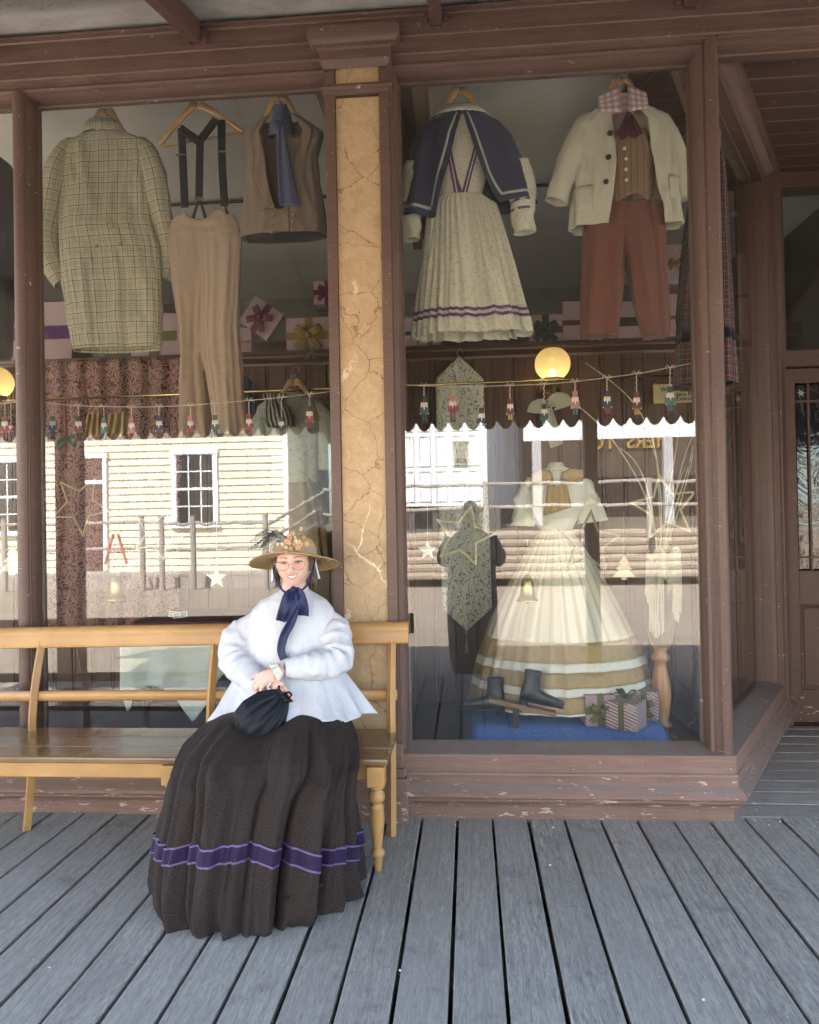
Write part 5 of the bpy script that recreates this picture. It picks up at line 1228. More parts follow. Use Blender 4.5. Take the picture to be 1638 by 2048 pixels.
cp2 = smooth_path([V((r, 0, z)) for r, z in cr_], 40)
for i, p in enumerate(cp2): rings.append([HB + HM @ V(((p.x+.0012*math.sin(i*2.2))*math.cos(a), (p.x+.0012*math.sin(i*2.2))*1.06*math.sin(a), p.z)) for a in [2*PI*k/72 for k in range(72)]])
g.loft(rings, True); g.build('crown', STRAW, hat, smooth=True)
g = G(); g.loft([[HB + HM @ V(((.0985-.0015*j)*math.cos(a), (.0985-.0015*j)*1.06*math.sin(a), .010+.020*j+.002*math.sin(5*a))) for a in [2*PI*k/72 for k in range(72)]] for j in range(3)], True); g.build('hat_ribbon', cloth('taupe_ribbon', (.42,.31,.22), None, 90, .6), hat, smooth=True)
PETAL = [plain('dried_petal_peach', (.58,.36,.20), .7, .2, 40, .1), plain('dried_petal_tan', (.42,.27,.17), .7, .2, 40, .1), plain('dried_petal_cream', (.60,.52,.38), .7, .2, 40, .1)]
rr_ = random.Random(12)
FC = HB + HM @ V((.010, -.112, .046))
for i in range(40):
    c = FC + HM @ V((rr_.gauss(0,.032), rr_.gauss(0,.008), rr_.gauss(.002,.017))); g = G(); r = rr_.uniform(.006,.0125)
    for k in range(5):
        a = k*1.2566+i; g.ball(c+V((math.cos(a)*r*.6, -.003, math.sin(a)*r*.6)), (r*.55, r*.4, r*.55), 8, 6)
    g.build('dried_flower', PETAL[i % 3], hat, smooth=True)
FEA = [plain('black_feather', (.025,.03,.032), .6, .3, 60, .1), plain('grey_feather', (.30,.29,.24), .7, .3, 60, .1)]
for i in range(26):
    s0 = HB + HM @ V((-.015+rr_.uniform(-.02,.01), -.108, .040+rr_.uniform(0,.03))); dr_ = V((-1, rr_.uniform(-.15,.15), rr_.uniform(-.05,.55))).normalized(); L = rr_.uniform(.08,.15) if i % 2 == 0 else rr_.uniform(.05,.10)
    pts = smooth_path([s0, s0+dr_*L*.5+V((0,0,.018)), s0+dr_*L+V((0,0,-.022*(1+rr_.random())))], 14); g = G(); g.tube(pts, [.0012]*15, 5)
    for k in range(2, 15):
        for sd2 in (-1, 1):
            T = (pts[min(k+1,14)]-pts[k-1]).normalized(); up_ = V((0,0,1))*sd2; b0 = pts[k]; ln = .020*(1-.4*k/14)*(1.2 if i % 2 == 0 else 1)
            tip = b0 + T*ln*.8 + up_*ln*.6 + V((0, rr_.uniform(-.006,.006), 0)); g.add([b0, b0+T*.0045, tip], [(0,1,2)])
    g.build('feather', FEA[i % 2], hat)
# ---- navy ribbon tied under the chin
NAV = cloth('navy_satin_ribbon', (.012,.020,.085), (.008,.013,.055), 50, .35, .3, .1, .2)
rib = thing('bonnet_ribbon', at(585,1180,-.42), 'navy satin ribbon tied in a bow under the chin', 'ribbon')
KN = at(588, 1178, -.425)
for s in (-1, 1):
    pts = smooth_path([HC+HR@V((s*.093,.0,.04)), HC+HR@V((s*.091,-.018,.0)), HC+HR@V((s*.083,-.048,-.055)), HC+HR@V((s*.055,-.078,-.104)), HC+HR@V((s*.020,-.096,-.124)), KN], 24)
    g = G(); ribbon(g, pts, .009, [HR@V((s*.35,-.55,.25)).normalized().cross((pts[min(i+1,24)]-pts[max(i-1,0)]).normalized()) for i in range(25)], 3, curl=.002); g.build('chin_strap', NAV, rib, smooth=True, solid=.0012)
def rloop(pts, w, name, wob_=.004, sd=0):
    ps = smooth_path([at(x, y, Y) for x, y, Y in pts], 26); g = G(); sides = []
    for i in range(27):
        T = (ps[min(i+1,26)]-ps[max(i-1,0)]).normalized(); sides.append(T.cross(V((.15*math.sin(i*.3+sd),-1,.1))).normalized())
    ribbon(g, ps, w, sides, 5, taper=[.55+.45*min(1, i/6) for i in range(27)], curl=.005); g.build(name, NAV, rib, smooth=True, solid=.0012)
rloop([(588,1178,-.43),(574,1196,-.455),(566,1222,-.46),(561,1243,-.455)], .042, 'bow_tail', sd=1)
rloop([(588,1178,-.43),(588,1200,-.465),(580,1225,-.470),(571,1243,-.462)], .036, 'bow_loop', sd=2)
rloop([(590,1178,-.43),(600,1192,-.465),(606,1214,-.468),(607,1232,-.46)], .046, 'bow_loop', sd=3)
rloop([(588,1178,-.43),(592,1205,-.465),(584,1240,-.468),(568,1272,-.462),(562,1300,-.468),(568,1318,-.475)], .036, 'bow_tail', sd=4)
g = G(); g.ball(KN+V((0,-.012,0)), (.015,.011,.013), 14, 10); g.build('knot', NAV, rib, smooth=True)
# white bonnet ties beside the cheeks
g = G()
WT = cloth('white_bonnet_tie', (.78,.78,.80), None, 90)
for s, x in ((-1, 0), (1, 0)):
    ps = smooth_path([HC+HR@V((s*.084,.0,.02)), HC+HR@V((s*.093,-.01,-.04)), HC+HR@V((s*.100,.0,-.085))], 10); g = G(); ribbon(g, ps, .022, V((1,-.3,.15)), 3); g.build('bonnet_tie', WT, rib, smooth=True, solid=.001)
# ---- black pouch
pch = thing('drawstring_pouch', at(520,1480,-.62), 'black gathered drawstring pouch held on the lap', 'pouch')
A0 = at(566, 1392, -.600); A1 = at(487, 1466, -.660); ax = (A1-A0).normalized(); sx_ = ax.cross(V((0,1,0))).normalized(); yx = V((0,1,0)); LN = (A1-A0).length
BLK2 = cloth('black_sateen', (.010,.011,.016), (.007,.008,.012), 90, .5, .3, .15, .05)
g = G(); rings = []
for j in range(34):
    u = j/33; w = interp([(0,.020),(.05,.030),(.12,.046),(.3,.078),(.55,.094),(.8,.085),(.93,.055),(1,.012)], u)[0]; d = w*.55
    rings.append([A0+ax*(LN*1.12*u-.01)+sx_*((w+.007*(1-u)*math.sin(a*13)+.003*math.sin(a*7+4*u))*math.cos(a))+yx*((d+.006*(1-u)*math.sin(a*13))*math.sin(a)-.01*math.sin(PI*u)) for a in [2*PI*k/104 for k in range(104)]])
g.loft(rings, True, True, True); g.build('pouch_body', BLK2, pch, smooth=True)
g = G(); rings = [[A0+ax*z+(sx_*math.cos(a)+yx*math.sin(a)*.7)*(r+.005*math.sin(a*12)) for a in [2*PI*k/72 for k in range(72)]] for z, r in ((.012,.026),(-.004,.034),(-.016,.040))]; g.loft(rings, True); g.build('gathered_top', BLK2, pch, smooth=True, solid=.002)
g = G(); g.tube(smooth_path([at(566,1392,-.605), at(577,1384,-.606), at(583,1390,-.602), at(578,1395,-.59)], 14), .004, 6); g.tube(smooth_path([at(556,1394,-.612), at(545,1398,-.612), at(541,1401,-.60)], 10), .004, 6); g.build('cord', BLK2, pch, smooth=True)
# ============================================================ DISPLAY ITEMS BEHIND THE GLASS
# ---- ball gown on a dress form
YGW = .95
IVORY = cloth('ivory_silk', (.76,.73,.62), (.68,.65,.54), 60, .6, .15, .15)
def sheer():
    n = N('shade_striped_ivory_gauze'); c = n.coord('UV'); s = n.sep(c); w = n.wave(n.coord('UV', (1,.02,1)), 5.5, 2.5, 2, 1.0)
    col = n.mix(n.math('MULTIPLY', n.ramp(w, [(.6,0.0),(.95,1.0)]), .6), (.68,.65,.53), (.42,.34,.21)); return n.finish(col, .75, .2, 0, n.bump(n.noise(c, 8, 3), .2, .02))  # tan stripes put dark reflections and fold shade into the cloth colour
GAUZE = sheer(); TANS = cloth('tan_silk', (.46,.32,.15), (.38,.26,.12), 50, .55, .3, .15)
gown = thing('ball_gown', at(1118, 1425, YGW), 'cream and tan banded ball gown with bell sleeves on a dress form', 'gown')
gf = lambda th, t: .75*(.026*nz(math.cos(th)*3.2, math.sin(th)*3.2, t*.7)+.030*nz(math.cos(th)*8, math.sin(th)*8, 3+t*.5)+.016*nz(math.cos(th)*17, math.sin(th)*17, 8+t*.5))*t**.6
gt = [(0,1080,1142,1062),(.08,1062,1160,1085),(.3,1022,1206,1160),(.55,982,1252,1250),(.78,955,1288,1335),(1,938,1304,1425)]
Pg = surf(gt, YGW, lambda t: .09+.36*t**.9, gf, 1.0)
def ty(y): 
    for a, b in zip(gt, gt[1:]):
        if y <= b[3]: return a[0]+(b[0]-a[0])*(y-a[3])/(b[3]-a[3])
g = G()
for y0, y1, m_ in ((1062,1283,0),(1283,1323,1),(1323,1341,2),(1341,1372,1),(1372,1388,2),(1388,1421,1),(1421,1425,2)):
    g.m = m_; grid(g, Pg, -PI, PI, 240, ty(y0), ty(y1), 30 if m_ == 0 else 4, closed=True)
g.build('gown_skirt', [GAUZE, TANS, IVORY], gown, smooth=True, solid=.002)
Pb2 = surf([(0,1092,1132,934),(.12,1068,1158,950),(.3,1054,1172,975),(.55,1058,1170,1005),(.8,1072,1154,1040),(1,1080,1142,1064)], YGW, lambda t: .075+.05*math.sin(PI*min(1,t*1.1)), lambda th, t: .004*nz(th*3, t*8)); g = G(); grid(g, Pb2, -PI, PI, 64, 0, 1, 30, closed=True); g.build('bodice', IVORY, gown, smooth=True)
for pts, ws in (([(1066,958),(1055,985),(1048,1020),(1046,1052)], [26,34,40,46]), ([(1160,962),(1174,990),(1180,1015),(1184,1044)], [28,36,46,60])):
    g = G(); sleeve(g, pts, YGW-.01, ws, .8, 30, 18, seed=pts[0][0], wr=.016); g.build('bell_sleeve', IVORY, gown, smooth=True)
for (x0, x1, ya, yb) in ((1062,1102,940,966),(1124,1166,938,964)):
    a, b = at(x0, (ya+yb)/2+4, YGW-.14), at(x1, (ya+yb)/2, YGW-.15); g = G(); rows = []
    for j in range(12):
        u = j/11; p = a.lerp(b, u); h = .020+.026*math.sin(PI*(u*.8+.1)); rows.append([p+V((0,-.022*math.sin(PI*k/8)+.004*math.sin(k*2.3+j), h*(1-2*k/8)+.004*math.sin(j*2+k))) for k in range(9)])
    g.loft(rows, False); g.build('sash_puff', TANS, gown, smooth=True, solid=.003)
g = G(); rows = []
for j in range(14):
    u = j/13; l, r = at(1096-9*u, 970+62*u, YGW-.15-.0*u), at(1134+9*u, 968+46*u, YGW-.15); rows.append([l.lerp(r, k/12)+V((0,-.008*math.sin(k*1.9),0)) for k in range(13)])
g.loft(rows, False); g.build('sash_tail', TANS, gown, smooth=True, solid=.003)
g = G(); rows = []
for j in range(8):
    u = j/7; c = at(1113, 940+34*u, YGW-.165); rows.append([c+V((.030*(1-u*.75)*(k/8-.5)*2, -.006*math.sin(k*2.5+j), 0)) for k in range(9)])
g.loft(rows, False); g.build('lace_jabot', WHC, gown, smooth=True, solid=.002)
g = G(); g.lathe([(.06,-.02),(.055,.0),(.048,.02),(.04,.03),(.001,.034)], at(1112, 932, YGW)+V((0,0,-.01)), 20); g.build('form_neck', WHC, gown, smooth=True)
# ---- plinth draped with blue cloth
blc = thing('draped_platform', at(1130, 1488, .5), 'low platform draped with a woven blue cloth behind the right pane', 'platform')
def bluem():
    n = N('woven_blue_cloth'); c = n.coord('Object'); f = n.noise(c, 120, 3, .7)
    col = n.mix(n.ramp(f, [(.4,0.0),(.62,1.0)]), (.085,.17,.42), (.14,.25,.52)); dots = n.ramp(n.voronoi(n.coord('Object'), 55, 'F1', rand=.4), [(.10,1.0),(.16,0.0)])
    return n.finish(n.mix(n.math('MULTIPLY', dots, .35), col, (.40,.45,.55)), .9, .2, 0, n.bump(f, .3, .002))
xa, xb = at(948,1440,.62).x, at(1318,1440,.62).x; y0, y1 = .58, 1.40; zt = .295
g = G(); rows = []
pro = [(-.16,.165),(-.13,.20),(-.09,.24),(-.045,.278),(-.015,.291),(.02,.295)]
full = [(y0+o, z) for o, z in pro] + [(y0+.2, zt),(y0+.4, zt),(y1-.1, zt),(y1,.17)]
xs2 = [(xa-.06,-.13),(xa-.045,-.085),(xa-.02,-.03),(xa-.004,-.006),(xa+.02,0)] + [(xa+.02+(xb-xa-.04)*i/24, 0) for i in range(1,24)] + [(xb-.02,0),(xb+.004,-.006),(xb+.025,-.03),(xb+.05,-.085),(xb+.07,-.13)]
for y, z in full: rows.append([V((x+.008*nz(y*6,z*9,x*3), y+.012*nz(x*5, z*12)*(1 if z < .29 else 0), max(.163, z+dz)+.002*nz(x*9,y*9))) for x, dz in xs2])
g.loft(rows, False); g.build('blue_cloth', bluem(), blc, smooth=True)
g = G(); g.box(xa+.02, xb-.02, y0+.03, y1-.02, .16, zt-.012); g.build('platform_box', DK, blc)
# ---- button boots on a board
BOOT = plain('black_boot_leather', (.022,.022,.025), .32, .3, 18, .35, 90)
def boot(px, py, Y, facing, label, scale=1.0, tilt=0.0, z0=None):
    b = at(px, py, Y); b.z = z0 if z0 else b.z
    t = thing('ankle_boot', b, label, 'boot', 'pair of black boots in the right window'); s = scale; M = Matrix.Rotation(facing, 3, 'Z') @ Matrix.Rotation(tilt, 3, 'Y')
    rings = []
    prof = [(-.045,.0,.026,.000),(-.05,.0,.03,.03),(-.045,.01,.033,.05),(-.02,.0,.036,.06)]
    # foot: cross sections along x (toe +x)
    foot = [(-.062,.016,.030,.050),(-.05,.026,.030,.062),(-.02,.030,.030,.070),(.02,.032,.028,.066),(.06,.034,.024,.052),(.10,.034,.020,.042),(.14,.028,.017,.034),(.165,.018,.014,.028),(.176,.006,.010,.018)]
    for x, w, zc, h in foot: rings.append([b+M@(V((x, w*math.cos(a), .012+max(0, h*.5+h*.5*math.sin(a))))*s) for a in [2*PI*k/20 for k in range(20)]])
    g = G(); g.loft(rings, True, True, True)
    sh = [(-.012,.052,.034,.05),(-.014,.046,.033,.08),(-.016,.042,.032,.11),(-.018,.043,.033,.14),(-.018,.046,.036,.165),(-.018,.044,.034,.166),(-.018,.036,.028,.15)]
    g.loft([[b+M@(V((x+d*math.cos(a), w*math.sin(a), z+.006*nz(a,z*30)))*s) for a in [2*PI*k/24 for k in range(24)]] for x, d, w, z in sh], True, True, True)
    o = g.build('upper', BOOT, t, smooth=True); fuse(o, .0045, 3)
    g = G(); g.loft([[b+M@(V((x*1.02, w*1.08*math.cos(a), .006+.006*math.sin(a)))*s) for a in [2*PI*k/12 for k in range(12)]] for x, w, _, _ in foot], True, True, True); g.build('sole', LEA, t)
    g = G(); g.loft([[b+M@(V((-.04+.024*math.cos(a)*k_, .022*math.sin(a)*k_, z))*s) for a in [2*PI*k/14 for k in range(14)]] for z, k_ in ((-.022,.85),(.008,1.0))], True, True, True); g.build('heel', LEA, t)
    for k in range(6):
        g = G(); u = k/5; g.tube([b+M@(V((.052-.018*min(1,u*1.6)+.004, -.012, .055+.10*u))*s), b+M@(V((.056-.018*min(1,u*1.6)+.004, .012, .055+.10*u))*s)], .0018*s, 5); g.build('lace', LEA, t)
boot(985, 1420, .62, math.pi-.15, 'black lace-up ankle boot with its toe to the left on the blue cloth', 1.1)
bd = thing('boot_board', at(1045, 1425, .52), 'narrow wooden board leaning under the right-hand boot', 'board'); p0, p1 = at(978, 1398, .54), at(1112, 1428, .48)
g = G(); dd = (p1-p0); L_ = dd.length; dn = dd.normalized(); nn_ = V((0,0,1)); rows = [[p0+dn*(L_*u)+V((0,y,z)) for y, z in ((-.035,-.012),(-.035,.012),(.035,.012),(.035,-.012))] for u in (0,1)]; g.loft(rows, True, True, True); g.build('plank', wood('pine_board', (.20,.11,.06),(.32,.19,.11),.6,'X'), bd, bevel=.002)
pf = p0.lerp(p1, .40); g = G(); g.box(pf.x-.015, pf.x+.015, pf.y-.03, pf.y+.03, .296, pf.z-.010); g.build('foot_block', LEA, bd)
bpos = p0.lerp(p1, .52)
boot(1062, 1412, .515, .08, 'black lace-up ankle boot standing on the wooden board', 1.05, .21, z0=bpos.z+.022)
# ---- wrapped gift boxes
def wrap(name, a1=.0045):
    n = N(name); c = n.coord('Object'); s = n.sep(c); u = n.math('ADD', n.math('ADD', s[0], s[2]), n.math('MULTIPLY', s[1], 1.0))
    col = n.mix(n.stripe(u, a1*2, 0, .5), (.46,.41,.40), (.26,.08,.09))
    med = n.ramp(n.voronoi(n.coord('Object', (1,1,1)), 9, 'F1', rand=.35), [(.20,1.0),(.24,0.0)]); ring = n.ramp(n.voronoi(n.coord('Object', (1,1,1)), 9, 'F1', rand=.35), [(.10,0.0),(.13,1.0),(.17,0.0)])
    col = n.mix(n.math('MULTIPLY', med, .8), col, (.44,.36,.35)); col = n.mix(n.math('MULTIPLY', ring, .5), col, (.28,.15,.15))
    return n.finish(col, .55, .3)
WRAP = wrap('pink_striped_paper', .0075); WRAPB = wrap('red_striped_paper', .009)
RB = {'purple': cloth('purple_ribbon', (.09,.02,.10), None, 60, .4), 'olive': cloth('olive_ribbon', (.13,.12,.03), (.09,.085,.02), 60, .4, .3), 'gold': cloth('old_gold_ribbon', (.26,.17,.04), (.19,.12,.03), 60, .4, .3), 'maroon': cloth('maroon_ribbon', (.16,.02,.045), (.11,.014,.03), 60, .4, .3), 'green': cloth('dark_green_ribbon', (.035,.045,.018), (.025,.03,.012), 60, .4, .3)}
def gift(x0, x1, y0, y1, Y, dep, rib_, label, bow=True, vert=True, horiz=True, rot=0.0, rz=0.0, grp='wrapped gift boxes on the shelf', paper=None, bowface=True, zfix=None):
    a, b = at(x0, y1, Y), at(x1, y0, Y); w, h = b.x-a.x, b.z-a.z; c = V(((a.x+b.x)/2, Y+dep/2, (a.z+b.z)/2)); zb_ = c.z-h/2
    if zfix is not None: zb_ = zfix; c.z = zfix+h/2
    t = thing('gift_box', (c.x, c.y, zb_), label, 'gift box', grp); M = Matrix.Rotation(rz, 3, 'Z') @ Matrix.Rotation(rot, 3, 'Y')
    def lb(name, sx, sy, sz, mat, o=(0,0,0), bev=.002):
        g = G(); g.obox(V((0,0,0)), (sx, sy, sz)); g.v = [c + M @ (p+V(o)) for p in g.v]; return g.build(name, mat, t, bevel=bev)
    lb('box', w, dep, h, paper or WRAP); rw = min(w, h)*.22; e_ = .004
    if vert: lb('ribbon', rw, dep+e_, h+e_, RB[rib_], bev=0)
    if horiz: lb('ribbon', w+e_*1.5, dep+e_*1.5, rw, RB[rib_], bev=0)
    if bow:
        bc = V((0, -dep/2-.012, 0)) if bowface else V((0, 0, h/2+.012)); r = min(w, h)*.42
        for k in range(4):
            an = (.5, 2.6, 3.9, 5.4)[k]; g = G(); d_ = V((math.cos(an), 0, math.sin(an))) if bowface else V((math.cos(an), math.sin(an)*.7, .35)); ou = V((0,-1,0)) if bowface else V((0,0,1)); sd_ = d_.cross(ou).normalized()
            if k < 2: pts = [bc, bc+d_*r*.5+ou*.03, bc+d_*r+ou*.018, bc+d_*r*.6+ou*.002, bc]
            else: pts = [bc, bc+d_*r*.6+ou*.012, bc+d_*r*1.15+ou*.004]
            ribbon(g, [c+M@p for p in smooth_path(pts, 14)], rw*.95, M@sd_, 3, curl=.004); g.build('bow_loop' if k < 2 else 'bow_tail', RB[rib_], t, smooth=True, solid=.001)
        g = G(); g.ball(c+M@(bc+(V((0,-.012,0)) if bowface else V((0,0,.012)))), rw*.4, 10, 8); g.build('knot', RB[rib_], t, smooth=True)
    return t
YS = 1.66; ZT = ZS+.001
sh = [(22,142,570,697,.30,'purple','wide pink gift box with purple ribbon at the left end of the shelf',False,False,True,0),
 (262,352,600,695,.28,'olive','pink gift box with olive ribbon partly behind the checked coat',False,True,True,0),
 (352,412,606,694,.28,'olive','pink gift box behind the tan trousers',False,True,False,0),
 (476,502,634,692,.2,'gold','small pink gift box with old gold ribbon beside the leaning box',False,False,True,0),
 (573,662,610,686,.28,'gold','pink gift box with an old gold bow nearest the marbled pilaster',True,True,True,0),
 (628,680,560,609,.2,'maroon','small pink gift box with maroon bow stacked near the pilaster',True,True,True,0),
 (800,832,612,680,.25,'green','pink gift box with green ribbon left of the sprigged dress',False,False,True,0),
 (838,880,628,676,.2,'olive','low pink gift box behind the hem of the sprigged dress',False,True,False,0),
 (1058,1124,608,672,.26,'green','pink gift box with a dark green bow beside the rust knickerbockers',True,True,True,0),
 (1126,1172,582,670,.26,'maroon','tall pink gift box with a maroon band beside the rust knickerbockers',False,False,True,0),
 (1236,1338,578,664,.30,'green','pink gift box with dark green band behind the knickerbockers',False,False,True,0),
 (1338,1372,570,664,.25,'olive','pink gift box at the right end of the shelf',False,False,True,0),
 (1332,1366,488,569,.22,'gold','pink gift box with gold bow topping the stack at the right end',True,False,True,0),
 (1478,1502,490,660,.2,'olive','tall stack of pink gift boxes seen through the splayed pane',False,False,True,0)]
for (x0,x1,y0,y1,dep,rb_,lab,bow,vt,hz,rt) in sh:
    stacked = 'topping' in lab or 'stacked' in lab
    gift(x0,x1,y0,y1,YS,dep,rb_,lab,bow,vt,hz,rt, zfix=None if stacked else ZT)
gift(488,556,604,668,YS-.02,.07,'maroon','flat pink gift box with a maroon bow leaning at an angle on the shelf',True,True,False,rot=.62, rz=0)
YGF = .50
gift(1168,1228,1372,1434,YGF+.02,.14,'olive','red striped gift box with an olive bow beside the boots',True,True,True,grp='gift boxes on the blue cloth',paper=WRAPB,rz=.12,zfix=.298)
gift(1226,1290,1392,1446,YGF-.06,.15,'olive','red striped gift box with an olive bow on its lid, nearest the glass',True,True,False,rz=-.55,grp='gift boxes on the blue cloth',paper=WRAPB,bowface=False,zfix=.298)
gift(1268,1322,1368,1426,YGF+.14,.13,'olive','striped gift box tilted behind the other two by the right pane',True,True,False,rz=-.3,grp='gift boxes on the blue cloth',paper=WRAPB,zfix=.298)
# ---- gas wall lamps
ng = N('amber_glass'); co = ng.coord('Object'); trn = ng.new('ShaderNodeBsdfTranslucent'); trn.inputs[0].default_value = (.90,.76,.48,1); tp = ng.new('ShaderNodeBsdfTransparent'); tp.inputs[0].default_value = (1,.86,.55,1)
emg = ng.new('ShaderNodeEmission'); emg.inputs[0].default_value = (1,.74,.36,1); emg.inputs[1].default_value = .012; gls = ng.new('ShaderNodeBsdfGlossy'); gls.inputs['Roughness'].default_value = .15
m1 = ng.new('ShaderNodeMixShader'); m1.inputs[0].default_value = .30; ng.L(trn.outputs[0], m1.inputs[1]); ng.L(tp.outputs[0], m1.inputs[2])
ad = ng.new('ShaderNodeAddShader'); ng.L(m1.outputs[0], ad.inputs[0]); ng.L(emg.outputs[0], ad.inputs[1]); m2_ = ng.new('ShaderNodeMixShader'); m2_.inputs[0].default_value = .06; ng.L(ad.outputs[0], m2_.inputs[1]); ng.L(gls.outputs[0], m2_.inputs[2]); ng.L(m2_.outputs[0], ng.out.inputs[0])
FL = N('lamp_flame'); FL.finish((1,.8,.4), .5, emis=(1,.76,.36), estr=7.0); FL = FL.m
ng.m.cycles.emission_sampling = 'NONE'
def lamp(px, py, label):
    c = at(px, py, 1.42); r = mm(35, 1.42); t = thing('wall_lamp', c-V((0,0,r)), label, 'lamp', 'lit wall lamps')
    pr = [(r*math.cos(a), r*math.sin(a)*.96) for a in [-1.0+2.05*i/26 for i in range(27)]]; pr.append((r*.42, r*.86))
    g = G(); g.lathe(pr, c, 36); g.build('globe', ng.m, t, smooth=True)
    g = G(); g.ball(c-V((0,0,r*.52)), (.018,.018,.026), 12, 8); g.build('flame', FL, t, smooth=True)
    g = G(); g.lathe([(.012,-.10),(.02,-.09),(.02,-.06),(.045,-.045),(r*.58,-.012),(r*.60,0),(r*.55,.004)], c-V((0,0,r*.84)), 24); g.build('gallery', BRASS, t, smooth=True)
    b = c-V((0,0,r*.84+.09)); g = G(); g.tube(smooth_path([b, b+V((.0,.0,-.05)), b+V((.03,.08,-.09)), b+V((0,.17,-.03))], 16), .009, 8); g.build('bracket', BRASS, t, smooth=True)
    g = G(); g.lathe([(.085,0),(.085,.008),(.06,.016),(.05,.024),(.02,.03),(.001,.034)], V((c.x, YB-.001, b.z-.01)), 24, Matrix.Rotation(PI/2, 3, 'X')); g.build('wall_rose', DK, t, smooth=True)
    for k in range(10):
        a = k*.63; g = G(); p = V((c.x, YB-.05, b.z-.02)); g.tube(smooth_path([p, p+V((math.cos(a)*.03,-.03,math.sin(a)*.03)), p+V((math.cos(a+.6)*.055,-.02,math.sin(a+.6)*.055))], 8), [.004]*9, 5); g.build('scroll', BRASS, t, smooth=True)
lamp(1105, 728, 'lit amber globe wall lamp on the panelling in the right window'); lamp(-8, 765, 'lit amber globe wall lamp cut off by the left edge')
# ---- brocade runner
def brocade():
    n = N('sage_brocade'); c = n.coord('Object'); v = n.voronoi(n.mix(.05, c, n.noise(c, 14, 3, .6, 0, 1), 'ADD'), 26, 'F1'); w = n.wave(c, 9, 14, 3, 2.2)
    col = n.mix(n.math('MULTIPLY', n.ramp(w, [(.86,0.0),(.93,1.0)]), .9), (.60,.60,.48), (.20,.19,.14)); col = n.mix(n.ramp(v, [(.16,1.0),(.26,0.0)]), col, (.20,.19,.15)); col = n.mix(n.ramp(n.noise(c, 18, 3, .6), [(.60,0.0),(.66,.8)]), col, (.60,.54,.24))
    return n.finish(col, .6, .3, 0, n.bump(v, .2, .003))
run = thing('table_runner', at(932, 1262, 1.42), 'sage brocade runner with a pointed end and tassel hung on the panelling', 'runner'); YR = 1.42
out = [(918,712),(967,758),(972,900),(980,1080),(984,1215),(933,1262),(886,1218),(880,1080),(874,900),(871,758)]
g = G(); ys = []
L = [(712,918,918),(758,871,967),(900,874,972),(1080,880,980),(1216,885,984),(1262,933,933)]; rows = []
for j in range(61):
    y = 712+550*j/60; l, r = interp(L, y); rows.append([at(l+(r-l)*k/12, y, YR+.008*math.sin(k*.9+y*.004)+.004*nz(k*.4,y*.02)) for k in range(13)])
g.loft(rows, False); g.build('brocade', brocade(), run, smooth=True, solid=.003)
g = G(); p = at(933,1262,YR); g.ball(p-V((0,0,.012)), .012, 10, 8)
for k in range(14): a = k*.449; g.tube([p-V((0,0,.02)), p+V((.006*math.cos(a),.006*math.sin(a),-.07)), p+V((.014*math.cos(a),.014*math.sin(a),-.15))], .0022, 4)
g.build('tassel', cloth('sage_tassel', (.40,.38,.27), None, 90), run)
g = G(); g.tube(smooth_path([at(918,716,YR-.005), at(915,704,YR-.01), at(922,698,YR), at(925,706,YR)], 12), .004, 6); g.build('hook', BRASS, run, smooth=True)
# ---- paisley hanging
def paisley():
    n = N('red_paisley'); c = n.coord('Object'); d = n.mix(.10, c, n.noise(c, 9, 2, .5, 0, 1), 'ADD'); w = n.wave(d, 10, 16, 2, 1.6); v = n.voronoi(d, 13, 'F1'); r = n.math('FRACT', n.math('MULTIPLY', v, 4.5))
    col = n.mix(n.ramp(r, [(.42,0.0),(.52,1.0)]), (.085,.022,.02), (.23,.135,.11)); col = n.mix(n.math('MULTIPLY', n.ramp(w, [(.55,0.0),(.62,1.0)]), .65), col, (.27,.165,.135)); col = n.mix(n.ramp(n.noise(c, 26, 2), [(.62,0.0),(.66,.8)]), col, (.045,.012,.012))
    return n.finish(col, .85, .2)
pai = thing('paisley_hanging', at(222, 1262, 1.40), 'dark red paisley cloth hanging on the panelling in the left window', 'hanging'); g = G(); rows = []
for j in range(60):
    y = 722+545*j/59; rows.append([at(82+(282)*k/70+(10*math.sin(y*.01) if k == 70 else 0), y-8*k/70, 1.47+.016*math.sin(k*.62+.5*math.sin(y*.006))+.012*nz(k*.13, y*.012)) for k in range(71)])
g.loft(rows, False); g.build('cloth', paisley(), pai, smooth=True, solid=.003)
# ---- sage blouse and skirt on a hanger, striped bag
YBK = 1.25
SAGE = sprig('sage_embroidered_cotton', (.33,.34,.26), (.16,.15,.08), 26); OLS = cloth('brown_check_skirt', (.28,.20,.11), (.20,.15,.08), 20, .8, .5); CHK = None
sb = thing('sage_blouse', at(590, 1090, YBK), 'sage green embroidered blouse and tan skirt on a hanger behind the left pane', 'blouse')
P = surf([(0,565,612,785),(.08,545,632,800),(.2,530,642,830),(.5,538,640,880),(.75,548,638,920),(1,540,640,965)], YBK, .11, folds(.01,[3,5,8],41,.5)); g = G(); grid(g, P, -PI, PI, 60, 0, 1, 40, closed=True); g.build('bodice', SAGE, sb, smooth=True, solid=.003)
for pts, ws in (([(556,800),(535,825),(520,860),(512,905)],[22,40,46,44]), ([(622,800),(642,830),(654,880),(656,940)],[22,42,50,46])): g = G(); sleeve(g, pts, YBK, ws, .8, 22, 18, seed=pts[0][0], wr=.015); g.build('sleeve', SAGE, sb, smooth=True)
P = surf([(0,560,630,950),(.4,555,648,1020),(1,545,662,1130)], YBK, lambda t: .1+.06*t, folds(.03,[7,11,15],44,.4)); g = G(); grid(g, P, -PI, PI, 110, 0, 1, 24, closed=True); g.build('skirt', OLS, sb, smooth=True, solid=.003)
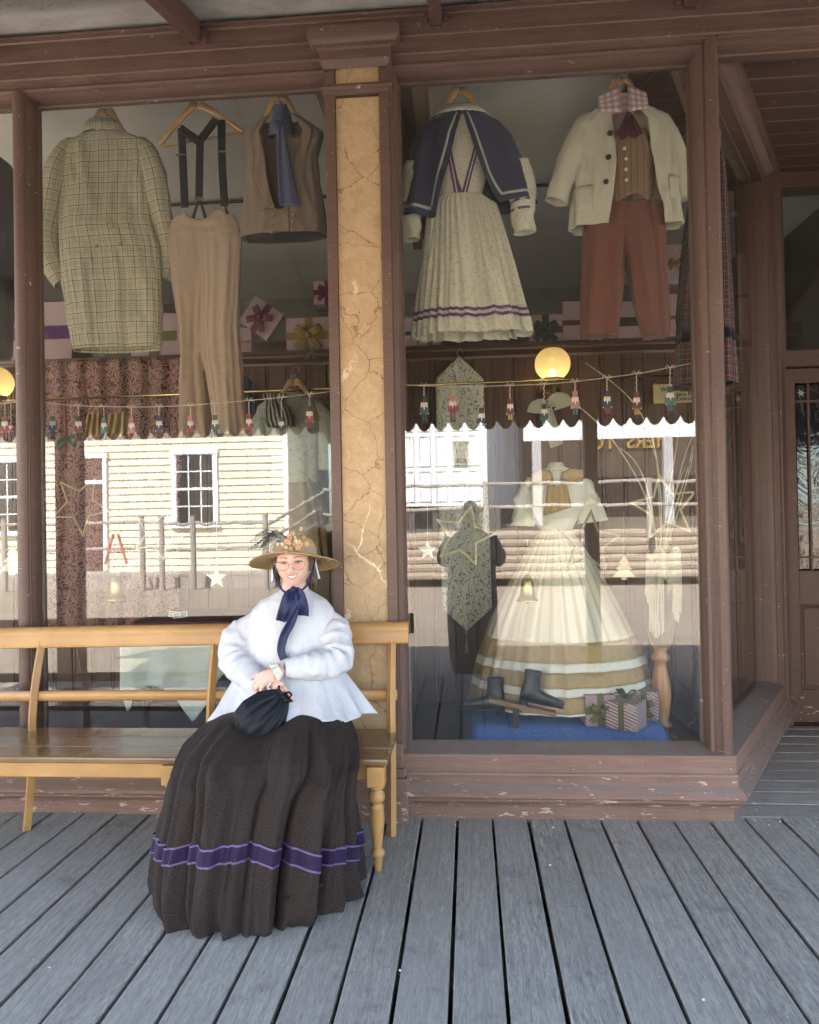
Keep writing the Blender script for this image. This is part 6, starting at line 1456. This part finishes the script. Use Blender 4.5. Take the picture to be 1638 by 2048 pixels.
hanger((590,765),(548,806),(632,804),YBK,(588,748),'wooden hanger inside the sage embroidered blouse')
bag = thing('striped_bag', at(555, 852, YBK-.16), 'black and cream striped drawstring bag hung in front of the sage blouse', 'bag')
BST = plaid('bag_stripe', (.30,.30,.22), [(0,.030,0,.5,(.02,.022,.02),.95)]); P = surf([(0,527,572,786),(.12,530,570,797),(.2,534,566,802),(.35,530,580,815),(.7,530,588,838),(1,536,588,852)], YBK-.17, lambda t: .045 if t > .25 else .03, folds(.010,[9,13],47,.1)); g = G(); grid(g, P, -PI, PI, 90, 0, 1, 26, closed=True); g.build('bag_cloth', BST, bag, smooth=True, solid=.002)
nvc = thing('navy_shawl', at(500, 830, 1.5), 'folded navy shawl hanging on the panelling beside the tan trousers', 'shawl'); g = G(); rows = []
for j in range(14):
    u = j/13; rows.append([at(488+24*k/8, 750+18*k/8+82*u, 1.52+.01*math.sin(k*1.5)) for k in range(9)])
g.loft(rows, False); g.build('cloth', cloth('navy_check', (.03,.04,.055), (.015,.02,.03), 40, .85, .3), nvc, smooth=True, solid=.003)
# ---- mustard scarf puffs behind the string
mst = thing('mustard_scarf', at(215, 850, .95), 'mustard gathered scarf behind the string of ornaments', 'scarf'); g = G()
for (x0, x1) in ((172,206),(216,258)):
    rows = []
    for j in range(14):
        u = j/13; rows.append([at(x0+(x1-x0)*k/14+6*(u-.5)*(k/7-1), 826+44*u+4*math.sin(k), .95-.02*math.sin(k*1.3+u*2)) for k in range(15)])
    g.loft(rows, False)
g.build('cloth', cloth('mustard_cotton', (.36,.25,.10), (.28,.19,.07), 60), mst, smooth=True, solid=.003)
# ---- brass rail
rl = thing('brass_rail', at(650, 778, 1.36), 'thin brass display rail running across both windows', 'rail'); g = G(); g.tube([at(-60,805,1.36), at(1392,749,1.36)], .0085, 8); g.build('rod', plain('polished_brass', (.55,.40,.16), .25, .1, 10, 0, metal=1.0), rl, smooth=True)
for px, py in ((300,792),(1085,760),(1325,752)):
    c = at(px, py, 1.36); g = G(); g.tube([c, V((c.x, YB, c.z))], .006, 8); g.build('bracket', BRASS, rl, smooth=True)
# ---- sign card
CARD = plain('buff_card', (.46,.36,.19), .8, .08, 8, 0); sg = thing('sign_card', at(1360, 808, 1.50), 'buff card reading Wedding And Orders Promptly Executed on the panelling', 'sign')
a, b = at(1307, 807, 1.55), at(1440, 765, 1.55); g = G(); g.box(a.x, b.x, 1.548, 1.556, a.z, b.z); g.build('card', CARD, sg)
for body, px, py, sz in (('Wedding And Other', 1321, 779.5, 11.6), ('Orders Promptly', 1336, 789.5, 11.6), ('Executed', 1352, 797.5, 11.6)):
    p = at(px, py, 1.545); text('lettering', body, mm(sz, 1.55), INK, p, (PI/2, 0, 0), sg, ext=.0006, align='LEFT', font_bold=True, sx=1.0)
# ---- cream ribbon bow by the lamp, brown lace
cbw = thing('cream_ribbon_bow', at(1110, 890, 1.2), 'cream satin ribbon bow hanging below the right wall lamp', 'ribbon bow'); CRB = cloth('cream_satin', (.50,.47,.35), (.40,.37,.27), 60, .45, .3); YQ = 1.25; g = G(); k0 = at(1096, 808, YQ)
for pts, w in (([(1096,808),(1112,800),(1124,806),(1128,815)], .13), ([(1096,810),(1082,808),(1072,818),(1070,826)], .10), ([(1098,815),(1102,840),(1106,868),(1114,892)], .085)):
    ps = smooth_path([at(x, y, YQ-.02) for x, y in pts], 14); T_ = [(ps[min(i+1,14)]-ps[max(i-1,0)]).normalized() for i in range(15)]; ribbon(g, ps, w, [t_.cross(V((0,-1,0))) for t_ in T_], 6, taper=[.35+.65*min(1,i/8) for i in range(15)], curl=.014)
g.ball(k0+V((0,-.03,0)), .02, 10, 8); g.build('bow', CRB, cbw, smooth=True, solid=.002)
# ---- pampas and feathers in a vase with a fringed shawl
vs_ = thing('vase_of_grasses', at(1322, 1300, .75), 'brown vase of tall dried grasses and feathers behind the right pane', 'vase'); YV = .75; g = G(); p = at(1322, 1285, YV)
g.lathe([(.05,0),(.06,.02),(.085,.12),(.09,.20),(.075,.30),(.05,.38),(.045,.42),(.06,.46)], p-V((0,0,.02)), 24); g.build('vase', cloth('brown_vase_glaze', (.20,.15,.11), None, 30, .5), vs_, smooth=True)
STEM = plain('dry_stem', (.50,.45,.32), .7, .2, 20, 0); DFE = plain('dark_grass_plume', (.045,.04,.03), .8, .3, 30, 0); rr2 = random.Random(5)
stems = [[(1318,1110),(1290,990),(1225,880),(1160,815),(1125,803)],[(1316,1110),(1300,1000),(1275,930),(1240,895)],[(1320,1110),(1322,1000),(1305,880),(1270,810),(1225,765),(1170,725)],[(1324,1110),(1335,1000),(1352,900),(1362,830)],[(1326,1110),(1350,1020),(1380,920),(1392,850)],[(1326,1110),(1345,1010),(1370,910),(1390,865)],[(1322,1110),(1318,1000),(1312,920),(1290,860)],[(1328,1110),(1360,1010),(1388,900),(1396,840)],[(1324,1112),(1342,1020),(1360,960),(1372,930)]]
for i, st_ in enumerate(stems):
    ps = smooth_path([at(x, y, YV-.02*(i % 3)) for x, y in st_], 30); g = G(); g.tube(ps, [.005-.003*k/30 for k in range(31)], 6); so2 = g.build('stem', STEM, vs_, smooth=True)
    if i >= 2:
        g = G()
        for k in range(9, 31):
            for q2 in range(5):
                T_ = (ps[min(k+1,30)]-ps[k-1]).normalized(); d_ = (T_*.8+V((rr2.gauss(0,.6), rr2.gauss(0,.3), rr2.gauss(0,.35)))).normalized()*rr2.uniform(.03,.07); w_ = d_.orthogonal().normalized()*.0012
                g.add([ps[k]-w_, ps[k]+w_, ps[k]+d_], [(0,1,2)])
        g.build('plume', DFE, so2)
shw = thing('fringed_shawl', at(1330, 1280, YV-.12), 'cream fringed shawl hanging over the vase stand', 'shawl'); g = G(); CRS = cloth('cream_shawl', (.58,.55,.44), (.48,.45,.35), 70, .85)
rows = []
for j in range(14):
    u = j/13; rows.append([at(1292+70*k/16+4*math.sin(k)*u, 1100+8*math.sin(k*.8)+(60+40*math.sin(PI*k/16+.3))*u*(.6 if k in (7,8,9,10) else 1), YV-.13-.02*math.sin(k*1.1)) for k in range(17)])
g.loft(rows, False); g.build('cloth', CRS, shw, smooth=True, solid=.002)
g = G()
for (xa_, xb_, ya_, yb_) in ((1300,1326,1160,1275),(1292,1305,1140,1205),(1346,1362,1150,1242)):
    for k in range(26):
        x = xa_+(xb_-xa_)*k/25; yy = yb_-abs(k-13)*1.2+rr2.uniform(-6,6); g.tube([at(x, ya_-20, YV-.14+rr2.uniform(-.02,.02)), at(x+rr2.uniform(-2,2), (ya_+yy)/2, YV-.15), at(x+rr2.uniform(-3,3), yy, YV-.14)], .0024, 4)
tag(g.build('fringe', CRS, shw), kind='stuff')
# turned stands
def stand(px, py0, py1, Y, mat, label, r=.045):
    a, b = at(px, py1, Y), at(px, py0, Y); t = thing('turned_stand', (a.x, Y, .16), label, 'stand', 'turned wooden stands in the display'); H_ = b.z-.16; g = G()
    g.lathe([(r*k_, .0+H_*z) for k_, z in ((1.6,0),(1.5,.03),(.7,.06),(.6,.12),(1.0,.15),(1.0,.17),(.65,.2),(.8,.3),(1.0,.45),(.9,.6),(.6,.75),(.55,.8),(.9,.83),(.9,.86),(.6,.9),(1.0,1))], (a.x, Y, .16), 20); g.build('turning', mat, t, smooth=True)
stand(1323, 1285, 1420, YV, wood('orange_pine', (.36,.16,.05),(.50,.26,.10),.35,'Z',.3), 'orange pine turned stand under the vase', .055); stand(1400, 1290, 1420, 1.0, DK, 'dark turned stand at the right edge of the display', .045)
# ---- table with white cloth in the left window
tb_ = thing('display_table', at(340, 1420, .85), 'small table with a maroon top behind the bench back', 'table'); a, b = at(262, 1252, .62), at(560, 1236, .62); MARW = plain('maroon_baize', (.085,.022,.03), .8, .2, 30)
g = G(); g.box(a.x, b.x, .62, 1.25, a.z-.012, a.z+.022); g.build('table_top', MARW, tb_, bevel=.004)
for x in (a.x+.06, b.x-.06):
    for y in (.68, 1.2): g = G(); g.tube([(x,y,.16),(x,y,a.z-.012)], [.02,.028], 10); g.build('leg', DK, tb_, smooth=True)
wcl = thing('white_tablecloth', at(330, 1300, .60), 'white cloth with pointed corners hanging over the table front', 'tablecloth'); g = G(); rows = []; WCM = cloth('pale_tablecloth', (.62,.66,.58), (.56,.60,.53), 90, .8, .1)
for j in range(26):
    u = j/25; row = []
    for k in range(41):
        v = k/40; low = interp([(0,1378),(.06,1432),(.12,1380),(.25,1372),(.42,1376),(.55,1400),(.68,1445),(.78,1410),(.88,1360),(1,1335)], v)[0]; x = interp([(0,240,246),(1,456,448)], v)[0]; row.append(at(x+6*math.sin(v*9)*u, 1256+(low-1256)*u, .60-.02*math.sin(v*17+u)*u-.012*u))
    rows.append(row)
g.loft(rows, False); g.build('cloth', WCM, wcl, smooth=True, solid=.003)
# tickets
tk = thing('tickets', at(355, 1238, .66), 'two pale printed tickets fanned on the maroon table top', 'tickets'); ct_ = atz(355, 1229, a.z+.045)
PAPER = plain('ticket_paper', (.60,.60,.50), .7, .05, 9, 0)
for k, (dx, rz_, bd_) in enumerate(((-.010, .10, 'PENS'), (.012, -.14, 'ADMIT'))):
    M = Matrix.Translation(at(352+8*k, 1229+1*k, .70-.01*k)) @ Matrix.Rotation(rz_, 4, 'Y'); g = G(); w_, h_ = .044, .017; g.add([M@V((-w_,0,-h_)), M@V((w_,0,-h_)), M@V((w_,.004,h_)), M@V((-w_,.004,h_))], [(0,1,2,3)]); tko = g.build('ticket', PAPER, tk, solid=.001)
    g = G(); g.add([M@V((-w_*.85,-.002,-h_*.7)), M@V((-.004,-.002,-h_*.7)), M@V((-.004,.001,h_*.7)), M@V((-w_*.85,.001,h_*.7))], [(0,1,2,3)]); g.add([M@V((.004,-.002,-h_*.7)), M@V((w_*.85,-.002,-h_*.7)), M@V((w_*.85,.001,h_*.7)), M@V((.004,.001,h_*.7))], [(0,1,2,3)]); g.build('printed_block', plain('ticket_ink', (.16,.17,.13)), tko)
    text('lettering', bd_, .020, PAPER, M @ V((-w_*.44, -.004, 0)), (PI/2, rz_, 0), tko, ext=.0003, font_bold=True)
# ---- ornaments on a twine
YO = .22; TWINE = plain('twine', (.50,.42,.30), .8, .2, 40, 0)
def twine(pts, label, ext=()):
    t = thing('twine', at(pts[0][0], pts[0][1], YO), label, 'string'); g = G(); g.tube(smooth_path([at(x, y, YO) for x, y in pts], 60), .0022, 5); g.build('cord', TWINE, t, smooth=True)
twine([(70,803),(150,811),(270,814),(350,812),(440,806),(560,795),(662,783)], 'string of toy soldier ornaments across the left pane'); twine([(-40,812),(0,808),(34,803)], 'string of ornaments in the far left pane'); twine([(805,768),(860,772),(940,773),(1020,771),(1090,768),(1150,763),(1215,755),(1275,747),(1340,735),(1392,725)], 'string of toy soldier ornaments across the right pane')
FACE = plain('ornament_face', (.62,.42,.34), .5, .1, 40, 0); WHT = plain('ornament_white', (.68,.66,.62), .5, .05, 40, 0); OC = {'blue': (.03,.06,.12), 'navy': (.015,.025,.07), 'red': (.22,.025,.025), 'pink': (.38,.14,.12), 'green': (.02,.07,.05), 'teal': (.06,.14,.12), 'black': (.015,.015,.018), 'maroon': (.14,.02,.025), 'gold': (.40,.26,.08)}
OM = {k: plain('ornament_'+k, v, .45, .1, 40, 0) for k, v in OC.items()}
def soldier(px, ystr, ytop, hgt, coat_, hat_, legs_, label):
    top = at(px, ytop, YO); H_ = mm(hgt, YO); t = thing('toy_soldier', top-V((0,0,H_)), label, 'ornament', 'toy soldier ornaments on the strings'); W_ = H_*.175; b = top-V((0,0,H_)); D_ = .004
    def bx(name, x0, x1, z0, z1, m, d=1.0, par=t):
        g = G(); g.box(b.x+x0*W_, b.x+x1*W_, YO-D_*d, YO+D_*d, b.z+z0*H_, b.z+z1*H_); return g.build(name, m, par, bevel=.0015)
    bx('hat', -.55, .55, .78, 1.0, OM[hat_], 1.1); bx('hat_peak', -.68, .68, .76, .79, OM['gold'], 1.3); fa = bx('face', -.5, .5, .60, .765, FACE, 1.15)
    bx('hair', -.72, -.48, .58, .76, WHT); bx('hair', .48, .72, .58, .76, WHT); bx('moustache', -.36, .36, .635, .665, WHT, 1.6, fa); bx('brow', -.34, -.08, .715, .74, WHT, 1.5, fa); bx('brow', .08, .34, .715, .74, WHT, 1.5, fa)
    g = G(); g.add([V((b.x+x*W_, YO-D_*1.6, b.z+z*H_)) for x, z in ((-.22,.62),(.22,.62),(.0,.46))], [(0,1,2)]); g.build('beard', WHT, t, solid=.001)
    g = G(); pr = [(-.62,.60),(.62,.60),(.78,.34),(-.78,.34)]; g.loft([[V((b.x+x*W_, y, b.z+z*H_)) for x, z in pr] for y in (YO-D_, YO+D_)], True, True, True); g.build('coat', OM[coat_], t)
    for s in (-1, 1): bx('arm', min(s*.72, s*1.02), max(s*.72, s*1.02), .38, .60, OM[coat_], .9); bx('hand', min(s*.76, s*.98), max(s*.76, s*.98), .33, .38, WHT, .9); bx('leg', min(s*.08, s*.52), max(s*.08, s*.52), .10, .335, OM[legs_] if legs_ in OM else WHT, .9); bx('boot', min(s*.06, s*.58), max(s*.06, s*.58), .0, .10, OM['black'], 1.1)
    sp_ = at(px, ystr, YO); g = G(); n_ = 14
    g.tube([sp_.lerp(top, i/n_)+V((.0022*math.sin(i*1.6),.0022*math.cos(i*1.6),0)) for i in range(n_+1)], .0022, 5); g.build('twisted_cord', plain('candy_cord', (.62,.45,.40), .7, .35, 160, 0), t, smooth=True)
    g = G()
    for s in (-1, 1): g.tube(smooth_path([sp_, sp_+V((s*.016,-.002,.008)), sp_+V((s*.024,-.002,-.003)), sp_], 10), .0013, 4); g.tube([sp_, sp_+V((s*.015,-.002,.016))], .0012, 4)
    g.build('twine_bow', TWINE, t, smooth=True)
SOL = [(10,806,832,52,'red','maroon','red','red toy soldier ornament in the far left pane'),(22,805,845,30,'red','red','red','small red toy soldier beside the left edge'),(105,808,832,48,'blue','teal','blue','blue toy soldier ornament, leftmost in the second pane'),(157,811,832,52,'maroon','black','black','maroon toy soldier ornament near the green bow'),(208,813,836,46,'teal','teal','blue','pale teal toy soldier ornament over the mustard scarf'),(263,814,836,48,'pink','pink','maroon','pink toy soldier ornament right of the mustard scarf'),(318,813,832,48,'navy','navy','maroon','navy toy soldier ornament in front of the paisley cloth'),(381,811,832,48,'red','pink','maroon','red and pink toy soldier in front of the left trouser leg'),(430,807,830,48,'green','green','blue','green toy soldier in front of the right trouser leg'),(498,801,828,48,'red','red','red','bright red toy soldier right of the tan trousers'),(563,795,834,42,'black','black','red','black toy soldier in front of the striped bag'),(619,788,812,50,'red','black','red','red toy soldier with black hat nearest the pilaster'),
 (848,771,793,54,'green','black','green','dark green toy soldier, leftmost in the right pane'),(905,773,790,54,'red','pink','maroon','red toy soldier in front of the brocade runner'),(963,773,816,50,'navy','black','maroon','navy toy soldier with a black hat beside the runner'),(1020,771,798,46,'maroon','maroon','gold','maroon toy soldier holding a trumpet left of the lamp'),(1088,768,808,46,'green','black','teal','dark green toy soldier below the lit lamp'),(1150,763,782,52,'pink','pink','teal','pale pink toy soldier right of the lamp'),(1214,755,782,50,'navy','navy','red','navy toy soldier with white hair in the right pane'),(1273,747,784,50,'maroon','maroon','gold','maroon toy soldier with a trumpet at the right'),(1340,735,773,54,'teal','green','teal','slim teal toy soldier in front of the card')]
for a_ in SOL: soldier(*a_)
# ---- hanging stars, bells, trees
def star_pts(c, R_, r_, rot): return [c+V((math.sin(rot+k*PI/5)*(R_ if k % 2 == 0 else r_), 0, math.cos(rot+k*PI/5)*(R_ if k % 2 == 0 else r_))) for k in range(10)]
GW = plain('pale_gold_wood', (.42,.34,.18), .5, .2, 30, .1)
def cordto(t, px, y0, y1, Y): g = G(); g.tube([at(px, y0, Y), at(px, y1, Y)], .0012, 4); g.build('cord', TWINE, t)
def wire_star(px, py, R_, rot, Y, label, mat=None, inn=.86):
    c = at(px, py, Y); t = thing('star_frame', c, label, 'star', 'open wooden star frames in the windows'); r = mm(R_, Y); o_ = star_pts(c, r, r*.46, rot); i_ = star_pts(c, r*inn, r*.46*inn, rot); g = G()
    for k in range(10):
        q0, q1, q2, q3 = o_[k], o_[(k+1)%10], i_[(k+1)%10], i_[k]; d_ = V((0,.016,0)); g.add([q0,q1,q2,q3,q0+d_,q1+d_,q2+d_,q3+d_], [(0,1,2,3),(7,6,5,4),(0,4,5,1),(2,6,7,3)])
    g.build('frame', mat or GW, t)
wire_star(928, 1072, 66, .25, .34, 'gold star frame in front of the brocade runner'); wire_star(160, 1010, 66, .55, .34, 'gold star frame in the left pane over the paisley cloth', None, .91); wire_star(1330, 1015, 70, -.15, .40, 'gold star frame among the dried grasses'); wire_star(1178, 1085, 66, .1, .42, 'dark star frame in front of the ball gown', plain('dull_bronze', (.20,.17,.12), .5)); wire_star(315, 1070, 56, .4, .34, 'thin pale star frame in the left pane', plain('pale_grey_wood', (.36,.35,.30)), .90)
def solid_star(px, py, R_, label, Y=.24, ystr=None):
    c = at(px, py, Y); t = thing('paper_star', c, label, 'star', 'white paper stars'); r = mm(R_, Y); o_ = star_pts(c, r, r*.45, 0); g = G(); f_ = c-V((0,.012,0)); k_ = c+V((0,.012,0))
    for k in range(10): g.add([o_[k], o_[(k+1)%10], f_], [(0,1,2)]); g.add([o_[k], o_[(k+1)%10], k_], [(2,1,0)])
    g.build('star', plain('white_paper', (.70,.70,.64), .7, .05, 20, 0), t); cordto(t, px, ystr or py-120, py-R_, Y)
solid_star(433, 1156, 23, 'white folded paper star hanging beside the seated person', ystr=820); solid_star(855, 1101, 20, 'white folded paper star left of the brocade runner', ystr=1010)
def bell(px, py0, py1, label, Y=.26):
    a_, b_ = at(px, py1, Y), at(px, py0, Y); H_ = b_.z-a_.z; t = thing('hanging_bell', a_, label, 'bell', 'brass bells hanging in the windows'); g = G(); g.lathe([(H_*k_, H_*z) for k_, z in ((.40,0),(.41,.03),(.34,.10),(.27,.25),(.24,.5),(.22,.7),(.16,.86),(.08,.95),(.03,1.0),(.001,1.0))], a_, 24); g.build('bell', plain('bell_brass', (.42,.33,.14), .3, .2, 20, 0, metal=.8), t, smooth=True); cordto(t, px, py0-70, py0, Y)
    g = G(); g.ball(a_+V((0,0,-.004)), H_*.07, 8, 6); g.build('clapper', BRASS, t, smooth=True)
bell(1055, 1148, 1202, 'brass bell hanging in front of the ball gown'); bell(232, 1150, 1200, 'brass bell hanging low in the left pane')
def fir(px, py0, py1, label, Y=.26):
    t = thing('fir_tree_ornament', at(px, py1, Y), label, 'ornament', 'flat wooden fir trees'); pr = [(0,0),(.22,.28),(.12,.30),(.34,.55),(.20,.58),(.50,.86),(.10,.88),(.10,1.0),(-.10,1.0),(-.10,.88),(-.50,.86),(-.20,.58),(-.34,.55),(-.12,.30),(-.22,.28)]; h_ = py1-py0; g = G(); P0 = [at(px+x*h_*.95, py0+z*h_, Y) for x, z in pr]; c = at(px, py0+h_*.6, Y)
    n_ = len(P0)
    for dy, fl in ((-.005,0),(.005,1)):
        q_ = [p_+V((0,dy,0)) for p_ in P0]+[c+V((0,dy,0))]; g.add(q_, [((k+1)%n_, k, n_) if fl else (k, (k+1)%n_, n_) for k in range(n_)])
    g.loft([[p_+V((0,dy,0)) for p_ in P0] for dy in (-.005,.005)], True); g.build('tree', plain('pale_ply', (.60,.48,.32), .6), t); cordto(t, px, py0-90, py0, Y)
fir(1248, 1112, 1160, 'pale plywood fir tree ornament right of the ball gown'); fir(26, 1092, 1150, 'pale plywood fir tree ornament in the far left pane')
# ---- red candle drop with green bow
rc = thing('ribbon_drop', at(132, 905, .30), 'red ribbon drop with a green bow hanging in the left pane', 'ribbon'); g = G(); g.tube([at(130,802,.30), at(131,850,.30), at(132,880,.30)], [.006,.010,.010], 8); g.tube([at(132,880,.30), at(128,902,.29)], [.008,.018], 8, flat=.4); g.build('red_ribbon', OM['red'], rc, smooth=True); g = G()
for pts in ([(132,880),(142,872),(152,880),(148,892),(134,882)], [(130,881),(122,880),(115,888),(117,898),(130,884)], [(136,884),(146,892),(152,900)]):
    ps = smooth_path([at(x, y, .285) for x, y in pts], 14); ribbon(g, ps, .030, V((.25,-.8,.55)), 3, curl=.006)
g.build('green_bow', cloth('green_satin', (.03,.16,.06), None, 60, .4), rc, smooth=True, solid=.001)
# ---- silvery sprigs hung from the shelf edge
SIL = plain('silver_tinsel', (.30,.30,.28), .4, .3, 50, 0, metal=.4); rr3 = random.Random(9)
for (px, py, lab) in ((197,715,'silvery sprig hanging from the shelf below the checked coat'),(413,718,'silvery sprig hanging behind the tan trousers'),(618,705,'silvery sprig hanging from the shelf by the pilaster'),(70,680,'silvery sprig hanging beside the mullion')):
    c = at(px, py, 1.50); t = thing('tinsel_sprig', c, lab, 'decoration', 'silvery sprigs along the shelf edge'); g = G()
    for k in range(60):
        d_ = V((rr3.gauss(0,.5), rr3.gauss(0,.25), rr3.gauss(-.05,.7))).normalized()*rr3.uniform(.03,.085); w_ = d_.orthogonal().normalized()*.003; g.add([c-w_, c+w_, c+d_], [(0,1,2)]); g.ball(c+d_, .004, 5, 4) if k % 5 == 0 else None
    g.tube([c, at(px, py-30, 1.52)], .002, 4); g.build('tinsel', SIL, t)
# ============================================================ THE PHOTOGRAPHER (stands behind the camera, mirrored in the right pane)
pho = thing('person', (.02, -3.95, -.25), 'standing person in grey clothes holding up a phone, mirrored in the right pane', 'person')
g = G(); bx_, by_ = .02, -3.98
g.loft([[V((bx_+w*math.cos(a), by_+d*math.sin(a), z)) for a in [2*PI*k/24 for k in range(24)]] for z, w, d in ((-.20,.20,.16),(.0,.24,.18),(.30,.26,.20),(.60,.26,.18),(.80,.25,.17),(1.0,.25,.16),(1.12,.255,.15),(1.22,.23,.12),(1.29,.15,.09),(1.34,.07,.06))], True, True, True)
g.tube([(bx_,by_,1.30),(bx_,by_-.0,1.42)], [.058,.055], 14); g.ball((bx_, by_-.0, 1.49), (.095,.11,.13), 18, 12)
for s in (-1, 1):
    g.tube(smooth_path([(bx_+s*.20,by_,1.22),(bx_+s*.29,by_+.06,1.05),(bx_+s*.25,by_+.14,1.0),(bx_+s*.12,by_+.24,1.22),(bx_+s*.055,by_+.315,1.37)], 20), [.075-.04*i/20 for i in range(21)], 12)
    for k in range(4): g.tube([(bx_+s*.06,by_+.31,1.36+.02*k),(bx_+s*.05,by_+.345,1.37+.018*k),(bx_+s*.02,by_+.35,1.372+.018*k)], .009, 7)
    g.tube([(bx_+s*.06,by_+.31,1.38),(bx_+s*.05,by_+.30,1.41),(bx_+s*.025,by_+.32,1.42)], .010, 7)
    g.tube(smooth_path([(bx_+s*.09,by_,.66),(bx_+s*.10,by_+.02,.22),(bx_+s*.10,by_-.01,-.16)], 10), [.095,.092,.088,.08,.07,.062,.06,.06,.055,.045,.04], 14); g.tube([(bx_+s*.10,by_-.05,-.21),(bx_+s*.105,by_+.08,-.21),(bx_+s*.11,by_+.18,-.225)], [(.042,.04),(.045,.035),(.038,.022)], 12)
DKC = cloth('dark_street_clothes', (.17,.16,.16), None, 80, .9, coordk='Object')
bd2 = g.build('body', [DKC, SKIN], pho, smooth=True); fuse(bd2, .009, 3)
ph_ = thing('phone', (.02, -3.62, 1.36), 'dark phone held up by the mirrored person', 'phone'); g = G(); g.box(-.02, .06, -3.632, -3.624, 1.34, 1.49); g.build('phone_body', plain('phone_black', (.02,.02,.022), .2), ph_, bevel=.003)
